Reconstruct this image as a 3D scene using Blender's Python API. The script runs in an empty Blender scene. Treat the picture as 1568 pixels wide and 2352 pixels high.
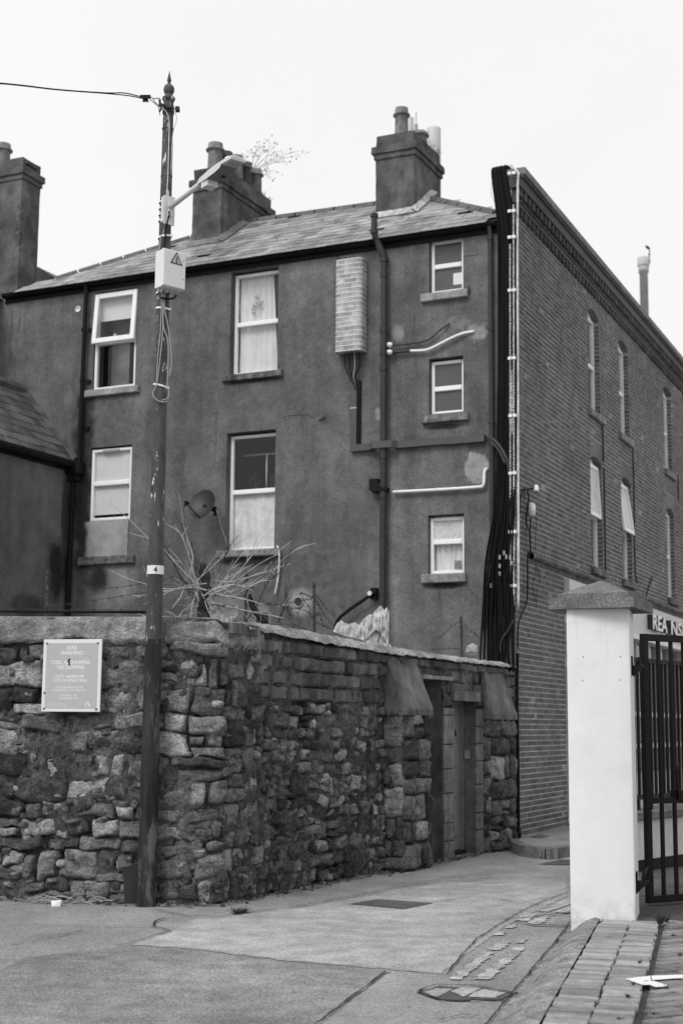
import bpy, math, random
import numpy as np
from mathutils import Vector, Matrix, noise as mnoise

SC = bpy.context.scene
COL = SC.collection
R = math.radians
rng = random.Random(7)

# ------------------------------------------------------------------ camera
EYE = 1.65
PITCH, ROLL = R(8.5), R(0.5)
FPX = 5690 * 1568 / 2731            # focal length in pixels of a 1568 x 2352 picture
cam_d = bpy.data.cameras.new('camera')
cam = bpy.data.objects.new('camera', cam_d)
COL.objects.link(cam)
cp, sp, cr, sr = math.cos(PITCH), math.sin(PITCH), math.cos(ROLL), math.sin(ROLL)
_ex, _ez, _ey = Vector((1, 0, 0)), Vector((0, -sp, cp)), Vector((0, cp, sp))
_rt, _up = _ex * cr + _ez * sr, _ez * cr - _ex * sr
cam.matrix_world = Matrix(((_rt.x, _up.x, -_ey.x, 0), (_rt.y, _up.y, -_ey.y, 0), (_rt.z, _up.z, -_ey.z, EYE), (0, 0, 0, 1)))
cam_d.sensor_fit = 'VERTICAL'
cam_d.sensor_height = 36.0
cam_d.sensor_width = 24.0
cam_d.lens = 50.0
cam_d.clip_end = 600
cam_d.dof.use_dof = True
cam_d.dof.focus_distance = 11.9
cam_d.dof.aperture_fstop = 2.2
SC.camera = cam

# ------------------------------------------------------------------ sky, sun, exposure
SUN_EL, SUN_AZ = R(48), R(218)       # azimuth clockwise from +Y: behind the camera, to the left
w = bpy.data.worlds.new('World')
SC.world = w
w.use_nodes = True
nt = w.node_tree
bg = nt.nodes['Background']
sky = nt.nodes.new('ShaderNodeTexSky')
sky.sky_type = 'NISHITA'
sky.sun_disc = False
sky.sun_elevation = SUN_EL
sky.sun_rotation = SUN_AZ
sky.dust_density = 4.0
bw = nt.nodes.new('ShaderNodeRGBToBW')
mixs = nt.nodes.new('ShaderNodeMix')   # an even white overcast with a little of the clear sky behind it
mixs.data_type = 'FLOAT'
mixs.inputs[0].default_value = 0.90
nt.links.new(sky.outputs[0], bw.inputs[0])
nt.links.new(bw.outputs[0], mixs.inputs[2])
cn = nt.nodes.new('ShaderNodeTexNoise')
cn.inputs['Scale'].default_value = 2.2
cn.inputs['Detail'].default_value = 5
tc_w = nt.nodes.new('ShaderNodeTexCoord')
nt.links.new(tc_w.outputs['Generated'], cn.inputs['Vector'])
cm = nt.nodes.new('ShaderNodeMath')
cm.operation = 'MULTIPLY_ADD'
cm.inputs[1].default_value = 0.9
cm.inputs[2].default_value = 4.5
nt.links.new(cn.outputs['Fac'], cm.inputs[0])
nt.links.new(cm.outputs[0], mixs.inputs[3])
nt.links.new(mixs.outputs[0], bg.inputs[0])
bg.inputs[1].default_value = 0.15
sun_d = bpy.data.lights.new('sun', 'SUN')
sun_d.energy = 1.5
sun_d.angle = R(24)
sun = bpy.data.objects.new('sun', sun_d)
COL.objects.link(sun)
_sd = Vector((math.sin(SUN_AZ) * math.cos(SUN_EL), math.cos(SUN_AZ) * math.cos(SUN_EL), math.sin(SUN_EL)))
sun.rotation_euler = _sd.to_track_quat('Z', 'Y').to_euler()
vs = SC.view_settings
vs.view_transform = 'Standard'
vs.look = 'None'
vs.exposure = 0.42
vs.gamma = 1.0
vs.use_curve_mapping = False

# ------------------------------------------------------------------ measuring helpers
O3 = Vector((0, 0, EYE))
def ray(x, y):
    X, Z = (x - 784) / FPX, (1176 - y) / FPX
    xx, zc = X * cr - Z * sr, X * sr + Z * cr
    return Vector((xx, cp - zc * sp, sp + zc * cp))
def atz(x, y, z=0.0):
    d = ray(x, y)
    return O3 + d * ((z - EYE) / d.z)
def atplane(x, y, P, n):
    d = ray(x, y)
    return O3 + d * ((Vector(P) - O3).dot(n) / d.dot(n))
def proj(P):
    d = Vector(P) - O3
    yc, zc = d.y * cp + d.z * sp, -d.y * sp + d.z * cp
    X, Z = d.x * cr + zc * sr, -d.x * sr + zc * cr
    return 784 + FPX * X / yc, 1176 - FPX * Z / yc
class Frame:
    """u runs along a wall, w out of it, z up (absolute height)"""
    def __init__(s, o, u, w):
        s.o, s.u, s.w = Vector((o[0], o[1], 0)), Vector((u[0], u[1], 0)), Vector((w[0], w[1], 0))
    def P(s, u, w, z):
        return s.o + s.u * u + s.w * w + Vector((0, 0, z))
    def px(s, x, y, off=0.0):
        P = atplane(x, y, s.o + s.w * off, s.w)
        return (P - s.o).dot(s.u), P.z
    def inv(s, P):
        d = Vector(P) - s.o
        return d.dot(s.u), d.dot(s.w), d.z
    def side(s, x, y, u):
        """point seen at a pixel on the plane u = const: (w, z)"""
        P = atplane(x, y, s.o + s.u * u, s.u)
        return (P - s.o).dot(s.w), P.z
    def mat(s, u, w, z):
        P = s.P(u, w, z)
        return Matrix(((s.u.x, s.w.x, 0, P.x), (s.u.y, s.w.y, 0, P.y), (0, 0, 1, P.z), (0, 0, 0, 1)))
A1, A2 = R(25.3), R(24.4)
CORN = (2.488, 20.198)
F = Frame(CORN, (math.cos(A1), -math.sin(A1)), (-math.sin(A1), -math.cos(A1)))   # rendered facade
B = Frame(CORN, (math.sin(A2), math.cos(A2)), (math.cos(A2), -math.sin(A2)))     # brick flank
Q0, Q1 = Vector((-.85, 14.15, 0)), Vector((2.47, 20.3, 0))
_uw = (Q1 - Q0).normalized()
W = Frame(Q0, (_uw.x, _uw.y), (_uw.y, -_uw.x))                                    # straight part of the stone wall
A3 = R(14.43)
PV = Frame((1.048, 7.652), (math.sin(A3), math.cos(A3)), (math.cos(A3), -math.sin(A3)))  # brick paving

def nz(x, y, z, s=1.0, o=0.0):
    return mnoise.noise(Vector((x * s + o, y * s + o * 1.7, z * s - o)))
def fbm(x, y, z, s=1.0, o=0.0, n=3):
    v, a = 0, 1
    for i in range(n):
        v += a * nz(x, y, z, s, o + 9.1 * i)
        s *= 2.1
        a *= .5
    return v

# ------------------------------------------------------------------ materials (all neutral greys)
class N:
    def __init__(s, name, rough=.85, spec=.25, metal=0.0):
        s.m = bpy.data.materials.new(name)
        s.m.use_nodes = True
        s.t = s.m.node_tree
        s.b = s.t.nodes['Principled BSDF']
        s.b.inputs['Roughness'].default_value = rough
        s.b.inputs['Specular IOR Level'].default_value = spec
        s.b.inputs['Metallic'].default_value = metal
        s._pos = None
    def put(s, sock, v):
        if hasattr(v, 'links'):
            s.t.links.new(v, sock)
        else:
            sock.default_value = v
    def pos(s, sc=(1, 1, 1)):
        if s._pos is None:
            s._pos = s.t.nodes.new('ShaderNodeNewGeometry').outputs['Position']
        if sc == (1, 1, 1):
            return s._pos
        n = s.t.nodes.new('ShaderNodeVectorMath')
        n.operation = 'MULTIPLY'
        s.t.links.new(s._pos, n.inputs[0])
        n.inputs[1].default_value = sc
        return n.outputs[0]
    def math(s, op, a, b=0.0, c=None, clamp=False):
        n = s.t.nodes.new('ShaderNodeMath')
        n.operation = op
        n.use_clamp = clamp
        s.put(n.inputs[0], a)
        s.put(n.inputs[1], b)
        if c is not None:
            s.put(n.inputs[2], c)
        return n.outputs[0]
    def noise(s, scale, detail=4.0, rough=.55, sc=(1, 1, 1), dist=0.0):
        n = s.t.nodes.new('ShaderNodeTexNoise')
        n.inputs['Scale'].default_value = scale
        n.inputs['Detail'].default_value = detail
        n.inputs['Roughness'].default_value = rough
        n.inputs['Distortion'].default_value = dist
        s.t.links.new(s.pos(sc), n.inputs['Vector'])
        return n.outputs['Fac']
    def mapr(s, v, a, b, c=0.0, d=1.0, smooth=True):
        n = s.t.nodes.new('ShaderNodeMapRange')
        n.interpolation_type = 'SMOOTHSTEP' if smooth else 'LINEAR'
        s.put(n.inputs['Value'], v)
        for k, q in zip(('From Min', 'From Max', 'To Min', 'To Max'), (a, b, c, d)):
            s.put(n.inputs[k], q)
        return n.outputs[0]
    def mix(s, f, a, b):
        n = s.t.nodes.new('ShaderNodeMix')
        n.data_type = 'FLOAT'
        s.put(n.inputs[0], f)
        s.put(n.inputs[2], a)
        s.put(n.inputs[3], b)
        return n.outputs[0]
    def rnd(s):
        a = s.t.nodes.new('ShaderNodeAttribute')
        a.attribute_name = 'rnd'
        o = s.t.nodes.new('ShaderNodeObjectInfo')
        v = s.math('ADD', a.outputs['Fac'], o.outputs['Random'])
        wn = s.t.nodes.new('ShaderNodeTexWhiteNoise')
        wn.noise_dimensions = '1D'
        s.t.links.new(v, wn.inputs['W'])
        return wn.outputs['Value']
    def var(s, val, noisev, amt, k=2.4):
        """multiply val by 1 +- amt following a noise"""
        f = s.math('MULTIPLY_ADD', noisev, 2 * k * amt, 1 - k * amt)
        f = s.math('MAXIMUM', f, max(.08, 1 - amt * 1.25))
        f = s.math('MINIMUM', f, 1 + amt * 1.4)
        return s.math('MULTIPLY', val, f)
    def spot(s, val, P, rad, to, soft=.5, nscale=3.0, namt=.6):
        """a stain, repair or toned patch of its own shape, to = grey value"""
        n = s.t.nodes.new('ShaderNodeVectorMath')
        n.operation = 'SUBTRACT'
        s.t.links.new(s.pos(), n.inputs[0])
        n.inputs[1].default_value = tuple(P)
        m = s.t.nodes.new('ShaderNodeVectorMath')
        m.operation = 'DIVIDE'
        s.t.links.new(n.outputs[0], m.inputs[0])
        m.inputs[1].default_value = rad
        l = s.t.nodes.new('ShaderNodeVectorMath')
        l.operation = 'LENGTH'
        s.t.links.new(m.outputs[0], l.inputs[0])
        d = s.math('ADD', l.outputs['Value'], s.math('MULTIPLY_ADD', s.noise(nscale, 5, .65), namt * 2, -namt))
        f = s.mapr(d, 1 - soft, 1 + soft * .3, 1.0, 0.0)
        to = s.var(to, s.noise(7, 5, .7), .35)
        return s.mix(f, val, to)
    def bump(s, h, strength=.4, dist=.02, prev=None):
        n = s.t.nodes.new('ShaderNodeBump')
        n.inputs['Strength'].default_value = strength
        n.inputs['Distance'].default_value = dist
        s.t.links.new(h, n.inputs['Height'])
        if prev is not None:
            s.t.links.new(prev, n.inputs['Normal'])
        return n.outputs[0]
    def done(s, val, bump=None):
        s.put(s.b.inputs['Base Color'], val if hasattr(val, 'links') else (val, val, val, 1))
        if bump is not None:
            s.t.links.new(bump, s.b.inputs['Normal'])
        return s.m

def gen(name, base, coarse=(1.2, .2), mid=(9, .2), fine=(90, .2), streak=None, bump=(70, .3, .01), rough=.85, spec=.25, rnd=0.0, metal=0.0):
    n = N(name, rough, spec, metal)
    v = n.math('ADD', base, 0.0)
    if rnd:
        v = n.math('MULTIPLY', v, n.mapr(n.rnd(), 0, 1, 1 - rnd, 1 + rnd, False))
    if coarse: v = n.var(v, n.noise(coarse[0], 3), coarse[1])
    if mid: v = n.var(v, n.noise(mid[0], 5, .6), mid[1])
    if fine: v = n.var(v, n.noise(fine[0], 3, .6), fine[1])
    if streak: v = n.var(v, n.noise(streak[0], 4, .6, (1, 1, .09)), streak[1])
    b = n.bump(n.noise(bump[0], 4, .65), bump[1], bump[2]) if bump else None
    return n.done(v, b)
def flat(name, base, rough=.5, spec=.4, metal=0.0, var=.08):
    return gen(name, base, (2.5, var), (20, var), None, None, None, rough, spec, 0, metal)

MT = {}
# pebble-dashed facade with its stains, patched plaster and darker bands under the sills
def render_mat():
    n = N('pebble_dash', .95, .12)
    v = n.math('ADD', .122, 0)
    v = n.var(v, n.noise(.6, 5, .6), .26)
    v = n.var(v, n.noise(2.6, 6, .68), .30)
    v = n.var(v, n.noise(28, 3, .65), .20)
    v = n.var(v, n.noise(90, 2, .6), .34)
    v = n.mix(n.mapr(n.noise(2.6, 6, .72), .60, .70, 0, .35), v, .17)
    v = n.mix(n.mapr(n.noise(11, 4, .6), .72, .75, 0, .7), v, .24)
    v = n.var(v, n.noise(2.4, 5, .65, (1, 1, .10)), .3)
    v = n.mix(n.mapr(n.noise(3.4, 6, .7, (1, 1, .12)), .60, .70, 0, .55), v, .045)
    S = lambda x, y, ru, rz, to, **k: n.spot(v, F.P(*(lambda q: (q[0], 0, q[1]))(F.px(x, y))), (ru, ru * 1.0, rz), to, **k)
    v = S(310, 930, .34, .26, .17, nscale=2.5)
    v = S(250, 960, .55, .5, .115, nscale=2.0)
    v = S(318, 985, .13, .42, .14, nscale=4)
    v = S(258, 1345, .5, .5, .2, nscale=2.2)
    v = S(225, 1330, .22, .26, .04, nscale=4)
    v = S(580, 930, .6, .28, .115, nscale=3)
    v = S(740, 965, .3, .2, .11, nscale=5)
    v = S(1090, 560, .3, .25, .13, nscale=4)
    v = S(1090, 765, .22, .16, .24, nscale=9, namt=.9)
    v = S(1050, 742, .22, .13, .16, nscale=9, namt=.9)
    v = S(913, 766, .11, .16, .22, nscale=9)
    v = S(1096, 1076, .2, .24, .27, nscale=5, soft=.22, namt=.65)
    v = S(868, 952, .06, .12, .25, nscale=12)
    v = S(1140, 1150, .04, .06, .2, nscale=14)
    v = S(700, 1330, 1.2, .9, .105, nscale=1.6)
    v = S(690, 1383, .24, .24, .26, nscale=3, namt=.25)
    v = S(600, 1418, .19, .24, .24, nscale=3, namt=.3)
    v = S(500, 1400, .5, .3, .18, nscale=2)
    v = S(1020, 985, .45, .12, .13, nscale=4)
    v = S(195, 1000, .24, .9, .035, nscale=3, namt=.9)
    v = S(190, 1180, .2, 1.5, .03, nscale=2.5, namt=.8)
    v = S(580, 872, .55, .06, .035, nscale=8)  # here and below: darker bands just under the sills
    v = S(575, 1290, .6, .09, .035, nscale=7)
    v = S(1020, 1345, .33, .06, .03, nscale=9)
    v = S(1020, 980, .33, .05, .04, nscale=9)
    v = S(1075, 668, .06, .1, .05, nscale=9)
    b = n.bump(n.noise(150, 3, .7), .35, .01)
    b = n.bump(n.noise(6, 5, .65), .35, .05, b)
    return n.done(v, b)
MT['render'] = render_mat()
def side_mat():
    n = N('old_render', .95, .12)
    v = n.math('ADD', .145, 0)
    v = n.var(v, n.noise(.5, 4, .6), .25); v = n.var(v, n.noise(3, 5, .65), .25)
    v = n.var(v, n.noise(2, 5, .6, (1, 1, .12)), .25); v = n.var(v, n.noise(90, 3, .6), .3)
    for x, y, r_, rz, to in ((134, 1310, .35, .55, .03), (150, 1180, .12, 1.0, .05), (60, 1390, .5, .25, .07)):
        wv, z = F.side(x, y, -7.75)
        v = n.spot(v, F.P(-7.75, wv, z), (r_, r_, rz), to, nscale=2.5, namt=.7)
    return n.done(v, n.bump(n.noise(140, 4, .65), .4, .012))
MT['render_side'] = side_mat()
_unused = (lambda *a, **k: None)('old_render', .145, (.5, .25), (3, .25), (110, .3), (2, .25), (140, .5, .012), .95, .12)
MT['chimney'] = gen('chimney_render', .105, (.9, .4), (4, .45), (60, .28), (2.5, .25), (60, .55, .02), .95, .12)
MT['infill'] = gen('infill_plaster', .31, (1.8, .22), (5, .2), (60, .12), None, (60, .3, .01), .95, .12)
MT['brick'] = None
def brick_mat(name, base, rnd, pale=0.06):
    n = N(name, .9, .15)
    r = n.rnd()
    v = n.math('MULTIPLY', base, n.mapr(r, 0, 1, 1 - rnd, 1 + rnd, False))
    v = n.mix(n.mapr(r, 1 - pale, 1 - pale + .01), v, .27)
    v = n.var(v, n.noise(.5, 3), .2)
    v = n.var(v, n.noise(14, 4, .6), .25)
    v = n.var(v, n.noise(120, 3, .6), .3)
    return n.done(v, n.bump(n.noise(90, 4, .7), .5, .01))
MT['brick'] = brick_mat('brick_face', .118, .28, .012)
MT['brick_mortar'] = gen('brick_mortar', .40, (.7, .25), (7, .2), (90, .2), (2, .15), (80, .4, .01))
MT['cornice'] = brick_mat('cornice_brick', .09, .3, .0)
MT['arch'] = brick_mat('arch_brick', .15, .2, .0)
MT['coping'] = gen('coping_concrete', .17, (1.5, .25), (10, .3), (90, .3), None, (60, .6, .015))
MT['sill'] = gen('sill_concrete', .2, (2.5, .25), (12, .45), (80, .3), (6, .3), (50, .5, .012))
MT['sill_pale'] = gen('sill_pale', .27, (2.5, .2), (12, .25), (80, .2), (6, .2), (50, .4, .01))
MT['sill_dark'] = gen('sill_mossy', .12, (3, .45), (12, .5), (80, .3), (6, .4), (40, .7, .015))
def slate_mat(name, base, rnd, moss=.0):
    n = N(name, .55, .35)
    v = n.math('MULTIPLY', base, n.mapr(n.rnd(), 0, 1, 1 - rnd, 1 + rnd, False))
    v = n.var(v, n.noise(.8, 4, .6), .3)
    v = n.var(v, n.noise(7, 5, .6, (1, 1, 1)), .3)
    v = n.var(v, n.noise(60, 3, .6), .2)
    if moss:
        v = n.mix(n.mapr(n.noise(3.5, 6, .7), .52, .62, 0, moss), v, .05)
    return n.done(v, n.bump(n.noise(40, 4, .65), .4, .008))
MT['slate'] = slate_mat('slate_pale', .25, .34, .7)
MT['slate_old'] = slate_mat('slate_mossy', .10, .4, .8)
MT['ridge'] = gen('ridge_tile', .11, (2, .25), (9, .3), (60, .2), None, (40, .4, .01), .8)
MT['flashing'] = gen('mortar_flashing', .38, (3, .3), (14, .35), (70, .2), None, (40, .6, .02))
MT['lead'] = gen('lead_flashing', .16, (2, .3), (12, .3), None, None, (30, .5, .015), .6)
def stone_mat():
    n = N('rubble_stone', .92, .14)
    r = n.rnd()
    v = n.mapr(r, 0.0, .86, .06, .32, False)
    v = n.mix(n.mapr(r, .86, .88), v, .46)
    v = n.var(v, n.noise(2.4, 5, .6), .3)
    v = n.var(v, n.noise(9, 6, .72, (1, 1, 1.8)), .7)
    v = n.var(v, n.noise(45, 4, .68), .5)
    v = n.mix(n.mapr(n.noise(4.3, 6, .72), .58, .64, 0, .8), v, .3)
    v = n.mix(n.mapr(n.noise(13, 5, .7), .64, .69, 0, .8), v, .34)
    v = n.mix(n.mapr(n.noise(16, 5, .7, (1, 1, .6)), .63, .68, 0, .85), v, .02)
    v = n.mix(n.mapr(n.noise(7.7, 6, .7), .60, .66, 0, .8), v, .03)
    b = n.bump(n.noise(20, 6, .72, (1, 1, 2.2)), 1.0, .08)
    b = n.bump(n.noise(90, 4, .7), .6, .012, b)
    return n.done(v, b)
MT['stone'] = stone_mat()
def old_mortar():
    n = N('old_mortar', .95, .1)
    v = n.math('ADD', .125, 0)
    v = n.var(v, n.noise(1.4, 5, .6), .4)
    v = n.var(v, n.noise(7, 6, .72), .65)
    v = n.var(v, n.noise(42, 4, .68), .5)
    v = n.var(v, n.noise(5, 5, .65, (1, 1, .12)), .35)
    v = n.mix(n.mapr(n.noise(3.1, 6, .72), .58, .65, 0, .8), v, .27)
    v = n.mix(n.mapr(n.noise(12, 5, .7), .64, .69, 0, .8), v, .34)
    v = n.mix(n.mapr(n.noise(10, 6, .72, (1, 1, .7)), .57, .62, 0, .9), v, .015)
    v = n.mix(n.mapr(n.noise(2.3, 6, .72), .56, .68, 0, .85), v, .03)
    b = n.bump(n.noise(14, 6, .74), 1.0, .09)
    b = n.bump(n.noise(90, 4, .7), .6, .014, b)
    return n.done(v, b)
MT['mortar'] = old_mortar()
def block_mat():
    n = N('wall_block', .95, .1)
    v = n.mapr(n.rnd(), 0, 1, .06, .17, False)
    v = n.var(v, n.noise(3, 5, .6), .35)
    v = n.var(v, n.noise(7, 5, .65, (1, 1, .12)), .45)
    v = n.var(v, n.noise(60, 4, .65), .35)
    v = n.mix(n.mapr(n.noise(6, 6, .7, (1, 1, .3)), .62, .68, 0, .7), v, .24)
    return n.done(v, n.bump(n.noise(30, 5, .7), .8, .03))
MT['block'] = block_mat()
MT['wall_coping'] = gen('wall_coping_cement', .21, (2.2, .5), (8, .5), (60, .35), None, (18, .9, .05), .95, .1)
MT['fillet'] = gen('cement_fillet', .30, (1.6, .55), (14, .5), (70, .25), None, (26, .9, .04), .95, .1)
MT['buttress_slab'] = gen('slab_render', .125, (2, .3), (9, .3), (70, .25), (7, .35), (40, .6, .02))
def road_mat():
    n = N('road_concrete', .93, .15)
    v = n.math('ADD', .265, 0)
    v = n.var(v, n.noise(.4, 5, .65), .24)
    v = n.var(v, n.noise(1.6, 5, .68, (1, .5, 1)), .22)
    v = n.var(v, n.noise(11, 5, .6), .12)
    v = n.var(v, n.noise(34, 3, .7), .38)
    v = n.var(v, n.noise(100, 2, .6), .6)
    v = n.mix(n.mapr(n.noise(1.1, 5, .7), .56, .70, 0, .5), v, .13)
    v = n.mix(n.mapr(n.noise(2.7, 5, .75), .60, .68, 0, .35), v, .36)
    v = n.mix(n.mapr(n.noise(120, 2, .5), .70, .74, 0, .6), v, .42)
    b = n.bump(n.noise(150, 3, .7), .6, .012)
    return n.done(v, b)
MT['road'] = road_mat()
MT['road_pale'] = gen('road_pale', .31, (.6, .25), (4, .25), (55, .4), None, (150, .5, .01), .93, .15)
MT['road_dark'] = gen('road_dark', .235, (.7, .28), (5, .25), (60, .6), None, (120, .7, .015), .93, .15)
MT['tar'] = gen('tar_patch', .085, (2, .3), (14, .3), (110, .3), None, (110, .6, .012))
MT['dirt'] = gen('foot_dirt', .16, (1.5, .35), (9, .5), (60, .5), None, (60, .7, .02))
MT['crack'] = gen('crack_dirt', .03, (2, .4), (20, .4), None, None, None)
MT['paint_worn'] = gen('worn_line_paint', .32, (2, .35), (9, .4), (60, .4), None, (90, .4, .008))
MT['paint_white'] = gen('white_line_paint', .68, (3, .06), (30, .08), None, None, (80, .25, .006))
MT['ramp'] = gen('kerb_concrete', .26, (1.5, .25), (9, .5), (60, .5), None, (35, .9, .04))
MT['kerb'] = gen('kerb_stone', .14, (1.5, .3), (8, .4), (80, .3), None, (40, .6, .02))
MT['pave'] = gen('far_pavement', .2, (1, .25), (6, .25), (80, .2), None, (70, .4, .01))
MT['paver'] = gen('paving_brick', .25, (1.2, .15), (12, .22), (110, .25), None, (110, .5, .01), rnd=.30)
MT['paver2'] = gen('paving_brick_dark', .2, (1.0, .3), (10, .25), (110, .25), None, (110, .5, .01), rnd=.32)
MT['joint'] = gen('joint_sand', .04, (2, .3), (20, .4), None, None, (60, .5, .01))
MT['yard'] = gen('yard_concrete', .075, (1.2, .4), (7, .4), (90, .25), None, (70, .5, .01))
def cap_mat():
    n = N('pier_cap_concrete', .95, .15)
    v = n.math('ADD', .19, 0)
    v = n.var(v, n.noise(5, 4, .6), .28)
    v = n.var(v, n.noise(60, 4, .75), .55)
    v = n.var(v, n.noise(190, 2, .6), .6)
    v = n.mix(n.mapr(n.noise(85, 3, .6), .64, .70, 0, .7), v, .42)
    return n.done(v, n.bump(n.noise(120, 3, .75), .9, .014))
MT['cap'] = cap_mat()
def white_mat():
    n = N('white_masonry_paint', .7, .25)
    v = n.math('ADD', .70, 0)
    v = n.var(v, n.noise(1.6, 4, .6), .035)
    v = n.var(v, n.noise(9, 5, .65), .03)
    sp_ = n.t.nodes.new('ShaderNodeSeparateXYZ')
    n.t.links.new(n.pos(), sp_.inputs[0])
    low = n.mapr(sp_.outputs['Z'], .02, .42, 1.0, 0.0)
    splash = n.math('MULTIPLY', low, n.mapr(n.noise(7, 5, .7), .38, .66, 0, .6))
    v = n.mix(splash, v, .34)
    high = n.mapr(sp_.outputs['Z'], 1.9, 2.62)
    drip = n.math('MULTIPLY', high, n.mapr(n.noise(9, 4, .6, (1, 1, .06)), .50, .68, 0, .35))
    v = n.mix(drip, v, .42)
    v = n.mix(n.mapr(n.noise(16, 3, .5), .74, .78, 0, .6), v, .3)
    b = n.bump(n.noise(60, 4, .7), .16, .008)
    b = n.bump(n.noise(5, 3, .6), .12, .03, b)
    return n.done(v, b)
MT['white'] = white_mat()
MT['lowwall'] = gen('pale_wall_paint', .5, (1.5, .12), (8, .1), None, (4, .12), (60, .2, .008), .8)
MT['black'] = flat('black_metal', .007, .5, .18)
MT['blackp'] = flat('black_plastic', .007, .6, .15)
MT['cable'] = flat('black_cable', .005, .6, .12)
MT['pipe'] = gen('dark_pipe', .028, (2, .2), (14, .2), None, None, None, .5, .35)
MT['gutter'] = gen('dark_gutter', .009, (2, .2), (14, .2), None, None, None, .7, .15)
MT['trunk'] = gen('trunking', .075, (1.5, .1), (14, .1), None, None, None, .6, .3)
MT['upvc'] = flat('white_upvc', .80, .4, .4, 0, .03)
MT['plastic'] = flat('white_plastic', .74, .45, .4, 0, .04)
MT['greyplastic'] = flat('grey_plastic', .3, .5, .4, 0, .06)
MT['conduit'] = gen('pale_conduit', .55, (2, .2), (14, .3), None, None, None, .6, .3)
MT['braid'] = gen('coiled_sleeve', .36, (2, .2), (30, .8), None, None, (60, .5, .01), .6, .3)
MT['lampbody'] = flat('lamp_grey', .56, .45, .4, 0, .04)
MT['lampunder'] = flat('lamp_underside', .14, .55, .3, 0, .05)
MT['lens'] = flat('lamp_lens', .33, .2, .6, 0, .05)
MT['box'] = flat('cream_box', .66, .45, .4, 0, .03)
MT['signface'] = flat('sign_grey', .40, .5, .4, 0, .04)
MT['signwhite'] = flat('sign_white', .66, .5, .4, 0, .03)
MT['ink'] = flat('black_ink', .015, .6, .3, 0, .02)
MT['hazard'] = flat('hazard_tint', .36, .5, .4, 0, .03)
MT['bolt'] = flat('bolt_steel', .2, .4, .4, .4)
MT['galv'] = flat('galvanised', .3, .5, .4, .3)
MT['faux'] = gen('faux_brick_face', .36, (3, .25), (14, .25), (70, .15), None, (60, .3, .008), .8, .2, rnd=.28)
MT['fauxjoint'] = gen('faux_brick_joint', .62, (3, .08), (14, .1), None, None, None, .8, .2)
MT['dish'] = gen('dish_metal', .02, (3, .15), (20, .12), None, None, None, .5, .35)
MT['pot'] = gen('chimney_pot_clay', .17, (3, .3), (12, .3), (60, .15), (6, .25), (50, .3, .01))
MT['pot_dark'] = gen('chimney_pot_dark', .07, (3, .3), (12, .3), (60, .15), None, (50, .3, .01))
MT['antenna'] = flat('antenna_pale', .55, .5, .4, 0, .04)
MT['vent'] = gen('vent_pipe_clay', .42, (2, .15), (9, .15), None, None, None, .7)
MT['curtain'] = gen('net_curtain', .8, (4, .06), None, None, (9, .14), None, .95, .1)
MT['blind'] = flat('roller_blind', .8, .9, .1, 0, .03)
MT['board'] = gen('window_board', .55, (3, .1), (10, .14), None, (9, .16), None, .9, .1)
MT['print'] = flat('print_tint', .3, .9, .1, 0, .2)
MT['frost'] = gen('frosted_glass', .075, (2, .08), (12, .06), None, None, None, .3, .45)
MT['frost_and_sky'] = gen('frosted_and_sky_glare', .5, (4, .15), (30, .22), None, None, None, .4, .4)  # pale frosted pane; on tipped sashes its grey paints reflected sky
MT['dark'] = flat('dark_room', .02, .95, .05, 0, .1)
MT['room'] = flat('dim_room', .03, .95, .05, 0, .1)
MT['twig'] = gen('pale_twig', .42, (3, .25), (25, .3), None, None, None, .9, .1)
MT['twig_dark'] = gen('dark_twig', .045, (3, .3), (25, .3), None, None, None, .9, .1)
MT['fallen'] = gen('grey_twig', .34, (3, .3), (25, .3), None, None, None, .9, .1)
MT['rag'] = gen('weathered_rag', .44, (4, .2), (14, .25), (70, .15), None, (25, .5, .02), .95, .1)
MT['rust'] = gen('rusty_metal', .045, (4, .3), (20, .5), (80, .3), None, (60, .5, .01))
MT['door'] = gen('dark_door', .21, (2, .12), (12, .1), None, None, None, .5, .35)
MT['doorwood'] = gen('dark_timber', .012, (2, .2), (12, .2), None, (8, .2), None, .7, .2)
MT['chrome'] = flat('bright_metal', .75, .25, .5, .6)
MT['litter'] = flat('pale_litter', .55, .8, .2)
MT['weed'] = gen('dry_weed', .06, (4, .4), (20, .4), None, None, None, .9, .1)
MT['shopfascia'] = flat('fascia_pale', .5, .5, .4, 0, .03)
MT['shopletter'] = flat('letter_white', .8, .5, .4, 0, .02)
MT['letterside'] = flat('letter_side', .02, .5, .4, 0, .02)
MT['pilaster'] = flat('pilaster_pale', .42, .6, .3, 0, .05)
def pole_paint():
    n = N('flaking_pole_paint', .6, .3)
    v = n.math('ADD', .052, 0)
    v = n.var(v, n.noise(1.5, 4), .25)
    v = n.var(v, n.noise(18, 5, .65, (1, 1, .35)), .35)
    v = n.mix(n.mapr(n.noise(3.2, 5, .65, (2.2, 2.2, .5)), .61, .66, 0, .8), v, .02)
    fl = n.math('MULTIPLY', n.mapr(n.noise(30, 6, .7, (1, 1, .35)), .56, .62), n.mapr(n.noise(7, 3, .5, (2.6, 2.6, .18)), .53, .60))
    v = n.mix(fl, v, .62)
    return n.done(v, n.bump(n.noise(30, 5, .65, (1, 1, .4)), .4, .01))
MT['pole'] = pole_paint()
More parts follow.
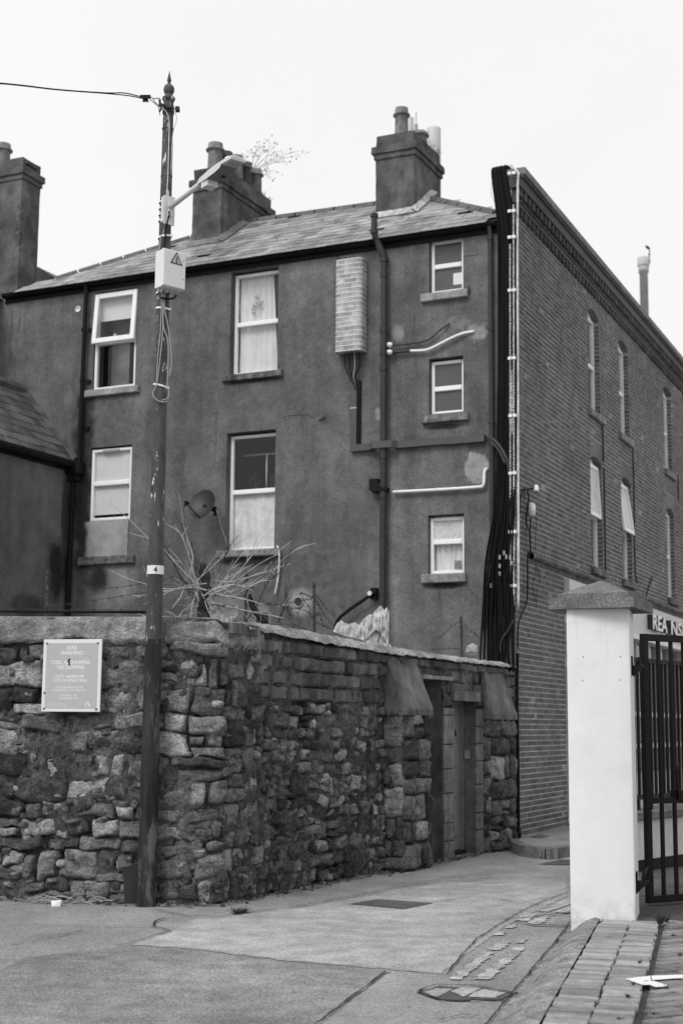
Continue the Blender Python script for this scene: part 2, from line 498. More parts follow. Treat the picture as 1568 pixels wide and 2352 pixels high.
def wood_mat():
    n = N('weathered_pole_wood', .9, .15)
    v = n.math('ADD', .028, 0)
    v = n.var(v, n.noise(2, 4, .6, (2, 2, .4)), .5)
    v = n.var(v, n.noise(26, 5, .65, (1, 1, .12)), .4)
    f = n.math('MULTIPLY', n.mapr(n.noise(3.6, 6, .7, (1.6, 1.6, .55)), .52, .66), .8)
    v = n.mix(f, v, .12)
    f2 = n.mapr(n.noise(8, 6, .7, (2, 2, .3)), .66, .70)
    v = n.mix(f2, v, .3)
    return n.done(v, n.bump(n.noise(26, 5, .7, (1, 1, .12)), .7, .015))
MT['wood'] = wood_mat()
def glass_mat(name='window_glass', tint=.92):
    m = bpy.data.materials.new(name)
    m.use_nodes = True
    t = m.node_tree
    t.nodes.remove(t.nodes['Principled BSDF'])
    g = t.nodes.new('ShaderNodeBsdfGlossy')
    g.inputs['Roughness'].default_value = .02
    g.inputs['Color'].default_value = (.95, .95, .95, 1)
    tr = t.nodes.new('ShaderNodeBsdfTransparent')
    tr.inputs['Color'].default_value = (tint, tint, tint, 1)
    lw = t.nodes.new('ShaderNodeLayerWeight')
    lw.inputs['Blend'].default_value = .5
    pw_ = t.nodes.new('ShaderNodeMath')
    pw_.operation = 'POWER'
    pw_.inputs[1].default_value = 5.0
    t.links.new(lw.outputs['Facing'], pw_.inputs[0])
    fr = t.nodes.new('ShaderNodeMath')
    fr.operation = 'MULTIPLY_ADD'
    fr.inputs[1].default_value = .95
    fr.inputs[2].default_value = .022
    t.links.new(pw_.outputs[0], fr.inputs[0])
    mx = t.nodes.new('ShaderNodeMixShader')
    t.links.new(fr.outputs[0], mx.inputs[0])
    t.links.new(tr.outputs[0], mx.inputs[1])
    t.links.new(g.outputs[0], mx.inputs[2])
    t.links.new(mx.outputs[0], t.nodes['Material Output'].inputs['Surface'])
    return m
MT['glass'] = glass_mat()

# ------------------------------------------------------------------ mesh building
WO = {}
class MB:
    def __init__(s):
        s.v, s.f, s.r, s.mi = [], [], [], []
        s.cur = 0.0
        s.m = 0
    def add(s, vs, fs):
        b = len(s.v)
        s.v.extend(tuple(p) for p in vs)
        for f in fs:
            s.f.append(tuple(i + b for i in f))
            s.r.append(s.cur)
            s.mi.append(s.m)
    def hexa(s, p, skip=()):
        """p: 8 points, bottom ring 0-3 counter-clockwise from above, top ring 4-7"""
        fs = [(3, 2, 1, 0), (4, 5, 6, 7), (0, 1, 5, 4), (1, 2, 6, 5), (2, 3, 7, 6), (3, 0, 4, 7)]
        s.add(p, [f for i, f in enumerate(fs) if i not in skip])
    def box(s, fr, u0, u1, w0, w1, z0, z1, skip=()):
        P = fr.P
        # u x w orientation is left-handed for F (w towards the camera), right order found by cross product
        a = [P(u0, w0, z0), P(u1, w0, z0), P(u1, w1, z0), P(u0, w1, z0), P(u0, w0, z1), P(u1, w0, z1), P(u1, w1, z1), P(u0, w1, z1)]
        if fr.u.cross(fr.w).z < 0:
            a = [a[3], a[2], a[1], a[0], a[7], a[6], a[5], a[4]]
        s.hexa(a, skip)
    def bevbox(s, fr, u0, u1, w0, w1, z0, z1, c=.01):
        """box with its outer (w1) edges chamfered"""
        P = fr.P
        a = [P(u0, w0, z0), P(u1, w0, z0), P(u1, w0, z1), P(u0, w0, z1)]
        b = [P(u0, w1 - c, z0), P(u1, w1 - c, z0), P(u1, w1 - c, z1), P(u0, w1 - c, z1)]
        d = [P(u0 + c, w1, z0 + c), P(u1 - c, w1, z0 + c), P(u1 - c, w1, z1 - c), P(u0 + c, w1, z1 - c)]
        fs = [(0, 3, 2, 1), (8, 9, 10, 11)]
        for i in range(4):
            j = (i + 1) % 4
            fs += [(i, j, j + 4, i + 4), (i + 4, j + 4, j + 8, i + 8)]
        if fr.u.cross(fr.w).z > 0:
            fs = [tuple(reversed(f)) for f in fs]
        s.add(a + b + d, fs)
    def quad(s, a, b, c, d):
        s.add([a, b, c, d], [(0, 1, 2, 3)])
    def prism(s, poly, z0, z1, cap=True):
        n = len(poly)
        vs = [(p[0], p[1], z0) for p in poly] + [(p[0], p[1], z1) for p in poly]
        ar = sum(poly[i][0] * poly[(i + 1) % n][1] - poly[(i + 1) % n][0] * poly[i][1] for i in range(n))
        fs = [tuple(range(n, 2 * n)), tuple(range(n - 1, -1, -1))] + [(i, (i + 1) % n, n + (i + 1) % n, n + i) for i in range(n)]
        if ar < 0: fs = [tuple(reversed(f)) for f in fs]
        s.add(vs, fs)
    def tube(s, pts, r, n=6, cap=True):
        pts = [Vector(p) for p in pts]
        k = len(pts)
        rs = r if isinstance(r, (list, tuple)) else [r] * k
        t0 = (pts[1] - pts[0]).normalized()
        a = t0.orthogonal().normalized()
        vs = []
        for i in range(k):
            t = (pts[min(i + 1, k - 1)] - pts[max(i - 1, 0)])
            t = t.normalized() if t.length > 1e-9 else t0
            a = (a - t * a.dot(t))
            a = a.normalized() if a.length > 1e-6 else t.orthogonal().normalized()
            b = t.cross(a)
            for j in range(n):
                q = 2 * math.pi * j / n
                vs.append(pts[i] + (a * math.cos(q) + b * math.sin(q)) * rs[i])
        fs = []
        for i in range(k - 1):
            for j in range(n):
                j2 = (j + 1) % n
                fs.append((i * n + j, i * n + j2, (i + 1) * n + j2, (i + 1) * n + j))
        if cap:
            fs.append(tuple(range(n - 1, -1, -1)))
            fs.append(tuple(range((k - 1) * n, k * n)))
        s.add(vs, fs)
    def lathe(s, prof, base, ax=(0, 0, 1), n=16):
        """prof: (radius, height) pairs along axis"""
        ax = Vector(ax).normalized()
        base = Vector(base)
        s.tube_prof([base + ax * h for r, h in prof], [max(r, .0005) for r, h in prof], ax, n)
    def tube_prof(s, pts, rs, ax, n):
        a = ax.orthogonal().normalized()
        b = ax.cross(a)
        vs, fs, k = [], [], len(pts)
        for p, r in zip(pts, rs):
            for j in range(n):
                q = 2 * math.pi * j / n
                vs.append(p + (a * math.cos(q) + b * math.sin(q)) * r)
        for i in range(k - 1):
            for j in range(n):
                j2 = (j + 1) % n
                fs.append((i * n + j, i * n + j2, (i + 1) * n + j2, (i + 1) * n + j))
        fs.append(tuple(range(n - 1, -1, -1)))
        fs.append(tuple(range((k - 1) * n, k * n)))
        s.add(vs, fs)
    def grid(s, fn, nu, nv):
        vs = [fn(i / nu, j / nv) for j in range(nv + 1) for i in range(nu + 1)]
        fs = [(j * (nu + 1) + i, j * (nu + 1) + i + 1, (j + 1) * (nu + 1) + i + 1, (j + 1) * (nu + 1) + i) for j in range(nv) for i in range(nu)]
        s.add(vs, fs)
    def mesh(s, name, mats, org=Vector((0, 0, 0)), smooth=False):
        me = bpy.data.meshes.new(name)
        me.from_pydata([(p[0] - org.x, p[1] - org.y, p[2] - org.z) for p in s.v], [], s.f)
        at = me.attributes.new('rnd', 'FLOAT', 'FACE')
        at.data.foreach_set('value', s.r)
        for m in (mats if isinstance(mats, (list, tuple)) else [mats]):
            me.materials.append(MT[m] if isinstance(m, str) else m)
        if any(s.mi): me.polygons.foreach_set('material_index', s.mi)
        if smooth: me.polygons.foreach_set('use_smooth', [True] * len(s.f))
        me.update()
        return me
    def build(s, name, mats, parent=None, smooth=False, label=None, cat=None, group=None, kind=None):
        org = WO.get(parent.name, Vector((0, 0, 0))) if parent else Vector((0, 0, 0))
        own = Vector((0, 0, 0))
        if parent is None and kind != 'structure' and s.v:
            a = np.array([tuple(p) for p in s.v])
            own = Vector((float(a[:, 0].mean()), float(a[:, 1].mean()), float(a[:, 2].min())))
            org = own
        o = bpy.data.objects.new(name, s.mesh(name, mats, org, smooth))
        COL.objects.link(o)
        if parent: o.parent = parent
        else: o.location = own
        WO[o.name] = org
        return tag(o, label, cat, group, kind)
def tag(o, label=None, cat=None, group=None, kind=None):
    if label: o['label'] = label
    if cat: o['category'] = cat
    if group: o['group'] = group
    if kind: o['kind'] = kind
    return o
def thing(name, label, cat, loc, group=None):
    o = bpy.data.objects.new(name, None)
    o.empty_display_size = .1
    COL.objects.link(o)
    o.location = loc
    WO[o.name] = Vector(loc)
    return tag(o, label, cat, group)
def inst(name, me, mat4, parent):
    o = bpy.data.objects.new(name, me)
    COL.objects.link(o)
    o.parent = parent
    org = WO[parent.name]
    o.matrix_basis = Matrix.Translation(-org) @ mat4
    return o
def spline(pts, k=6):
    pts = [Vector(p) for p in pts]
    out = []
    q = [pts[0] * 2 - pts[1]] + pts + [pts[-1] * 2 - pts[-2]]
    for i in range(1, len(q) - 2):
        for j in range(k):
            t = j / k
            a, b, c, d = q[i - 1], q[i], q[i + 1], q[i + 2]
            out.append(.5 * ((2 * b) + (c - a) * t + (2 * a - 5 * b + 4 * c - d) * t * t + (3 * b - a - 3 * c + d) * t ** 3))
    out.append(pts[-1])
    return out
def text_mesh(body, size, bold=.0, extrude=.0, align='CENTER'):
    c = bpy.data.curves.new('t', 'FONT')
    c.body, c.size, c.offset, c.extrude, c.align_x = body, size, bold * size, extrude, align
    c.resolution_u = 3
    o = bpy.data.objects.new('t', c)
    COL.objects.link(o)
    bpy.context.view_layer.update()
    ev = o.evaluated_get(bpy.context.evaluated_depsgraph_get())
    me = bpy.data.meshes.new_from_object(ev)
    vs = [tuple(v.co) for v in me.vertices]
    fs = [tuple(p.vertices) for p in me.polygons]
    bpy.data.objects.remove(o)
    bpy.data.curves.remove(c)
    bpy.data.meshes.remove(me)
    return vs, fs

# ================================================================== GROUND
mb = MB(); mb.quad((-150, -150, 0), (150, -150, 0), (150, 150, 0), (-150, 150, 0))
mb.build('road', 'road', kind='structure')
def sheet(name, mat, pts, z, kind='structure', jit=.0):
    mb = MB()
    if jit:
        q = []
        for i, a in enumerate(pts):
            b = pts[(i + 1) % len(pts)]
            n = max(1, int((Vector(a[:2]) - Vector(b[:2])).length / .05))
            for k in range(n):
                p = Vector(a[:2]).lerp(Vector(b[:2]), k / n)
                q.append((p.x + jit * nz(p.x, p.y, z, 9, 3), p.y + jit * 2 * nz(p.x, p.y, z, 9, 8)))
        pts = q
    pts = [(p[0], p[1], z) for p in pts]
    ar = sum(pts[i][0] * pts[(i + 1) % len(pts)][1] - pts[(i + 1) % len(pts)][0] * pts[i][1] for i in range(len(pts)))
    if ar < 0: pts.reverse()
    mb.add(pts, [tuple(range(len(pts)))])
    return mb.build(name, mat, kind=kind)
G = lambda *q: [tuple(atz(*p)) for p in q]
def ribbon(mb, pts, wid, z, j=.5, seed=0):
    """thin uneven strip lying on the ground: a crack or an open joint"""
    pts = [Vector((p[0], p[1], 0)) for p in pts]
    fine = []
    for a, b in zip(pts[:-1], pts[1:]):
        n = max(2, int((b - a).length / .04))
        fine += [a.lerp(b, i / n) for i in range(n)]
    fine.append(pts[-1])
    L, Rr = [], []
    for i, p in enumerate(fine):
        t = (fine[min(i + 1, len(fine) - 1)] - fine[max(i - 1, 0)]).normalized()
        nrm = Vector((-t.y, t.x, 0))
        c = p + nrm * (.02 * j * nz(p.x, p.y, seed, 4, seed) + .012 * j * nz(p.x, p.y, seed, 17, seed))
        h = wid * (.5 + .55 * nz(p.x, p.y, seed, 8, seed + 5))
        h = max(h, wid * .12)
        L.append(c + nrm * h); Rr.append(c - nrm * h)
    vs = [(p.x, p.y, z) for p in L] + [(p.x, p.y, z) for p in Rr]
    n = len(L)
    mb.add(vs, [(i, n + i, n + i + 1, i + 1) for i in range(n - 1)])
# differently laid areas of the road, each a sheet a few millimetres proud
sheet('road_patch', 'road_pale', G((300, 2172), (385, 2143), (470, 2102), (700, 2086), (1010, 2030), (1130, 2022), (1300, 2020), (1300, 2060), (1160, 2128), (1010, 2238), (900, 2228), (640, 2206), (440, 2180)), .004, jit=.02)
sheet('road_patch', 'road_dark', G((-20, 2240), (60, 2200), (290, 2174), (440, 2184), (640, 2210), (900, 2232), (880, 2240), (722, 2356), (-20, 2356)), .004, jit=.02)
sheet('tar_patch', 'tar', G((803, 2078), (868, 2067), (996, 2076), (926, 2090)), .008, jit=.008)
sheet('tar_patch', 'tar', G((1236, 1986), (1285, 1976), (1420, 1974), (1400, 1990)), .008, jit=.008)
sheet('tar_patch', 'tar', G((962, 2282), (1000, 2266), (1100, 2270), (1182, 2286), (1150, 2300), (1010, 2300)), .008, jit=.05)
sheet('repair_patch', 'road_pale', G((972, 2283), (1004, 2274), (1040, 2276), (1002, 2293)), .012, jit=.02)
sheet('repair_patch', 'paint_worn', G((1036, 2280), (1070, 2270), (1104, 2273), (1066, 2294)), .012, jit=.02)
sheet('repair_patch', 'road_pale', G((1086, 2284), (1110, 2275), (1165, 2286), (1140, 2297), (1080, 2296)), .012, jit=.03)
mb = MB()
for k, (pts, wd) in enumerate([
        ([(-10, 2127), (120, 2127), (250, 2130), (352, 2131)], .012),
        ([(352, 2131), (358, 2119), (375, 2112)], .02), ([(352, 2131), (392, 2142), (355, 2152), (290, 2172), (265, 2176)], .014),
        ([(-10, 2178), (60, 2165), (150, 2150), (190, 2140)], .01),
        ([(352, 2090), (430, 2107), (500, 2108), (560, 2100), (640, 2090)], .014),
        ([(680, 2085), (800, 2062), (930, 2037), (1010, 2026), (1060, 2026), (1128, 2019)], .014),
        ([(895, 2036), (960, 2030), (1040, 2016), (1130, 2003), (1210, 2004), (1300, 2003)], .01),
        ([(886, 2235), (800, 2300), (728, 2354)], .014),
        ([(300, 2174), (440, 2182), (640, 2208), (900, 2230)], .006),
        ([(895, 2225), (1000, 2241), (1090, 2249), (1160, 2248)], .008),
        ([(1300, 2053), (1240, 2075), (1195, 2096), (1140, 2130), (1095, 2160), (1062, 2195), (1026, 2242)], .011),
        ([(1260, 2062), (1190, 2078), (1150, 2068), (1080, 2062), (996, 2074)], .008),
        ([(960, 2280), (1000, 2266), (1100, 2269), (1184, 2286)], .016), ([(960, 2282), (1012, 2302), (1150, 2302), (1190, 2284)], .013),
        ([(1010, 2348), (1060, 2336), (1100, 2338)], .012),
        ([(1310, 2098), (1270, 2103), (1200, 2112), (1145, 2112)], .02), ([(1310, 2130), (1230, 2128), (1180, 2120)], .03),
        ([(60, 2098), (90, 2100)], .008), ([(200, 2098), (235, 2101)], .008)]):
    ribbon(mb, G(*pts), wd, .0155, seed=k)
mb.build('road_crack', 'crack', kind='structure')
# worn double line at the road edge, in broken pieces
mb = MB()
def worn(poly, seed):
    q = []
    for i, a in enumerate(poly):
        b = poly[(i + 1) % len(poly)]
        a, b = Vector(a), Vector(b)
        n = max(2, int((a - b).length / .03))
        for k in range(n):
            p = a.lerp(b, k / n)
            q.append((p.x + .03 * nz(p.x, p.y, seed, 10) + .015 * nz(p.x, p.y, seed, 31), p.y + .05 * nz(p.x, p.y, seed, 12, 4) + .03 * nz(p.x, p.y, seed, 33, 4), .0082))
    ar = sum(q[i][0] * q[(i + 1) % len(q)][1] - q[(i + 1) % len(q)][0] * q[i][1] for i in range(len(q)))
    if ar < 0: q.reverse()
    mb.add(q, [tuple(range(len(q)))])
for k, poly in enumerate([[(1030, 2252), (1058, 2252), (1136, 2190), (1112, 2190)], [(1084, 2253), (1122, 2253), (1182, 2202), (1206, 2177), (1178, 2177), (1150, 2206)],
                          [(1118, 2184), (1148, 2184), (1174, 2164), (1150, 2164)], [(1130, 2150), (1158, 2150), (1160, 2142), (1140, 2142)],
                          [(1156, 2134), (1178, 2134), (1190, 2124), (1168, 2124)], [(1178, 2116), (1212, 2118), (1232, 2100), (1200, 2100)],
                          [(1210, 2124), (1240, 2126), (1262, 2108), (1236, 2104)], [(1232, 2094), (1258, 2096), (1310, 2078), (1300, 2068)],
                          [(1272, 2098), (1308, 2100), (1312, 2086), (1290, 2088)], [(1186, 2168), (1202, 2168), (1210, 2158), (1196, 2158)]]):
    worn([tuple(p) for p in G(*poly)], k)
mb.build('road_line', 'paint_worn', kind='structure')
# raised brick-paved entrance on the right: base slab, sloping kerb, bricks
mb = MB()
P2 = lambda u, wv: tuple(PV.P(u, wv, 0))[:2]
mb.prism([P2(-9, -.02), P2(-9, 6), P2(9, 6), P2(9, -.02)], -.2, .102)
mb.build('paving_base', 'joint', kind='structure')
mb = MB()
def rampf(i, j):
    u, t = -9 + 18 * i, j
    edge = -.37 + .07 * max(0, min(1, (u + .3) / 4.6))
    wv = edge + (-.008 - edge) * t
    P = PV.P(u, wv, 0)
    k = min(t * 1.2, 1)
    z = .003 + .125 * (k * k * (3 - 2 * k)) + (.012 * fbm(P.x, P.y, 0, 5) + .008 * nz(P.x, P.y, 0, 16)) * (1 if 0 < t < 1 else .2)
    return (P.x + .015 * nz(P.x, P.y, 1, 6) * (1 - t), P.y, z)
mb.grid(rampf, 420, 9)
mb.v = [tuple(p) for p in mb.v]
mb.f = [tuple(reversed(f)) for f in mb.f]
mb.build('sloping_kerb', 'ramp', kind='structure', smooth=True)
mb = MB()
ribbon(mb, [tuple(PV.P(-3 + .2 * k, -.37 + .07 * max(0, min(1, (-3 + .2 * k + .3) / 4.6)), 0)) for k in range(45)], .012, .0165, seed=40)
mb.build('road_crack', 'crack', kind='structure')
pav = thing('brick_paving', None, None, tuple(PV.P(0, .2, 0)))
pav['kind'] = 'structure'
pbm = []
for mtl, seed in (('paver', 1), ('paver2', 2)):
    mb = MB(); mb.bevbox(Frame((0, 0), (1, 0), (0, 1)), -.1, .1, -.06, 0, -.048, .048, .004)
    # lay flat: local x length, y width, z up
    mb.v = [(p[0], p[2], p[1]) for p in mb.v]
    mb.f = [tuple(reversed(f)) for f in mb.f]
    pbm.append(mb.mesh('paving_brick', mtl))
def lay(me, u, wv, ang, z, tilt=.012, sx=1.0, sy=1.0):
    P = PV.P(u, wv, 0)
    a = math.atan2(PV.w.y, PV.w.x) + ang
    M = Matrix.Translation((P.x, P.y, z)) @ Matrix.Rotation(a, 4, 'Z') @ Matrix.Rotation(rng.uniform(-tilt, tilt), 4, 'X') @ Matrix.Rotation(rng.uniform(-tilt, tilt), 4, 'Y') @ Matrix.Diagonal((sx, sy, 1, 1))
    return inst('brick', me, M, pav)
for row, (wc, ln) in enumerate(((.118, .228), (.352, .216))):
    u = -.75
    while u < 4.2:
        d = rng.uniform(.094, .108)
        lay(pbm[0], u, wc + rng.uniform(-.009, .009), rng.uniform(-.025, .025), .13 + rng.uniform(-.006, .004), .014, ln / .2, (d - rng.uniform(.009, .02)) / .096)
        u += d
# herringbone field, only as far as it is seen
L_, w_ = .208, .104
hc = 0
cells = []
for i in range(-14, 42):
    for k in range(-30, 30):
        # classic two-brick herringbone cell on a 45 degree grid
        bx, by = i * w_ + k * 2 * w_ * 1.0, i * w_ - k * 2 * w_ * 1.0
        for (cx, cy, rot) in ((bx + L_ / 2, by + w_ / 2, 0), (bx + w_ / 2 + L_, by + w_ - L_ / 2 + w_ * 0, 90)):
            cells.append((cx, cy, rot))
c45 = math.cos(R(45))
for cx, cy, rot in cells:
    u, wv = (cx + cy) * c45 - .9, (cx - cy) * c45 + 1.3
    if .52 < wv < 2.6 and -.6 < u < 4.2:
        x, y = proj(PV.P(u, wv, .13))
        if x < 2050 and 2085 < y < 2400:
            lay(pbm[1], u, wv, R(-45) + R(rot) , .128 + rng.uniform(-.006, .004), .018, .97, .92)
            hc += 1
sheet('yard', 'yard', [P2(4.32, .0), P2(4.32, 6), P2(9, 6), P2(9, .0)], .118)
mb = MB(); mb.prism([P2(4.22, .462), P2(4.22, 6), P2(4.32, 6), P2(4.32, .462)], .09, .128)
mb.build('paving_edge', 'ramp', kind='structure')
# white painted arrow on the paving
mb = MB()
pm = lambda *q: [tuple(atz(x, y, .137)) for x, y in q]
for poly in ([(1434, 2248), (1492, 2241), (1494, 2252), (1476, 2255), (1490, 2262), (1474, 2262)], [(1494, 2241), (1600, 2237), (1600, 2246), (1550, 2247), (1497, 2251)],
             [(1481, 2252), (1500, 2253), (1530, 2262), (1534, 2266), (1504, 2267), (1476, 2256)]):
    q = pm(*poly)
    ar = sum(q[i][0] * q[(i + 1) % len(q)][1] - q[(i + 1) % len(q)][0] * q[i][1] for i in range(len(q)))
    if ar < 0: q.reverse()
    mb.add(q, [tuple(range(len(q)))])
mb.build('painted_arrow', 'paint_white', kind='structure')
# footway in front of the brick flank
kp = [tuple(F.P(-.6, -.02, 0))[:2], tuple(F.P(-.2, .06, 0))[:2], tuple(atz(1190, 1939, .13))[:2], tuple(atz(1220, 1945, .13))[:2], tuple(atz(1257, 1949, .13))[:2], tuple(atz(1308, 1943, .13))[:2], tuple(B.P(3.2, 1.9, 0))[:2], tuple(B.P(7, 2.4, 0))[:2], tuple(B.P(18, 2.4, 0))[:2], tuple(B.P(18, -.02, 0))[:2], tuple(B.P(0, -.02, 0))[:2]]
mb = MB(); mb.prism(kp, -.1, .128); mb.build('footway', 'pave', kind='structure')
mb = MB()
kk = spline([Vector((p[0], p[1], 0)) for p in kp[:9]], 8)
for i in range(len(kk) - 1):
    a, b = kk[i], kk[i + 1]
    t = (b - a).normalized(); n = Vector((t.y, -t.x, 0))
    j = lambda p, s: .012 * fbm(p.x, p.y, s, 5)
    mb.hexa([a + n * .05 + Vector((0, 0, -.05)), b + n * .05 + Vector((0, 0, -.05)), b - n * .1 + Vector((0, 0, -.05)), a - n * .1 + Vector((0, 0, -.05)),
             a + n * (.03 + j(a, 1)) + Vector((0, 0, .135 + j(a, 2))), b + n * (.03 + j(b, 1)) + Vector((0, 0, .135 + j(b, 2))), b - n * .1 + Vector((0, 0, .14)), a - n * .1 + Vector((0, 0, .14))])
mb.build('kerb', 'kerb', kind='structure')
sheet('tar_patch', 'tar', [tuple(atz(*q, .13))[:2] for q in ((1215, 1922), (1240, 1917), (1262, 1922), (1235, 1926))], .134)

# ================================================================== WALL WITH OPENINGS
def wall_open(mb, fr, u0, u1, z0, z1, thick, ops, back=True):
    us = sorted({u0, u1} | {o[0] for o in ops} | {o[1] for o in ops})
    zs = sorted({z0, z1} | {o[2] for o in ops} | {o[3] for o in ops})
    flip = fr.u.cross(fr.w).z > 0
    def q(a, b, c, d):
        (mb.quad(d, c, b, a) if flip else mb.quad(a, b, c, d))
    P = fr.P
    for i in range(len(us) - 1):
        for k in range(len(zs) - 1):
            a, b, c, d = us[i], us[i + 1], zs[k], zs[k + 1]
            if any(o[0] < (a + b) / 2 < o[1] and o[2] < (c + d) / 2 < o[3] for o in ops): continue
            q(P(a, 0, c), P(b, 0, c), P(b, 0, d), P(a, 0, d))
            if back: q(P(a, -thick, d), P(b, -thick, d), P(b, -thick, c), P(a, -thick, c))
    for a, b, c, d in ops:
        q(P(a, 0, c), P(a, 0, d), P(a, -thick, d), P(a, -thick, c))
        q(P(b, 0, d), P(b, 0, c), P(b, -thick, c), P(b, -thick, d))
        q(P(a, 0, d), P(b, 0, d), P(b, -thick, d), P(a, -thick, d))
        q(P(b, 0, c), P(a, 0, c), P(a, -thick, c), P(b, -thick, c))
    for a in (u0, u1):
        q(P(a, 0, z0), P(a, 0, z1), P(a, -thick, z1), P(a, -thick, z0))
    q(P(u0, 0, z1), P(u1, 0, z1), P(u1, -thick, z1), P(u0, -thick, z1))

# ================================================================== RENDERED HOUSE
house = thing('rendered_house', 'dark pebble-dashed terraced house with hipped slate roof behind the stone wall', 'house', tuple(F.P(-4.5, -.2, 0)))
# name, opening u0 u1 z0 z1, setback, mullion z, sill (u0,u1,z0,z1), kind
WIN = [
    ('c1', -1.325, -.775, 8.10, 8.965, .085, 8.53, (-1.44, -.69, 7.965, 8.088), 'sill_pale'),
    ('c2', -1.325, -.780, 6.235, 7.085, .085, 6.63, (-1.42, -.69, 6.09, 6.20), 'sill_dark'),
    ('c3', -1.345, -.780, 3.845, 4.715, .085, 4.32, (-1.43, -.735, 3.705, 3.835), 'sill'),
    ('mu', -4.76, -3.895, 7.175, 8.89, .12, 8.02, (-4.87, -3.79, 7.06, 7.165), 'sill_dark'),
    ('ml', -4.78, -3.90, 4.335, 6.225, .12, 5.28, (-4.90, -3.785, 4.225, 4.335), 'sill'),
    ('lu', -7.40, -6.555, 7.165, 8.865, .03, 7.98, (-7.515, -6.45, 7.05, 7.165), 'sill_pale'),
    ('ll', -7.385, -6.57, 4.945, 6.185, .03, 5.57, (-7.525, -6.44, 4.21, 4.345), 'sill_dark')]
mb = MB()
wall_open(mb, F, -13, -.232, -.1, 9.0, .3, [(a[1], a[2], a[3], a[4]) for a in WIN])
hw = mb.build('wall', 'render', house)
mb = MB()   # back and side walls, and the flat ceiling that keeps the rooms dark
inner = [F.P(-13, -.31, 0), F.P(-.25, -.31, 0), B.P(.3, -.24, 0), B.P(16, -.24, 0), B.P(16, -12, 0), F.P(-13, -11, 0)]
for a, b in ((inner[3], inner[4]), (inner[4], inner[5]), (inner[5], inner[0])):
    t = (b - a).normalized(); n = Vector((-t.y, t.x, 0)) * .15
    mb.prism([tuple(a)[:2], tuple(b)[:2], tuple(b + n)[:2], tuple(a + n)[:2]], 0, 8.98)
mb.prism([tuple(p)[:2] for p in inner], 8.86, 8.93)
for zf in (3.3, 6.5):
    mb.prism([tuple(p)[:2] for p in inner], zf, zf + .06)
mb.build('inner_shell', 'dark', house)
mb = MB()
for u in (-5.6, -2.8):
    mb.box(F, u, u + .1, -6, -.301, 0, 8.85)
mb.box(F, -13, -.5, -4.1, -4.0, 0, 8.85)
mb.build('room_partition', 'room', house)

def window_frame(mb, u0, u1, z0, z1, w0, w1, t, zm=None, tm=.06):
    mb.bevbox(F, u0, u0 + t, w0, w1, z0, z1, .008)
    mb.bevbox(F, u1 - t, u1, w0, w1, z0, z1, .008)
    mb.bevbox(F, u0 + t, u1 - t, w0, w1 - .001, z0, z0 + t, .008)
    mb.bevbox(F, u0 + t, u1 - t, w0, w1 - .001, z1 - t, z1, .008)
    if zm: mb.bevbox(F, u0 + t, u1 - t, w0, w1 + .006, zm - tm / 2, zm + tm / 2, .01)
wins = {}
for nm, u0, u1, z0, z1, sb, zm, sl, sm in WIN:
    mb = MB()
    t = .05
    g = .006
    window_frame(mb, u0 + g, u1 - g, z0 + .002, z1 - .03, -sb - .07, -sb, t, zm, .075)
    win = mb.build('window', 'upvc', house)
    wins[nm] = win
    mb = MB()
    wd = .095
    def sf(i, j):
        return None
    mb.bevbox(F, sl[0], sl[1], -.1, .075, sl[2], sl[3], .012)
    mb.build('sill', sm, win)
    glass = {'c1': 'frost', 'c2': 'frost'}.get(nm, 'glass')
    if nm == 'c3': glass = 'glass'
    for k, (a, b) in enumerate(((z0 + t, zm - .04), (zm + .04, z1 - .03 - t))):
        if nm == 'lu' and k == 1: continue
        gm = glass
        if nm == 'c3' and k == 1: gm = 'frost_and_sky'
        if nm == 'ml' and k == 0: continue
        mb = MB(); mb.box(F, u0 + t, u1 - t, -sb - .045, -sb - .032, a, b)
        mb.build('pane', gm, win)
# open top-hung sash of the upper left window, tipped out at its foot
def tilted(fr, u0, u1, zt, zb, out):
    """frame whose w axis leans: points at height z stand out by out * (zt - z)/(zt - zb)"""
    class T:
        u, w = fr.u, fr.w
        @staticmethod
        def P(u, wv, z): return fr.P(u, wv + out * (zt - z) / (zt - zb), z)
    return T
TS = tilted(F, 0, 1, 8.83, 7.99, .07)
mb = MB()
for a in ((-7.40, -7.315, 7.955, 8.835), (-6.64, -6.555, 7.955, 8.835)):
    mb.bevbox(TS, a[0], a[1], -.03, .015, a[2], a[3], .01)
mb.bevbox(TS, -7.315, -6.64, -.03, .014, 7.955, 8.045, .01); mb.bevbox(TS, -7.315, -6.64, -.03, .014, 8.745, 8.835, .01)
sash = mb.build('sash', 'upvc', wins['lu'])
mb = MB(); mb.box(TS, -7.315, -6.64, -.012, 0, 8.045, 8.745); mb.build('pane', 'glass', wins['lu'])
mb = MB(); mb.box(F, -7.0, -6.975, -.05, .0, 8.04, 8.11); mb.build('window_stay', 'upvc', wins['lu'])
# vent strip on lower left window
mb = MB(); mb.box(F, -7.16, -6.83, -.04, -.012, 6.10, 6.135); mb.build('trickle_vent', 'greyplastic', wins['ll'])
# plaster infill under the lower left window
mb = MB()
def inf(i, j):
    u = -7.44 + .87 * i; z = 4.345 + .595 * j
    e = min(i, 1 - i, 1) ; k = 1 if .04 < i < .96 else 0
    return F.P(u + .05 * nz(u, z, 0, 5) * (1 - k), .014 * k + .006 * fbm(u, z, 3, 4) * k, z)
mb.grid(inf, 26, 16); mb.build('infill_panel', 'infill', house, smooth=True)
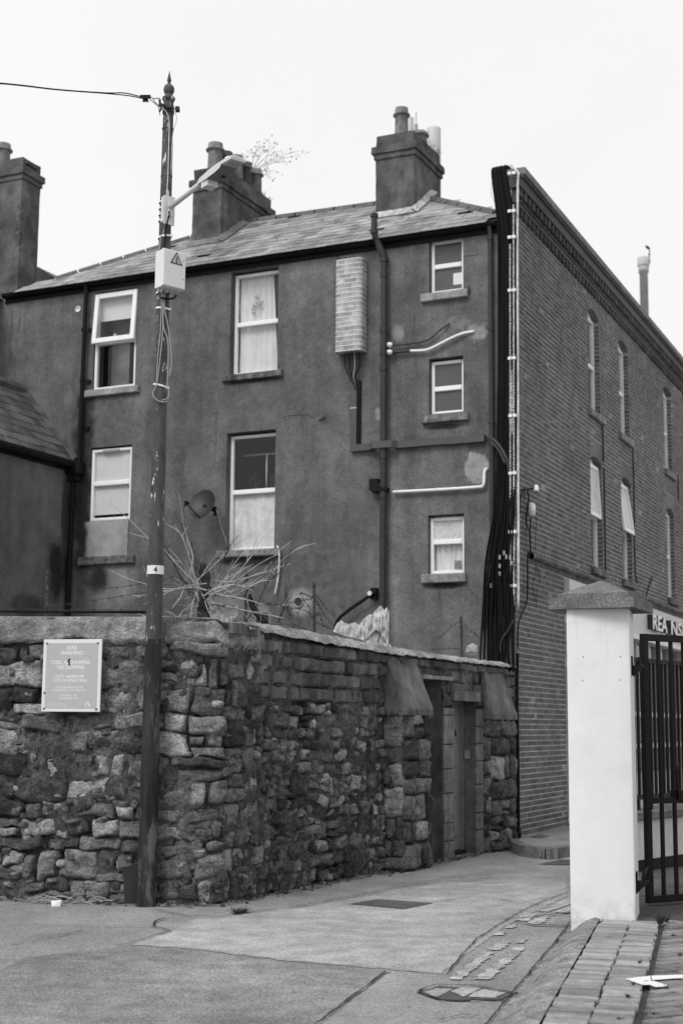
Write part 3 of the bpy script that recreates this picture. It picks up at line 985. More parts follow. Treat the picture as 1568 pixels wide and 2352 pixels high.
# eaves gutter
mb = MB()
gp = []
for k in range(9):
    q = math.pi * k / 8
    gp.append((.075 - .068 * math.cos(q), 9.05 - .075 * math.sin(q)))
ua, ub = -9.3, -.21
for a, b in zip(gp[:-1], gp[1:]):
    mb.quad(F.P(ua, a[0], a[1]), F.P(ub, a[0], a[1]), F.P(ub, b[0], b[1]), F.P(ua, b[0], b[1]))
    mb.quad(F.P(ua, .075 + (b[0] - .075) * .9, b[1] + .004), F.P(ub, .075 + (b[0] - .075) * .9, b[1] + .004), F.P(ub, .075 + (a[0] - .075) * .9, a[1] + .004), F.P(ua, .075 + (a[0] - .075) * .9, a[1] + .004))
for uu in (ua, ub):
    mb.add([F.P(uu, p[0], p[1]) for p in gp], [tuple(range(len(gp)))])
mb.box(F, ua, ub, .001, .02, 8.90, 9.05)
mb.build('gutter', 'gutter', house)
# soil stack and downpipes
def pipe(mb, pts, r, n=10): mb.tube([F.P(*p) for p in pts], r, n)
mb = MB()
pipe(mb, [(-2.02, .1, 2.2), (-2.02, .1, 8.72), (-2.035, .1, 8.80), (-2.12, .14, 9.0), (-2.14, .18, 9.06), (-2.145, .2, 9.12), (-2.145, .2, 9.42)], .05)
for z in (8.66, 8.42, 7.55, 7.2, 6.95, 5.6, 5.0, 3.55): mb.tube([F.P(-2.02, .1, z), F.P(-2.02, .1, z + .07)], .06, 10)
for z in (9.1, 9.36): mb.tube([F.P(-2.145, .2, z), F.P(-2.145, .2, z + .05)], .062, 10)
mb.tube([F.P(-2.03, .1, 8.75), F.P(-2.1, .13, 8.93)], .058, 10)
mb.build('soil_stack', 'pipe', house)
mb = MB()
pipe(mb, [(-2.15, .06, 5.22), (-2.02, .1, 5.16)], .055)
mb.box(F, -2.24, -2.1, .0, .13, 5.13, 5.3); mb.box(F, -2.2, -1.95, .02, .15, 5.1, 5.16)
mb.build('pipe_junction', 'blackp', house)
mb = MB()
pipe(mb, [(-.325, .06, 2.3), (-.325, .06, 8.86), (-.33, .08, 9.0)], .036)
for z in (8.78, 7.4, 6.0, 4.6): mb.tube([F.P(-.325, .06, z), F.P(-.325, .06, z + .05)], .045, 10)
mb.build('downpipe', 'pipe', house)
mb = MB()
pipe(mb, [(-7.56, .08, 5.9), (-7.54, .08, 8.9), (-7.54, .09, 9.0)], .036)
pipe(mb, [(-7.68, .09, 2.0), (-7.66, .09, 5.8)], .042)
mb.box(F, -7.76, -7.47, .02, .2, 5.74, 5.93); mb.box(F, -7.7, -7.54, .03, .17, 5.62, 5.74)
for z in (8.2, 7.3, 6.5): mb.tube([F.P(-7.555, .08, z), F.P(-7.555, .08, z + .05)], .045, 10); mb.box(F, -7.5, -7.42, .0, .05, z, z + .05)
mb.build('downpipe', 'blackp', house)

# ---- roof
TH = R(35)
EW, EZ = .12, 9.06
nR = F.w * math.sin(TH) + Vector((0, 0, math.cos(TH)))
def roof_px(x, y):
    P = atplane(x, y, F.P(0, EW, EZ), nR)
    return F.inv(P)
def RP(u, s, h=0.0):
    """roof point: u along the eaves, s up the slope, h off the slope"""
    return F.P(u, EW - s * math.cos(TH) + h * math.sin(TH), EZ + s * math.sin(TH) + h * math.cos(TH))
def rs(x, y):
    u, wv, z = roof_px(x, y)
    return u, (EW - wv) / math.cos(TH)
hipL = [(-9.25, -.02)] + [rs(*q) for q in ((130, 641), (440, 546), (556, 511))]
rid = [rs(866, 468), rs(985, 456)]
hipR = [rs(1141, 490), (-.22, -.0)]
outline = hipL + rid + hipR
def inside(u, s_):
    c = False
    n = len(outline)
    for i in range(n):
        (a, b), (d, e) = outline[i], outline[(i + 1) % n]
        if (b > s_) != (e > s_) and u < (d - a) * (s_ - b) / (e - b) + a: c = not c
    return c
mb = MB()
n = len(outline)
mb.add([RP(u, s_, -.03) for u, s_ in outline], [tuple(range(n))] if False else [tuple(range(n - 1, -1, -1))])
back = [F.P(-9.25, -3.6, 9.0), F.P(-.4, -3.6, 9.0)]
top = [RP(u, s_, -.035) for u, s_ in outline]
# rear slopes close the roof behind the ridge
for i in range(1, n - 2):
    a, b = top[i], top[i + 1]
    qa, qb = F.inv(a), F.inv(b)
    mb.quad(b, a, F.P(qa[0], -4.2, 9.0), F.P(qb[0], -4.2, 9.0))
mb.build('roof', 'ridge', house)
roofo = [o for o in house.children if o.name.startswith('roof')][0]
# slates, each a thin tilted piece
SLW, SLE = .262, .205
mb = MB(); mb.cur = 0
mb.bevbox(Frame((0, 0), (1, 0), (0, 1)), -SLW / 2 + .003, SLW / 2 - .003, -.006, .0, -.02, .30, .003)
mb.v = [(p[0], p[2], p[1]) for p in mb.v]; mb.f = [tuple(reversed(f)) for f in mb.f]
slate_me = mb.mesh('slate', 'slate')
rowv = (RP(0, 1) - RP(0, 0)).normalized()
row = 0
s_ = -.05
stuffm = MB()
ns = 0
while s_ < 2.7:
    u = -9.4 + (row % 2) * SLW / 2 + rng.uniform(-.02, .02)
    while u < 0:
        if inside(u, s_ + .1) or (s_ < 0 and -9.1 < u < -.3):
            if rng.random() > .012:
                P = RP(u, s_ + rng.uniform(-.012, .006), .012)
                tl = R(2.2) + rng.uniform(-.01, .012)
                yv = (rowv * math.cos(tl) - nR * math.sin(tl))
                xv = (F.u + yv.cross(F.u).normalized() * 0 + rowv * rng.uniform(-.015, .015)).normalized()
                zv = xv.cross(yv).normalized()
                if ns < 300:
                    M = Matrix(((xv.x, yv.x, zv.x, P.x), (xv.y, yv.y, zv.y, P.y), (xv.z, yv.z, zv.z, P.z), (0, 0, 0, 1)))
                    # keep within the outline at hips and ridge
                    inst('slate', slate_me, M, roofo)
                else:
                    stuffm.cur = rng.random()
                    stuffm.add([P + xv * (-SLW / 2) , P + xv * (SLW / 2), P + xv * (SLW / 2) + yv * .29, P + xv * (-SLW / 2) + yv * .29], [(0, 1, 2, 3)])
                ns += 1
        u += SLW
    s_ += SLE
    row += 1
if stuffm.v: stuffm.build('upper_slates', 'slate', roofo, kind='stuff')
# hip and ridge tiles
def ridge_run(a, b, r=.085):
    L = (b - a).length
    k = max(1, round(L / .4))
    for i in range(k):
        p, q = a.lerp(b, i / k), a.lerp(b, (i + 1) / k - .012)
        mb = MB()
        t = (q - p).normalized(); sd = t.cross(Vector((0, 0, 1))).normalized(); up = sd.cross(t)
        prof = [(-r * 1.15, -.05), (-r * .8, .02), (0, .055), (r * .8, .02), (r * 1.15, -.05), (0, -.06)]
        va = [p + sd * x + up * y for x, y in prof]; vb = [q + sd * x + up * y for x, y in prof]
        m = len(prof)
        mb.cur = rng.random()
        mb.add(va + vb, [(j, m + j, m + (j + 1) % m, (j + 1) % m) for j in range(m)] + [tuple(range(m)), tuple(range(2 * m - 1, m - 1, -1))])
        mb.build('ridge_tile', 'ridge', roofo)
pts = [RP(u, s_, .0) for u, s_ in outline[1:-1]]
for a, b in zip(pts[:-1], pts[1:]): ridge_run(a, b)

# ---- chimneys
def chimney(parent, u0, u1, w1, depth, zb, zt, pots, matn='chimney', weath=0, name='chimney', capk=1.0):
    mb = MB()
    w0 = w1 - depth
    def stack(mb, e, za, zc):
        nu = 6; nd = 14; nv = 8
        for (p, q) in (((u0 - e, w1 + e), (u1 + e, w1 + e)), ((u1 + e, w1 + e), (u1 + e, w0 - e)), ((u1 + e, w0 - e), (u0 - e, w0 - e)), ((u0 - e, w0 - e), (u0 - e, w1 + e))):
            def fn(i, j, p=p, q=q):
                u, wv, z = p[0] + (q[0] - p[0]) * i, p[1] + (q[1] - p[1]) * i, za + (zc - za) * j
                d = .012 * fbm(u, wv, z, 4, 2)
                cu, cw = (u0 + u1) / 2, (w0 + w1) / 2
                k = 1 + d / max(.3, (u1 - u0) / 2)
                return F.P(cu + (u - cu) * k, cw + (wv - cw) * (1 + d / (depth / 2)), z)
            mb.grid(fn, 8, nv)
        mb.box(F, u0 - e + .01, u1 + e - .01, w0 - e + .01, w1 + e - .01, zc - .05, zc + .001)
    stack(mb, 0, zb, zt)
    ch = mb.build(name, matn, parent, smooth=False)
    mb = MB()
    stack(mb, .025, zt, zt + .085 * capk); stack(mb, .055, zt + .085 * capk, zt + .2 * capk)
    mb.box(F, u0 - .02, u1 + .02, w0 - .02, w1 + .02, zt - .01, zt + .02)
    mb.box(F, u0 - .05, u1 + .05, w0 - .05, w1 + .05, zt + .08 * capk, zt + .1 * capk)
    mb.build('oversailing_course', matn, ch)
    mb = MB()
    stack(mb, -.01, zt + .2 * capk, zt + .4 * capk)
    mb.build('chimney_top', 'chimney', ch)
    for (pu, pw, r, h, mt) in pots:
        mb = MB()
        z = zt + .4 * capk - .02
        mb.lathe([(r * 1.05, 0), (r * .98, .04), (r * .92, h * .72), (r * .95, h * .74), (r * 1.22, h * .76), (r * 1.24, h * .80), (r * 1.02, h * .84), (r * .98, h * .86), (r * .95, h), (r * .75, h), (r * .7, h - .2)], F.P(pu, pw, z), n=18)
        mb.build('chimney_pot', mt, ch, smooth=True)
    return ch
# right-hand chimney
P0 = Vector(); q = roof_px(950, 487)
u1, w1 = q[0], q[1]
u0 = F.px(862, 480, w1)[0]
zt = F.px(950, 352, w1)[1]
wfar = F.side(1011, 430, u1)[0]
depth = min(w1 - wfar, 2.2)
chR = chimney(house, u0, u1, w1, depth, 9.3, zt, [((u0 + u1) / 2 - .0, w1 - .28, .115, .56, 'pot'), ((u0 + u1) / 2 + .14, w1 - depth * .62, .13, .30, 'pot')])
CHR = (u0, u1, w1, depth, zt)
# middle chimney
q = roof_px(506, 555)
u1, w1 = q[0], q[1]
u0 = F.px(441, 520, w1)[0]
zt = F.px(507, 430, w1)[1]
wfar = F.side(624, 480, u1)[0]
depth = min(w1 - wfar, 3.4)
um = (u0 + u1) / 2
chM = chimney(house, u0, u1, w1, depth, 9.2, zt, [(um - .0, w1 - .25, .135, .55, 'pot'), (um + .04, w1 - .25 - depth * .17, .12, .5, 'pot_dark'), (um + .1, w1 - depth * .45, .125, .52, 'pot'), (um + .12, w1 - depth * .62, .12, .5, 'pot_dark'), (um + .16, w1 - depth * .78, .12, .48, 'pot')])
CHM = (u0, u1, w1, depth, zt)
print('chimneys', CHR, CHM)
# mortar flashing where the chimneys meet the slates
for (u0, u1, w1, depth, zt), mt in ((CHR, 'flashing'), (CHM, 'lead')):
    mb = MB()
    sF = (EW - w1) / math.cos(TH)
    mb.cur = 0
    def fl(i, j):
        u = u0 - .06 + (u1 - u0 + .12) * i
        return RP(u, sF - .12 + .13 * j + .02 * nz(u, j, 0, 8), .03 + .06 * j + .01 * nz(u, j, 0, 9))
    mb.grid(fl, 14, 3)
    def f2(i, j):
        s2 = sF - .1 + i * 1.1
        return RP(u1 + .1 - .105 * j + .02 * nz(s2, j, 0, 9), s2, .03 + .07 * j + .015 * nz(s2, j, 0, 9))
    mb.grid(f2, 16, 3)
    mb.build('flashing', mt, roofo, smooth=True)

# ================================================================== LEFT NEIGHBOURS
UA = -7.75
ann = thing('lean_to_annexe', 'low rendered annexe with mossy slate roof at the far left', 'building', tuple(F.P(-8.6, 2.2, 0)))
ridu, ridz = F.px(57, 897)
ezA = F.px(178, 1062)[1]
print('annexe ridge', ridu, ridz, 'eave', ezA)
mb = MB()
LA = 5.2
mb.box(F, UA - 2.6, UA, .002, LA, -.1, ezA - .02)
mb.build('wall', 'render_side', ann)
mb = MB()
ue = UA + .1
slope = math.atan2(ridz - ezA, ue - ridu)
for sgn in (1, -1):
    a = ridu + sgn * (ue - ridu)
    p = [F.P(a, .003, ezA), F.P(a, LA + .1, ezA), F.P(ridu, LA + .1, ridz), F.P(ridu, .003, ridz)]
    dn = Vector((0, 0, -.06))
    mb.hexa([p[0] + dn, p[1] + dn, p[2] + dn, p[3] + dn, p[0], p[1], p[2], p[3]])
mb.quad(F.P(ue, LA, ezA), F.P(ridu, LA, ridz), F.P(2 * ridu - ue, LA, ezA), F.P(ridu, LA, ezA - .1))
rfA = mb.build('roof', 'slate_old', ann)
mb = MB()
mb.bevbox(Frame((0, 0), (1, 0), (0, 1)), -.127, .127, -.008, .0, -.02, .26, .003)
mb.v = [(p[0], p[2], p[1]) for p in mb.v]; mb.f = [tuple(reversed(f)) for f in mb.f]
slate2 = mb.mesh('slate', 'slate_old')
SLn = math.hypot(ridz - ezA, ue - ridu)
upv = (F.u * (ridu - ue) + Vector((0, 0, ridz - ezA))).normalized()
row = 0
d = -.03
while d < SLn - .12:
    wv = .15 + (row % 2) * .13
    while wv < 3.4:
        P = F.P(ue, wv + rng.uniform(-.01, .01), ezA) + upv * (d + rng.uniform(-.012, .012))
        xv = (-F.w + upv * rng.uniform(-.03, .03)).normalized()
        nrm = xv.cross(upv).normalized()
        if nrm.z < 0: xv = -xv; nrm = -nrm
        tl = R(2.2) + rng.uniform(-.02, .025)
        yv = (upv * math.cos(tl) - nrm * math.sin(tl))
        xv = yv.cross(nrm).normalized()
        zv = xv.cross(yv)
        P = P + nrm * .016
        inst('slate', slate2, Matrix(((xv.x, yv.x, zv.x, P.x), (xv.y, yv.y, zv.y, P.y), (xv.z, yv.z, zv.z, P.z), (0, 0, 0, 1))), rfA)
        wv += .26
    d += .2
    row += 1
mb = MB()   # mortar fillet against the facade, ridge, gutter
def vf(i, j):
    P = F.P(ridu + (ue - ridu) * i, .14 * (1 - j) + .0, ridz + (ezA - ridz) * i + .025 + .07 * j)
    return P + Vector((0, 0, .012 * nz(i * 9, j * 4, 0, 1)))
mb.grid(vf, 22, 2)
mb.build('flashing', 'chimney', rfA, smooth=True)
mb = MB()
k = 9
for i in range(k):
    mb.cur = rng.random()
    mb.tube([F.P(ridu, .1 + LA * i / k, ridz), F.P(ridu, .1 + LA * (i + .97) / k, ridz)], .1, 8)
mb.build('ridge_tiles', 'ridge', rfA)
mb = MB()
mb.tube([F.P(ue + .03, .05, ezA - .06), F.P(ue + .03, LA + .1, ezA - .06)], .065, 8)
mb.box(F, UA, UA + .06, .05, LA, ezA - .16, ezA - .03)
mb.build('gutter', 'gutter', ann)

lh = thing('neighbour_house', 'tall rendered house at the left edge with a crumbling chimney', 'house', tuple(F.P(-10.5, 0, 0)))
mb = MB()
mb.box(F, -14.5, -9.42, .003, 3.2, 0, 9.0)
mb.build('wall', 'render_side', lh)
mb = MB()
mb.quad(F.P(-14.6, 3.3, 9.0), F.P(-9.36, 3.3, 9.0), F.P(-9.36, 3.3, 9.03), F.P(-14.6, 3.3, 9.03))
mb.hexa([F.P(-14.6, 3.3, 8.99), F.P(-9.36, 3.3, 8.99), F.P(-9.36, -.2, 8.99), F.P(-14.6, -.2, 8.99), F.P(-14.6, 3.2, 9.08), F.P(-10.2, 3.2, 9.08), F.P(-10.2, -.1, 9.08), F.P(-14.6, -.1, 9.08)])
# the slated slope seen between the chimney and the nearer hip
p0 = [F.P(*(lambda t: (t[0], -1.6, t[1]))(F.px(x, y, -1.6))) for x, y in ((86, 612), (131, 640), (120, 668), (60, 676))]
q0 = [p + F.w * -3 for p in p0]
mb.hexa([p0[3], p0[2], q0[2], q0[3], p0[0], p0[1], q0[1], q0[0]])
mb.build('roof', 'slate_old', lh)
uc = F.px(43, 600, -.02)[0]
zt = F.px(45, 410, -.02)[1]
zb2 = 8.9
wfar = F.side(90, 520, uc)[0]
print('left chimney', uc, zt, wfar)
chL = chimney(lh, uc - 1.1, uc, -.02, min(-.02 - wfar, 3.0), zb2, zt, [(uc - .80, -.45, .14, .55, 'pot')], weath=1)
mb = MB()   # ragged remains of the crumbled flaunching on top
for k in range(26):
    wv = -.1 - (min(-.02 - wfar, 3.0) - .25) * rng.random(); u = uc - .02 - .5 * rng.random() * (1 if k % 2 else .2)
    a = rng.uniform(.03, .08)
    P = F.P(u, wv, zt + .30)
    mb.hexa([P + F.u * (sx * a * rng.uniform(.7, 1.2)) + F.w * (sy * a * rng.uniform(.7, 1.3)) + Vector((0, 0, zz * a * rng.uniform(.5, 1.1))) for zz in (0, 1) for sx, sy in ((-1, -1), (1, -1), (1, 1), (-1, 1))])
mb.build('broken_mortar', 'chimney', chL)
mb = MB()   # patches where the render has fallen off the corner
rqc = random.Random(4)
for k in range(22):
    z = zt - .25 - 1.15 * rqc.random()
    P = F.P(uc - .035 + rqc.uniform(-.03, .004), -.052 + rqc.uniform(-.05, .004), z)
    a = rqc.uniform(.03, .046)
    mb.hexa([P + F.u * (sx * a * rqc.uniform(.7, 1.1)) + F.w * (sy * a * rqc.uniform(.8, 1.15)) + Vector((0, 0, zz * a * rqc.uniform(.3, 1.3))) for zz in (-1, 1) for sx, sy in ((-1, -1), (1, -1), (1, 1), (-1, 1))])
mb.build('exposed_brick', 'sill_dark', chL, kind='stuff')

# ================================================================== BRICK BUILDING
bb = thing('brick_building', 'long three-storey brick building with dentilled cornice, its flank running away on the right', 'building', tuple(B.P(6, -.2, 0)))
BL = 16.0
CRS = .0775
BWIN = []   # u0 u1 z0 spring crown kind
for (u0, u1) in ((4.33, 5.16), (6.59, 7.43), (10.67, 11.52), (13.2, 14.05)):
    BWIN.append((u0, u1, 7.10, 8.86, 8.99, 'up'))
    BWIN.append((u0, u1, 4.345, 6.20, 6.33, 'low'))
ops = [(a[0], a[1], a[2], a[4] + .002) for a in BWIN]
SHOP = (2.56, BL - .01, .0, 3.97)
mb = MB()
class Bm(Frame):
    pass
Bm_ = Bm(CORN, (B.u.x, B.u.y), (B.w.x, B.w.y)); Bm_.o = B.o - B.w * .004
wall_open(mb, Bm_, 0, BL, -.1, 9.84, .225, ops + [SHOP])
bwall = mb.build('wall', 'brick_mortar', bb)
mb = MB()
mb.box(F, -.2315, -.0085, -.23, -.008, -.1, 9.84)
mb.build('wall_end', 'brick_mortar', bb)
def brick_clear(u0, u1, z0, z1):
    """pieces of a brick left over after the openings are cut out"""
    segs = [(u0, u1)]
    for a, b, c, d in ([(o[0], o[1], o[2], o[4] + .30) for o in BWIN] + [SHOP]):
        if z1 > c + .004 and z0 < d - .004:
            new = []
            for p, q in segs:
                if q <= a or p >= b: new.append((p, q)); continue
                if p < a: new.append((p, a - .001))
                if q > b: new.append((b + .001, q))
            segs = new
    return [(p, q) for p, q in segs if q - p > .03]
bricks = []
k = 0
z = .135
while z < 9.28:
    u = 0.0 if k % 2 == 0 else -.16
    i = k % 2
    while u < BL:
        ln = .215 if (i % 2 == 0) else .1025
        a, b = max(u, .0), min(u + ln, BL)
        if b - a > .03:
            for p, q in brick_clear(a, b, z, z + .0625): bricks.append((p, q, z))
        u += ln + .0105
        i += 1
    z += CRS
    k += 1
def pxarea(p, q, z):
    pts = [proj(B.P(p, 0, z)), proj(B.P(q, 0, z)), proj(B.P(q, 0, z + .0625)), proj(B.P(p, 0, z + .0625))]
    if pts[0][0] > 1298 or pts[0][0] < 1188: return 0
    return abs(sum(pts[i][0] * pts[(i + 1) % 4][1] - pts[(i + 1) % 4][0] * pts[i][1] for i in range(4))) / 2
order = sorted(range(len(bricks)), key=lambda i: -pxarea(*bricks[i]))
single = set(order[:300])
stm = {}
def brick_mesh(ln):
    key = round(ln, 2)
    if key not in stm:
        mb = MB(); mb.box(Frame((0, 0), (1, 0), (0, 1)), 0, ln, -.03, 0, 0, .0625, skip=())
        stm[key] = mb.mesh('brick', 'brick')
    return stm[key]
stuff = MB()
for i, (p, q, z) in enumerate(bricks):
    j = rng.uniform(-.0025, .0025)
    if i in single:
        # B frame is left-handed in (u, w): mirror u so the piece keeps its outward faces
        P = B.P(p, j, z)
        M = Matrix(((B.u.x, B.w.x, 0, P.x), (B.u.y, B.w.y, 0, P.y), (0, 0, 1, P.z), (0, 0, 0, 1)))
        o = inst('brick', brick_mesh(q - p), M, bwall)
    else:
        stuff.cur = rng.random()
        if pxarea(p, q, z) == 0 and p > 13.5 : continue
        stuff.box(B, p, q, -.006, j, z, z + .0625, skip=())
# brick ends on the narrow return towards the camera, and in the window reveals
z = .135
while z < 9.7:
    stuff.cur = rng.random()
    stuff.box(F, -.225, -.012, -.03, .0, z, z + .0625)
    z += CRS
for (u0, u1, z0, sp_, cr_, kd) in BWIN[:6]:
    z = z0 + .02
    kk = 0
    while z < sp_ - .05:
        stuff.cur = rng.random()
        stuff.box(B, u1 - .005, u1 + .002, -.105, -.012, z, z + .0625)
        z += CRS
        kk += 1
stuff.build('brickwork', 'brick', bwall, kind='stuff')
# gauged arches
def arcz(u, u0, u1, sp_, cr_):
    t = (u - (u0 + u1) / 2) / ((u1 - u0) / 2)
    return sp_ + (cr_ - sp_) * max(0, 1 - t * t) ** .75
for (u0, u1, z0, sp_, cr_, kd) in BWIN:
    mb = MB()
    nv_ = 10
    ztop = cr_ + .295
    ext = 0
    for i in range(nv_):
        mb.cur = rng.random()
        a = u0 + (u1 - u0) * i / nv_ + .003; b = u0 + (u1 - u0) * (i + 1) / nv_ - .003
        za, zb_ = arcz(a, u0, u1, sp_, cr_), arcz(b, u0, u1, sp_, cr_)
        p = [B.P(a, -.11, za), B.P(b, -.11, zb_), B.P(b, -.001, zb_), B.P(a, -.001, za), B.P(a, -.11, ztop), B.P(b, -.11, ztop), B.P(b, -.001, ztop), B.P(a, -.001, ztop)]
        zc1 = (za + zb_) / 2 + .11
        for lo, hi in ((0, .36), (.38, .68), (.70, 1.0)):
            def lerp(s_): return [p[k].lerp(p[k + 4], s_) for k in range(4)]
            l, h = lerp(lo), lerp(hi)
            mb.hexa([l[3], l[2], l[1], l[0], h[3], h[2], h[1], h[0]] if False else l + h)
    mb.build('arch', 'arch', bb)
# windows in the flank
for wi, (u0, u1, z0, sp_, cr_, kd) in enumerate(BWIN):
    mb = MB()
    wa, wb = -.17, -.105
    t = .055
    zm = (z0 + sp_) / 2 + .02
    zt_ = sp_ + .02
    mb.box(B, u0 + .004, u0 + t, wa, wb, z0 + .01, zt_); mb.box(B, u1 - t, u1 - .004, wa, wb, z0 + .01, zt_)
    mb.box(B, u0 + t, u1 - t, wa, wb - .002, z0 + .01, z0 + .08); mb.box(B, u0 + t, u1 - t, wa, wb - .002, zt_ - t, zt_)
    mb.box(B, u0 + t, u1 - t, wa, wb + .004, zm - .035, zm + .035)
    # arched head filler
    for i in range(8):
        a = u0 + (u1 - u0) * i / 8; b = u0 + (u1 - u0) * (i + 1) / 8
        mb.box(B, a, b, wa, wb - .02, zt_ - .002, max(zt_ + .001, min(arcz(a, u0, u1, sp_, cr_), arcz(b, u0, u1, sp_, cr_)) + .02))
    win = mb.build('window', 'upvc', bb)
    tilt = {1: .05, 3: .12}.get(wi, 0)
    mb = MB(); mb.box(B, u0 + t, u1 - t, wa + .02, wa + .03, z0 + .08, zm - .035)
    mb.build('pane', 'glass', win)
    if tilt:
        TB = tilted(B, 0, 1, zt_ - .02, zm - .02, tilt)
        mb = MB()
        a, b = u0 + .03, u1 - .03
        mb.box(TB, a, a + .06, wb, wb + .045, zm - .02, zt_ - .02); mb.box(TB, b - .06, b, wb, wb + .045, zm - .02, zt_ - .02)
        mb.box(TB, a + .06, b - .06, wb, wb + .044, zm - .02, zm + .045); mb.box(TB, a + .06, b - .06, wb, wb + .044, zt_ - .085, zt_ - .02)
        mb.build('sash', 'upvc', win)
        mb = MB(); mb.box(TB, a + .06, b - .06, wb + .015, wb + .025, zm + .045, zt_ - .085)
        mb.build('pane', 'frost_and_sky', win)  # pale colour painted in for the white sky mirrored by the tipped pane
    else:
        mb = MB(); mb.box(B, u0 + t, u1 - t, wa + .02, wa + .03, zm + .035, zt_ - t)
        mb.build('pane', 'glass', win)
    mb = MB()
    mb.bevbox(B, u0 - .09, u1 + .10, -.1, .07, z0 - .115, z0 + .01, .01)
    mb.build('sill', 'sill_dark' if kd == 'low' else 'sill', win)
mb = MB()
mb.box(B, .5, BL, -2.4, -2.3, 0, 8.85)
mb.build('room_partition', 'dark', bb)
# cornice: coping, soffit course, two rows of dentils and a moulding
cor = MB()
cor.box(B, -.04, BL, -.23, .19, 9.70, 9.735)
cor.box(B, -.03, BL, -.23, .15, 9.56, 9.699)
cor.box(B, -.01, BL, -.02, .055, 9.335, 9.395)
cor.box(B, -.005, BL, -.02, .075, 9.395, 9.43)
cor = cor.build('cornice', 'cornice', bb)
mb = MB(); mb.box(B, -.05, BL, -.235, .22, 9.736, 9.84)
mb.build('coping', 'coping', bb)
def dent(ln, dp, h):
    mb = MB(); mb.box(Frame((0, 0), (1, 0), (0, 1)), 0, ln, -.02, dp, 0, h)
    return mb.mesh('dentil', 'cornice')
d1, d2 = dent(.105, .13, .125), dent(.112, .045, .10)
u = .02
k = 0
while u < 14:
    for me, uu, z in ((d1, u, 9.431), (d2, u + .06, 9.232)):
        P = B.P(uu, 0, z)
        inst('dentil', me, Matrix(((B.u.x, B.w.x, 0, P.x), (B.u.y, B.w.y, 0, P.y), (0, 0, 1, P.z), (0, 0, 0, 1))), cor)
    u += .212
# ledge over the shop
mb = MB()
def ledge(i, j):
    u = .66 + (BL - .66) * i
    q = 2 * math.pi * j
    return B.P(u, .035 + (.05 + .015 * nz(u, 0, 0, 3)) * math.cos(q), 4.13 + (.05 + .02 * nz(u, 5, 0, 4)) * math.sin(q) + .012 * nz(u, 3, j, 7))
mb.grid(ledge, 160, 8)
mb.build('string_course', 'sill_dark', bb, smooth=True)
# shop front
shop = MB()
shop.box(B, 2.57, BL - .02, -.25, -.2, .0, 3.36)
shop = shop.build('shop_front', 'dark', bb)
mb = MB(); mb.box(B, 2.55, BL - .02, -.2, .09, 3.37, 3.97); mb.build('fascia', 'shopfascia', shop)
mb = MB(); mb.box(B, 2.55, BL - .02, -.2, .12, 3.28, 3.368); mb.build('fascia_rail', 'signwhite', shop)
mb = MB()
mb.box(B, 2.565, 2.76, -.2, .03, .30, 3.275); mb.build('pilaster', 'pilaster', shop)
mb = MB(); mb.box(B, 2.56, 2.80, -.2, .05, .12, .299); mb.build('pilaster_base', 'kerb', shop)
mb = MB(); mb.box(B, 2.555, 2.80, -.19, .06, 2.58, 2.70); mb.build('pilaster_capital', 'signwhite', shop)
mb = MB(); mb.box(B, 2.78, BL - .1, -.19, -.06, .12, .78); mb.build('stall_riser', 'pilaster', shop)
for u in (4.2, 5.35, 6.5, 7.7, 8.8, 9.9, 11.0, 12.1):
    mb = MB(); mb.box(B, u, u + .09, -.19, -.03, .78, 3.275); mb.build('mullion', 'pilaster', shop)
for z in (1.85, 1.25):
    mb = MB(); mb.box(B, 2.8, BL - .1, -.185, -.05, z, z + .09); mb.build('transom', 'signwhite', shop)
mb = MB(); mb.box(B, 2.8, BL - .1, -.14, -.13, .78, 3.275); mb.build('shop_glass', 'glass', shop)
def letters(body, u, size, z):
    vs, fs = text_mesh(body, size, .02, .0, 'LEFT')
    return vs, fs
for body, u, ln in (('REA', 8.12, 1.40), ('NSEE', 9.85, 2.1)):
    vs, fs = text_mesh(body, .40, .022, .055, 'LEFT')
    mx = max(v[0] for v in vs)
    mb = MB()
    zc = [v[2] for v in vs]
    mb.add([B.P(u + v[0] * ln / mx, .147 + v[2], 3.54 + v[1]) for v in vs], [tuple(reversed(f)) for f in fs])
    for i, f in enumerate(mb.f):
        z = [vs[k][2] for k in f]
        mb.mi[i] = 0 if min(z) > .05 else 1
    mb.build('sign_letters', ['shopletter', 'letterside'], shop)

# ================================================================== STONE WALL
raw = [(-6.0, 14.47), (-3.2, 13.87), (-1.8, 13.52), (-1.38, 13.44), (-1.13, 13.52), (-.97, 13.80), (-.85, 14.15), (-.61, 14.594), (2.47, 20.3), (2.90, 21.1)]
dense = []
for a, b in zip(raw[:-1], raw[1:]):
    n = max(2, int(math.hypot(b[0] - a[0], b[1] - a[1]) / .02))
    dense += [(a[0] + (b[0] - a[0]) * i / n, a[1] + (b[1] - a[1]) * i / n) for i in range(n)]
dense = np.array(dense)
ker = np.ones(11) / 11
sm = np.stack([np.convolve(np.pad(dense[:, c], 5, mode='edge'), ker, 'valid') for c in (0, 1)], 1)
seg = np.hypot(*np.diff(sm, axis=0).T)
SS = np.concatenate([[0], np.cumsum(seg)])
TT = np.gradient(sm, SS, axis=0)
TT /= np.hypot(TT[:, 0], TT[:, 1])[:, None]
def WP(s_, z, w_=0.0):
    x, y = np.interp(s_, SS, sm[:, 0]), np.interp(s_, SS, sm[:, 1])
    tx, ty = np.interp(s_, SS, TT[:, 0]), np.interp(s_, SS, TT[:, 1])
    return Vector((x + ty * w_, y - tx * w_, z))
i0 = np.argmin(np.hypot(sm[:, 0] - (-.61), sm[:, 1] - 14.594))
SU = SS[i0] - .504           # s = SU + u on the straight part
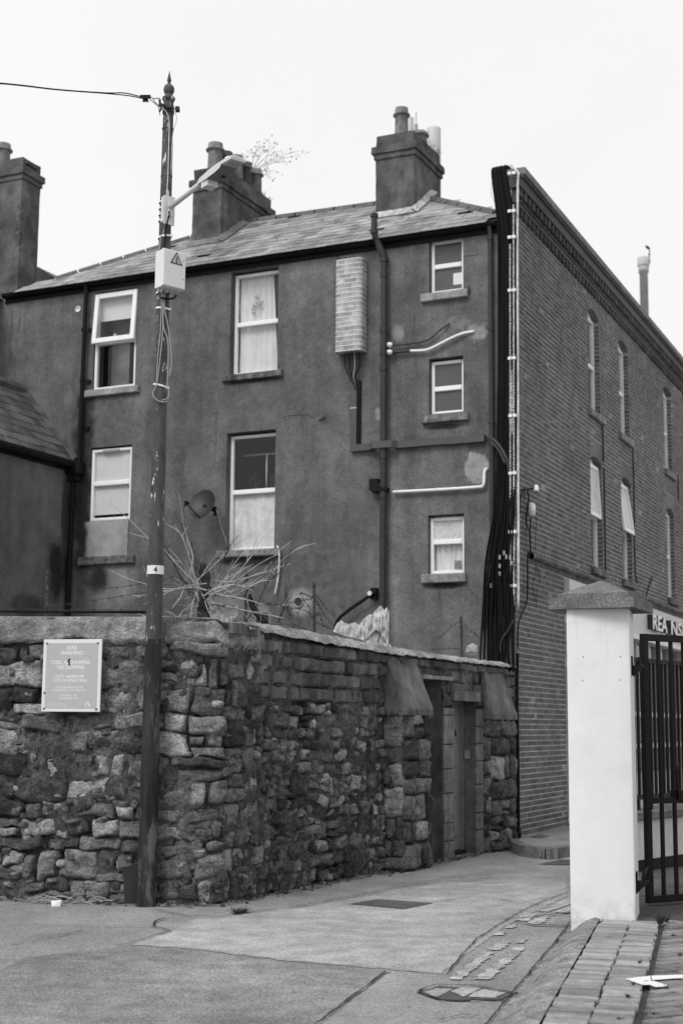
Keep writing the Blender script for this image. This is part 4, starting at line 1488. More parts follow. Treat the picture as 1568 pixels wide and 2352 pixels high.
def wtop(s_):
    u = s_ - SU
    if u < -.7: return 2.66 - .012 * (s_ - (SU - 3.5))
    return float(np.interp(u, [-.7, 0, 1, 3, 7.2], [2.60, 2.60, 2.565, 2.515, 2.505]))
wall = thing('stone_wall', 'old rubble stone boundary wall rounding the corner, with cement coping and block courses', 'wall', (-.9, 14.3, 0))
SL0, SR1 = 0.3, SU + 6.99
OPN = [(SU + 3.62, SU + 4.44, -.1, 2.215), (SU + 4.78, SU + 5.495, -.1, 1.965)]
def in_open(s_, z, m=0.0):
    return any(a - m < s_ < b + m and z < d + m for a, b, c, d in OPN)
# mortar bed: an uneven surface that drowns some of the stones
def bed(s_, z):
    P = WP(s_, z)
    k = fbm(P.x, P.y, z, 1.1, 4) * 1.7 + .34
    k = max(0.0, min(1.0, k * .9 + .5))
    k = k * k * (3 - 2 * k)
    h = -.06 + .085 * k + .032 * fbm(P.x, P.y, z, 4.5, 2) + .02 * fbm(P.x, P.y, z, 12)
    return max(-.06, min(.075, h))
mb = MB()
ds = .036
ns_ = int((SR1 - SL0) / ds); nzv = 74
keep = {}
vs, fs = [], []
for j in range(nzv + 1):
    for i in range(ns_ + 1):
        s_ = SL0 + (SR1 - SL0) * i / ns_
        zt_ = wtop(s_)
        z = -.06 + (zt_ + .06) * j / nzv
        u = s_ - SU
        for a, b, c, d in OPN:
            if abs(s_ - a) < ds / 2: s_ = a
            if abs(s_ - b) < ds / 2: s_ = b
        vs.append(WP(s_, z, bed(s_, z) if u < 6.9 else 0))
for j in range(nzv):
    for i in range(ns_):
        s_ = SL0 + (SR1 - SL0) * (i + .5) / ns_
        z = -.06 + (wtop(s_) + .06) * (j + .5) / nzv
        if in_open(s_, z): continue
        a = j * (ns_ + 1) + i
        fs.append((a, a + 1, a + ns_ + 2, a + ns_ + 1))
mb.add(vs, fs)
# back and top of the wall, reveals of the two openings
def strip(s0, s1, zlo, zhi, w_, flip=False, n=60):
    for i in range(n):
        a, b = s0 + (s1 - s0) * i / n, s0 + (s1 - s0) * (i + 1) / n
        q = [WP(a, zlo, w_), WP(b, zlo, w_), WP(b, zhi(b) if callable(zhi) else zhi, w_), WP(a, zhi(a) if callable(zhi) else zhi, w_)]
        mb.quad(*(reversed(q) if flip else q))
strip(SL0, OPN[0][0], -.05, wtop, -.42, True); strip(OPN[0][1], OPN[1][0], -.05, wtop, -.42, True, 4); strip(OPN[1][1], SR1, -.05, wtop, -.42, True, 12)
for a, b, c, d in OPN:
    strip(a, b, d, wtop, -.42, True, 8)
for i in range(120):
    a, b = SL0 + (SR1 - SL0) * i / 120, SL0 + (SR1 - SL0) * (i + 1) / 120
    mb.quad(WP(a, wtop(a) - .01, .0), WP(b, wtop(b) - .01, .0), WP(b, wtop(b) - .01, -.42), WP(a, wtop(a) - .01, -.42))
mb.build('mortar_bed', 'mortar', wall, smooth=True)
mb = MB()
for a, b, c, d in OPN:
    mb.quad(WP(b, -.05, .02), WP(b, d, .02), WP(b, d, -.42), WP(b, -.05, -.42))
    mb.quad(WP(a, -.05, -.42), WP(a, d, -.42), WP(a, d, .02), WP(a, -.05, .02))
    mb.quad(WP(a, d, .02), WP(a, d, -.42), WP(b, d, -.42), WP(b, d, .02))
mb.build('reveal', 'buttress_slab', wall)

def warp(s_, z):
    P = WP(s_, z)
    return s_ + .05 * nz(P.x, P.y, z, 1.9, 5) + .02 * nz(P.x, P.y, z, 6, 2), z + .055 * nz(P.x, P.y, z, 1.5, 9) + .02 * nz(P.x, P.y, z, 5, 1)
class MapW:                       # along the wall path
    @staticmethod
    def P(s_, z, w_): return WP(s_, z, w_)
def stone(mapP, s0, s1, z0, z1, depth, mb, seed, nx=8, ny=6, wrp=None, rd=None, rough=1.0):
    hs, hz = (s1 - s0) / 2, (z1 - z0) / 2
    cs, cz = (s0 + s1) / 2, (z0 + z1) / 2
    rd = rng.uniform(.0, .30) if rd is None else rd
    vs = []
    lean = rng.uniform(-.5, .5); lean2 = rng.uniform(-.35, .35)
    for j in range(ny + 1):
        for i in range(nx + 1):
            a, b = -1 + 2 * i / nx, -1 + 2 * j / ny
            a = math.copysign(abs(a) ** .62, a); b = math.copysign(abs(b) ** .62, b)
            x = a * math.sqrt(1 - rd * b * b / 2) ; y = b * math.sqrt(1 - rd * a * a / 2)
            s_, z = cs + x * hs, cz + y * hz
            e = (1 - abs(a) ** 9) * (1 - abs(b) ** 9)
            s_ += .055 * rough * nz(s_, z, seed, 4.5, seed) + .02 * rough * nz(s_, z, seed, 14, seed); z += .045 * rough * nz(s_, z, seed, 4.5, seed + 4) + .018 * rough * nz(s_, z, seed, 14, seed + 8)
            if wrp: s_, z = wrp(s_, z)
            w_ = depth * (.25 + .75 * e) * (1 + .35 * (lean * a + lean2 * b)) + .03 * rough * nz(s_, z, seed, 9, seed + 1) * e + .02 * rough * nz(s_, z, seed, 20, 3) + .008 * rough * nz(s_, z, seed, 45, 5)
            vs.append(mapP(s_, z, w_))
    nb = len(vs)
    ring = [i for i in range(nx + 1)] + [(j + 1) * (nx + 1) + nx for j in range(ny)] + [ny * (nx + 1) + nx - 1 - i for i in range(nx)] + [(ny - 1 - j) * (nx + 1) for j in range(ny - 1)]
    for idx in ring:
        j, i = divmod(idx, nx + 1)
        a, b = -1 + 2 * i / nx, -1 + 2 * j / ny
        s_, z = cs + a * hs * math.sqrt(1 - rd * b * b / 2), cz + b * hz * math.sqrt(1 - rd * a * a / 2)
        if wrp: s_, z = wrp(s_, z)
        vs.append(mapP(s_, z, -.06))
    fs = [(j * (nx + 1) + i, j * (nx + 1) + i + 1, (j + 1) * (nx + 1) + i + 1, (j + 1) * (nx + 1) + i) for j in range(ny) for i in range(nx)]
    m = len(ring)
    for k in range(m):
        k2 = (k + 1) % m
        fs.append((ring[k2], ring[k], nb + k, nb + k2))
    mb.add(vs, fs)
stones = []
def courses(s0, s1, z0, z1f, hr, wr, split=.25, skipf=None):
    z = z0
    while True:
        zmax = z1f
        h = rng.uniform(*hr)
        if zmax - z < h * 1.35: h = zmax - z
        if h < .05: break
        s_ = s0 - rng.uniform(0, .1)
        while s_ < s1 - .04:
            wd = rng.uniform(*wr) * (.7 + h / hr[1] * .5)
            e = min(s_ + wd, s1)
            if s1 - e < .1: e = s1
            a = max(s_, s0)
            if not (skipf and skipf((a + e) / 2, z + h / 2)):
                if rng.random() < split and h > .15 :
                    m = z + h * rng.uniform(.35, .65)
                    stones.append((a, e, z, m)); 
                    if e - a > .3 and rng.random() < .6:
                        mm = a + (e - a) * rng.uniform(.35, .65)
                        stones.append((a, mm, m, z + h)); stones.append((mm, e, m, z + h))
                    else: stones.append((a, e, m, z + h))
                elif wd > .45 and h < .2 or rng.random() < .75: stones.append((a, e, z, z + h))
                else:
                    mm = a + (e - a) * rng.uniform(.3, .7)
                    stones.append((a, mm, z, z + h)); stones.append((mm, e, z, z + h))
            s_ = e
        z += h
        if z > zmax - .03: break
SV0 = SU - .45 - 3.05        # leftmost stone the picture can show
LEFT_END = SU - .55
courses(SV0, LEFT_END - .05, .0, 2.40, (.12, .27), (.2, .56), .25)
courses(LEFT_END - .05, SU + .12, .0, 2.42, (.14, .27), (.2, .42), .2)
courses(SU + .12, SU + 2.84, .0, 1.86, (.10, .22), (.12, .32), .28)
courses(SU + 6.62, SU + 6.98, .0, 1.86, (.13, .25), (.18, .36), .2)
print('stones', len(stones))
stones.sort(key=lambda q: -((q[1] - q[0]) * (q[3] - q[2])))
NST = 0
rest = MB()
def add_stone(mapP, q, depth, wrp=None, gap=None, parent=wall, **k):
    global NST
    g = rng.uniform(.007, .018) if gap is None else gap
    mb = MB() if NST < 300 else rest
    mb.cur = rng.random()
    if q[1] - q[0] < 2.6 * g or q[3] - q[2] < 2.6 * g: return
    stone(mapP, q[0] + g, q[1] - g, q[2] + g * .8, q[3] - g * .8, depth, mb, rng.uniform(0, 99), wrp=wrp, **k)
    if NST < 300: mb.build('stone', 'stone', parent, smooth=True)
    NST += 1
# buttresses
def buttress(name_lab, u0, u1, p, zs, ztop, matu, near, splay):
    global NST
    bt = MB()
    bt.box(W, u0, u1, -.02, p - .02, -.05, zs)
    bt = bt.build('buttress', 'mortar', wall)
    # sloping rendered slab on top
    mb = MB()
    e = .03
    nn = 14
    def top(i, j):
        u = (u0 - e + near * (1 - j) * 0) + (u1 - u0 + 2 * e) * i
        ua = u0 - e + splay[0] * j; ub_ = u1 + e - splay[1] * j
        u = ua + (ub_ - ua) * i
        wv = (p + .04) * (1 - j) + .035 * j
        z = zs + .005 + (ztop - zs) * j
        return W.P(u, wv + .008 * fbm(u, z, 0, 5), z + .01 * nz(u, z, 3, 7))
    mb.grid(top, 12, 12)
    for i0, i1 in ((0, 1),):
        def cheek(i, j):
            a = top(0, j); b = W.P(F_inv(a)[0], .0, a.z)
            return a.lerp(b, i)
        F_inv = W.inv
        mb.grid(cheek, 3, 12)
        def cheek2(i, j):
            a = top(1, j); b = W.P(W.inv(a)[0], .0, a.z)
            return b.lerp(a, i)
        mb.grid(cheek2, 3, 12)
        def lip(i, j):
            a = top(i, 0)
            return a + Vector((0, 0, -.07 * (1 - j)))
        mb.grid(lip, 12, 1)
        def lip2(i, j):
            a = top(0, 0); b = W.P(W.inv(a)[0], 0, a.z)
            return b.lerp(a, i) + Vector((0, 0, -.07 * (1 - j)))
        mb.grid(lip2, 6, 1)
    mb.build('weathering_slab', matu, bt, smooth=False)
    # stones on the front and on the near cheek
    fr = lambda s_, z, w_: W.P(s_, p + w_, z)
    ck = lambda s_, z, w_: W.P(u0 - w_, p - s_, z)      # s measured back from the front corner
    global stones
    stones = []
    courses(u0, u1, .0, zs - .06, (.16, .34), (.22, .42), .15)
    fs_ = list(stones)
    stones = []
    courses(0, p, .0, zs - .06, (.16, .34), (.2, .5), .1)
    cs_ = list(stones)
    for q in fs_:
        if NST < 300:
            mb = MB(); mb.cur = rng.random()
            stone(fr, q[0] + .012, q[1] - .012, q[2] + .01, q[3] - .01, .05, mb, rng.uniform(0, 99))
            mb.build('stone', 'stone', bt, smooth=True); NST += 1
    for q in cs_:
        mb = MB(); mb.cur = rng.random()
        stone(ck, q[0] + .012, q[1] - .012, q[2] + .01, q[3] - .01, .04, mb, rng.uniform(0, 99))
        mb.f = [tuple(reversed(f)) for f in mb.f]
        mb.build('stone', 'stone', bt, smooth=True); NST += 1
keepst = stones
buttress('a', 2.84, 3.53, .27, 1.83, 2.42, 'buttress_slab', 1, (.05, -.10))
buttress('b', 5.76, 6.60, .14, 1.80, 2.36, 'buttress_slab', 1, (.05, .16))
stones = keepst
for q in stones:
    dp = rng.uniform(.012, .055) if rng.random() < .8 else rng.uniform(.05, .085)
    add_stone(MapW.P, q, dp, wrp=warp)
keep_ = stones
stones = []
courses(SV0 - 2.0, SV0, .0, 2.40, (.12, .27), (.2, .56), .25)
for q in stones:
    rest.cur = rng.random()
    stone(MapW.P, q[0] + .012, q[1] - .012, q[2] + .01, q[3] - .01, rng.uniform(.02, .05), rest, rng.uniform(0, 99), 6, 5, warp)
stones = keep_
rq9 = random.Random(21)
for k in range(520):
    s_ = SV0 + (SU + 6.98 - SV0) * rq9.random(); z = 2.35 * rq9.random() ** 1.1
    u = s_ - SU
    if (2.7 < u < 6.65) or (u > .1 and z > 1.85): continue
    a, b = rq9.uniform(.025, .075), rq9.uniform(.02, .05)
    rest.cur = rq9.random()
    stone(MapW.P, s_ - a, s_ + a, z - b, z + b, rq9.uniform(.03, .06), rest, rq9.uniform(0, 99), 4, 3, None, rq9.uniform(.1, .7), 1.0)
if rest.v: rest.build('small_stones', 'stone', wall, smooth=True, kind='stuff')
# block courses along the top of the straight part, and the block pier between gate and door
MT['jamb'] = gen('jamb_render', .17, (2, .35), (9, .4), (70, .3), (6, .3), (40, .7, .025))
def block(s0, s1, z0, z1, dp, mt='block'):
    mb = MB(); mb.cur = rng.random()
    stone(MapW.P, s0 + .005, s1 - .005, z0 + .005, z1 - .005, dp, mb, rng.uniform(0, 99), 5, 4, None, .03, .45)
    mb.build('block', mt, wall)
z = 1.88
k = 0
while z < 2.44:
    h = .155
    s_ = SU + .05 - (k % 2) * .11
    while s_ < SU + 6.9:
        e = s_ + rng.choice((.22, .22, .33, .4))
        m, zc = (s_ + e) / 2, z + h / 2
        u = m - SU
        if not in_open(m, z + .02, .03) and not (2.84 < u < 3.6 and z < 2.2) and not (5.72 < u < 6.6 and z < 2.2):
            zz = min(z + h, wtop(m) - .05)
            if zz - z > .06: block(s_, min(e, SU + 6.96), z, zz, rng.uniform(.045, .065))
        s_ = e
    z += h
    k += 1
def jamb(a, b, z0, z1):
    mb = MB(); mb.cur = rng.random(); mb.bevbox(W, a + .003, b - .003, -.05, .05 + rng.uniform(-.004, .004), z0 + .003, z1 - .004, .008); mb.build('block', 'jamb', wall)
for (a, b) in ((4.445, 4.775), (5.50, 5.73)):
    z = 0
    while z < 1.86:
        h = rng.choice((.22, .3, .36))
        zz = min(z + h, 1.87)
        if rng.random() < .6 or b - a < .26: jamb(a, b, z, zz)
        else:
            m = SU + a + (b - a) * rng.uniform(.35, .6)
            jamb(a, m - SU, z, zz); jamb(m - SU, b, z, zz)
        z = zz + .003
mb = MB(); mb.box(W, 3.75, 4.66, -.4, .075, 2.216, 2.262); mb.build('lintel', 'fillet', wall)
mb = MB(); mb.box(W, 4.72, 5.56, -.4, .08, 1.966, 2.09); mb.build('lintel', 'block', wall)
# cement coping on the left length and the fillet on the straight length
mb = MB()
cs0, cs1 = SL0, SU + .1
def cop(i, j):
    s_ = cs0 + (cs1 - cs0) * i
    zt_ = wtop(s_)
    prof = [(.03, zt_ - .235), (.055, zt_ - .20), (.05, zt_ - .1), (.045, zt_ - .03), (.01, zt_ + .012), (-.2, zt_ + .03), (-.43, zt_ + .01), (-.45, zt_ - .2)]
    k = j * (len(prof) - 1); a = min(int(k), len(prof) - 2); t = k - a
    w_ = prof[a][0] * (1 - t) + prof[a + 1][0] * t; z = prof[a][1] * (1 - t) + prof[a + 1][1] * t
    P = WP(s_, z, 0)
    d = .022 * fbm(P.x, P.y, z, 4, 3) + .014 * nz(P.x, P.y, z, 13)
    lo = .035 * fbm(P.x, P.y, 0, 5, 6) if j < .1 else 0
    return WP(s_, z + lo + .006 * nz(P.x, P.y, z, 9), w_ + d)
mb.grid(cop, 150, 21)
mb.build('cement_coping', 'wall_coping', wall, smooth=True)
mb = MB()
cs2, cs3 = SU - .35, SU + 6.9
def fil(i, j):
    s_ = cs2 + (cs3 - cs2) * i
    zt_ = wtop(s_)
    u = s_ - SU
    h = float(np.interp(u, [-.4, .1, .5, 3.0, 4.2, 7], [.02, .05, .075, .06, .035, .02]))
    prof = [(.085, zt_ - .045), (.075, zt_ - .02), (.0, zt_ + h * .7), (-.06, zt_ + h), (-.3, zt_ + h), (-.44, zt_ - .03)]
    k = j * (len(prof) - 1); a = min(int(k), len(prof) - 2); t = k - a
    w_ = prof[a][0] * (1 - t) + prof[a + 1][0] * t; z = prof[a][1] * (1 - t) + prof[a + 1][1] * t
    P = WP(s_, z, 0)
    return WP(s_, z + .018 * fbm(P.x, P.y, j, 6, 3), w_ + .02 * fbm(P.x, P.y, z, 7, 5))
mb.grid(fil, 190, 12)
mb.build('cement_fillet', 'fillet', wall, smooth=True)
# loose slab over the bush root
mb = MB(); mb.hexa([WP(SU - .62 + a, z, w_) for z, dz in ((2.50, 0), (2.60, 0)) for a, w_ in ((0, .1), (.55, .09), (.55, -.3), (0, -.3))])
mb.build('loose_slab', 'block', wall)
# door and gate in the wall
dr = MB()
dr.box(W, 4.80, 5.475, -.24, -.19, .05, 1.93)
dr.box(W, 4.785, 4.81, -.26, -.14, .0, 1.95); dr.box(W, 5.47, 5.492, -.26, -.14, .0, 1.95); dr.box(W, 4.81, 5.47, -.26, -.14, 1.93, 1.96)
dr = dr.build('door', 'door', wall)
def dpanel(a, b, c, d):
    mb = MB(); mb.bevbox(W, a, b, -.195, -.178, c, d, .014); mb.build('panel', 'door', dr)
for a, b in ((4.86, 5.10), (5.16, 5.42)):
    dpanel(a, b, .22, .62); dpanel(a, b, .72, 1.0); dpanel(a, b, 1.12, 1.42)
mb = MB()
for sg in (0, 1):
    pts = [W.P(5.12 + (-.24 if sg == 0 else .02), -.182, 1.52), W.P(5.12 + (-.02 if sg == 0 else .26), -.182, 1.52), W.P(5.12 + (-.02 if sg == 0 else .02), -.182, 1.80)]
    mb.add(pts + [p - W.w * .02 for p in pts], [(0, 1, 2), (5, 4, 3), (0, 3, 4, 1), (1, 4, 5, 2), (2, 5, 3, 0)])
mb.build('fanlight', 'blackp', dr)
mb = MB(); mb.lathe([(.02, 0), (.02, .03), (.045, .04), (.045, .06), (.03, .08), (.0, .085)], W.P(4.97, -.19, 1.06), W.w, 12); mb.build('knob', 'chrome', dr, smooth=True)
mb = MB(); mb.box(W, 4.81, 5.47, -.3, -.1, .0, .05); mb.build('threshold', 'doorwood', dr)
mb = MB(); mb.box(W, 5.474, 5.494, -.12, -.05, 1.22, 1.33); mb.build('keypad', 'greyplastic', wall)
gt = MB()
gt.box(W, 3.62, 4.43, -.36, -.31, .0, 2.05)
for k in range(-1, 6): gt.box(W, 3.795 + .106 * k, 3.795 + .106 * k + .1, -.31, -.30, .02, 2.03)
gt.box(W, 3.62, 4.435, -.37, -.25, 2.05, 2.13)
gt = gt.build('gate', 'doorwood', wall)
print('brick objects', len(single), 'stones', NST, 'herringbone', hc)

# ================================================================== WHITE PIER, GATE, RAILINGS
pier = thing('white_pier', 'tall white painted gate pier with a stepped concrete cap', 'gate pier', tuple(PV.P(4.3, .0, 0)))
p0 = atz(1310, 2145)
PR = Frame((p0.x, p0.y), (PV.w.x, PV.w.y), (-PV.u.x, -PV.u.y))     # u to the right, w towards the camera
pw = PR.px(1457, 2000)[0]
mb = MB()
def shaft(i, j):
    r = .018
    # rounded square in plan
    per = [(0, -.55), (0, -r), (r * .3, -r * .3), (r, 0), (pw - r, 0), (pw - r * .3, -r * .3), (pw, -r), (pw, -.55)]
    k = i * (len(per) - 1); a = min(int(k), len(per) - 2); t = k - a
    u = per[a][0] * (1 - t) + per[a + 1][0] * t; wv = per[a][1] * (1 - t) + per[a + 1][1] * t
    z = -.04 + 2.665 * j
    P = PR.P(u, wv, z)
    d = .0022 * fbm(P.x, P.y, z, 5, 3)
    return P + PR.w * d + PR.u * (.003 * (u / pw - .5) * nz(0, 0, z, 4))
mb.grid(shaft, 28, 60)
mb.quad(PR.P(0, -.55, -.04), PR.P(0, -.55, 2.62), PR.P(pw, -.55, 2.62), PR.P(pw, -.55, -.04))
mb.build('shaft', 'white', pier, smooth=True)
mb = MB()
for (x, y) in ((1338, 1509), (1424, 1508), (1337, 1563), (1422, 1562)):
    u, z = PR.px(x, y)
    mb.lathe([(.005, 0), (.005, .002), (.0, .0025)], PR.P(u, 0, z), PR.w, 8)
mb.build('screw_hole', 'crack', pier)
cc = PR.P(pw / 2 + .015, -.27, 0)
CP = Frame((cc.x, cc.y), (math.cos(R(25)), -math.sin(R(25))), (-math.sin(R(25)), -math.cos(R(25))))
def caps(half, z0, z1, tap=0.0, nn=12):
    mb = MB()
    def side(u0, w0, u1, w1):
        def fn(i, j):
            k = 1 - tap * j
            u, wv, z = (u0 + (u1 - u0) * i) * k, (w0 + (w1 - w0) * i) * k, z0 + (z1 - z0) * j
            d = .006 * fbm(u, wv, z, 12, 1) + .004 * nz(u, wv, z, 40)
            return CP.P(u * (1 + d), wv * (1 + d), z + .003 * nz(u, wv, z, 14, 4))
        mb.grid(fn, nn, 3)
    h = half
    for a in ((-h, h, h, h), (h, h, h, -h), (h, -h, -h, -h), (-h, -h, -h, h)): side(*a)
    k = 1 - tap
    mb.quad(CP.P(-h * k, h * k, z1), CP.P(h * k, h * k, z1), CP.P(h * k, -h * k, z1), CP.P(-h * k, -h * k, z1))
    mb.quad(CP.P(-h, -h, z0), CP.P(h, -h, z0), CP.P(h, h, z0), CP.P(-h, h, z0))
    return mb
caps(.355, 2.615, 2.705).build('cap_slab', 'cap', pier)
caps(.30, 2.7055, 2.745, .0).build('cap_step', 'cap', pier)
caps(.285, 2.7455, 2.87, .93).build('cap_pyramid', 'cap', pier)
# gate
g0 = atz(1490, 2077, .135)
gd = Vector((math.sin(R(60)), math.cos(R(60)), 0))
GT = Frame((g0.x, g0.y), (gd.x, gd.y), (gd.y, -gd.x))
gtz = GT.px(1492, 1456)[1]
gmz = GT.px(1500, 1833)[1]
gate = thing('metal_gate', 'open black steel bar gate hung on the white pier', 'gate', tuple(GT.P(0, 0, .13)))
mb = MB()
GLN = 2.4
mb.box(GT, 0, .055, -.05, 0, .14, gtz); mb.box(GT, GLN - .055, GLN, -.05, 0, .14, gtz)
mb.box(GT, .055, GLN - .055, -.049, -.001, gtz - .062, gtz - .001); mb.box(GT, .055, GLN - .055, -.049, -.001, .141, .20)
mb.box(GT, .055, GLN - .055, -.048, -.002, gmz - .05, gmz)
mb.build('gate_frame', 'black', gate)
ub = [GT.px(1517, 1600)[0], GT.px(1546, 1600)[0]]
u = ub[0]; st = ub[1] - ub[0]
while u < GLN - .08:
    mb = MB(); mb.box(GT, u - .014, u + .014, -.039, -.011, .20, gmz - .05); mb.box(GT, u - .014, u + .014, -.039, -.011, gmz, gtz - .062)
    mb.build('bar', 'black', gate)
    u += st
ph_u = pw
for (y0, y1, ym) in ((1507, 1550, 1520), (2003, 2052, 2015)):
    mb = MB()
    za, zb_ = PR.px(1456, y1, -.1)[1], PR.px(1456, y0, -.1)[1]
    zm = PR.px(1456, ym, -.1)[1]
    mb.box(PR, pw - .001, pw + .012, -.2, -.08, za, zb_)
    P = PR.P(pw + .012, -.14, zm - .02)
    mb.hexa([P + PR.w * a + Vector((0, 0, b)) + PR.u * c for a, b, c in ((-.04, -.10, 0), (-.04, -.02, .09), (.04, -.02, .09), (.04, -.10, 0), (-.04, -.01, 0), (-.04, -.005, .09), (.04, -.005, .09), (.04, -.01, 0))])
    mb.tube([P + PR.u * .05 + Vector((0, 0, -.01)), P + PR.u * .05 + Vector((0, 0, .06))], .013, 8)
    mb.tube([P + PR.u * .04 + Vector((0, 0, .012)), GT.P(.02, -.03, zm)], .012, 8)
    mb.tube([GT.P(-.005, -.03, zm), GT.P(.075, -.03, zm)], .02, 8)
    mb.build('hinge', 'black', gate)
mb = MB()
lu = GT.px(1558, 1810)[0]
mb.box(GT, .03, .09, -.07, -.02, gmz - .1, gmz + .13)
mb.build('hinge_plate', 'black', gate); mb = MB(); mb.box(GT, lu - .02, lu + .16, -.09, .02, gmz - .02, gmz + .06)
mb.tube([GT.P(lu, -.02, gmz + .06), GT.P(lu, -.02, gmz + .24), GT.P(lu + .03, -.02, gmz + .27)], .016, 8)
mb.tube([GT.P(lu + .09, -.02, gmz + .06), GT.P(lu + .09, -.02, gmz + .26), GT.P(lu + .12, -.02, gmz + .28), GT.P(lu + .15, -.02, gmz + .2)], .018, 8)
mb.build('latch', 'black', gate)
# low wall with railings behind the gate
r0 = atz(1463, 2003, .12)
rd_ = Vector((math.sin(R(39.5)), math.cos(R(39.5)), 0))
RL = Frame((r0.x, r0.y), (rd_.x, rd_.y), (rd_.y, -rd_.x))
rzt = RL.px(1466, 1864)[1]
rwall = thing('railing_wall', 'low pale wall topped by black vertical railings behind the gate', 'railing', tuple(RL.P(1, 0, .1)))
mb = MB(); mb.box(RL, -.9, 4.5, -.25, 0, .0, rzt - .09); mb.build('low_wall', 'lowwall', rwall)
mb = MB(); mb.box(RL, -.9, 4.5, -.27, .012, .0, .24); mb.build('plinth', 'blackp', rwall)
mb = MB(); mb.bevbox(RL, -.92, 4.5, -.30, .05, rzt - .09, rzt, .01); mb.build('coping', 'kerb', rwall)
rt = RL.px(1490, 1513, -.12)[1]
rb = RL.px(1470, 1826, -.12)[1]
mb = MB(); mb.box(RL, -.9, 4.5, -.15, -.10, rt - .05, rt); mb.build('rail', 'black', rwall)
mb = MB(); mb.box(RL, -.9, 4.5, -.15, -.10, rb - .05, rb); mb.build('rail', 'black', rwall)
u = -.85
while u < 4.4:
    mb = MB(); mb.box(RL, u - .014, u + .014, -.139, -.111, rb, rt - .05); mb.build('bar', 'black', rwall)
    u += .098
for u in (-.6, .28, 1.5, 2.7, 3.9):
    mb = MB(); mb.box(RL, u - .02, u + .02, -.145, -.105, rzt, rb - .05); mb.build('foot', 'black', rwall)

# ================================================================== UTILITY POLE AND WHAT HANGS ON IT
PX0, PY0 = -1.745, 13.335
pole = thing('utility_pole', 'old street pole with a spiked ball finial, flaking paint above a dark timber butt', 'pole', (PX0, PY0, 0))
def PP(x, y, off=0.0): return atplane(x, y, (PX0, PY0 - off, 0), Vector((0, -1, 0)))
mb = MB()
def rings(zs, rs, n=20, amp=.004):
    def fn(i, j):
        z = float(np.interp(j, np.linspace(0, 1, len(zs)), zs)); r = float(np.interp(j, np.linspace(0, 1, len(zs)), rs))
        q = 2 * math.pi * i
        x, y = math.cos(q), math.sin(q)
        r += amp * fbm(x, y, z, 2.2, 4) + amp * .6 * nz(x * 3, y * 3, z * .6, 3)
        return Vector((PX0 + x * r, PY0 + y * r, z))
    return fn
mb.grid(rings([-.05, .05, 1.2, 2.2, 2.42, 2.5], [.10, .086, .083, .080, .079, .06]), 24, 60)
mb.build('timber_butt', 'wood', pole, smooth=True)
mb = MB()
mb.grid(rings([2.38, 2.45, 3.1, 4.6, 5.6, 6.6, 7.2, 7.735], [.079, .078, .073, .066, .063, .058, .0535, .0495], amp=.0012), 24, 90)
mb.build('shaft', 'pole', pole, smooth=True)
mb = MB()
mb.lathe([(.0495, 7.73), (.052, 7.742), (.060, 7.750), (.0655, 7.766), (.060, 7.782), (.046, 7.795), (.039, 7.803), (.0385, 7.812), (.043, 7.822), (.051, 7.838), (.0545, 7.862), (.051, 7.886), (.040, 7.904), (.024, 7.916), (.016, 7.925), (.0145, 7.937), (.017, 7.948), (.0215, 7.957), (.0205, 7.966), (.001, 8.06)], (PX0, PY0, 0), n=24)
mb.build('finial', 'pole', pole, smooth=True)
mb = MB()
for z in (7.44, 6.95, 6.2): mb.lathe([(.054, z), (.0585, z + .006), (.0585, z + .014), (.054, z + .02)], (PX0, PY0, 0), n=20)
mb.build('collar', 'pole', pole, smooth=True)
mb = MB()
zb_ = 7.64
mb.lathe([(.05, zb_ - .03), (.058, zb_ - .03), (.058, zb_ + .03), (.05, zb_ + .03)], (PX0, PY0, 0), n=20)
mb.tube([PP(400, 247, .06), PP(385, 246, .07), PP(370, 240, .08)], .017, 8)
mb.tube([PP(368, 243, .08), PP(367, 228, .08)], .012, 8)
mb.tube([PP(370, 243, .08), PP(370, 252, .08), PP(366, 256, .08)], .011, 8)
P = PP(408, 251, .0); mb.hexa([P + Vector((a * .02, b * .03, c * .02)) for c in (-1, 1) for a, b in ((-1, -1), (1, -1), (1, 1), (-1, 1))])
mb.tube([PP(402, 250, .0), PP(409, 250, .0)], .012, 6)
mb.tube([PP(367, 258, .08), PP(368, 265, .08)], .004, 5)
mb.build('line_bracket', 'rust', pole)
mb = MB()
mb.tube(spline([PP(369, 246, .08), PP(378, 252, .07), PP(386, 265, .06), PP(389, 283, .056), PP(388, 330, .058), PP(386, 400, .06), PP(383, 450, .066)]), .005, 6)
mb.tube(spline([PP(394, 250, .055), PP(403, 258, .03), PP(406, 275, .02), PP(401, 292, .03), PP(396, 320, .05), PP(393, 400, .055)]), .0035, 6)
mb.build('pole_cable', 'conduit', pole, smooth=True)
# number band
mb = MB()
def band(mb, zc, h, r, tilt=0.0):
    n = 24
    def fn(i, j):
        q = 2 * math.pi * i
        return Vector((PX0 + math.cos(q) * r, PY0 + math.sin(q) * r, zc - h / 2 + h * j + tilt * math.cos(q) * r))
    mb.grid(fn, n, 1)
    def fn2(i, j):
        q = 2 * math.pi * i
        rr = r - .012 * j
        return Vector((PX0 + math.cos(q) * rr, PY0 + math.sin(q) * rr, zc + h / 2 + tilt * math.cos(q) * r))
    mb.grid(fn2, n, 1)
nz_ = PP(355, 1308, .08).z
band(mb, nz_, .082, .0795)
mb.build('number_band', 'signwhite', pole, smooth=False)
vs, fs = text_mesh('4', .075, .01)
mb = MB()
a0 = math.atan2(-1, .13)
for x, y, z in vs: mb.v.append((PX0 + math.cos(a0 + x / .0815) * .0815, PY0 + math.sin(a0 + x / .0815) * .0815, nz_ - .026 + y))
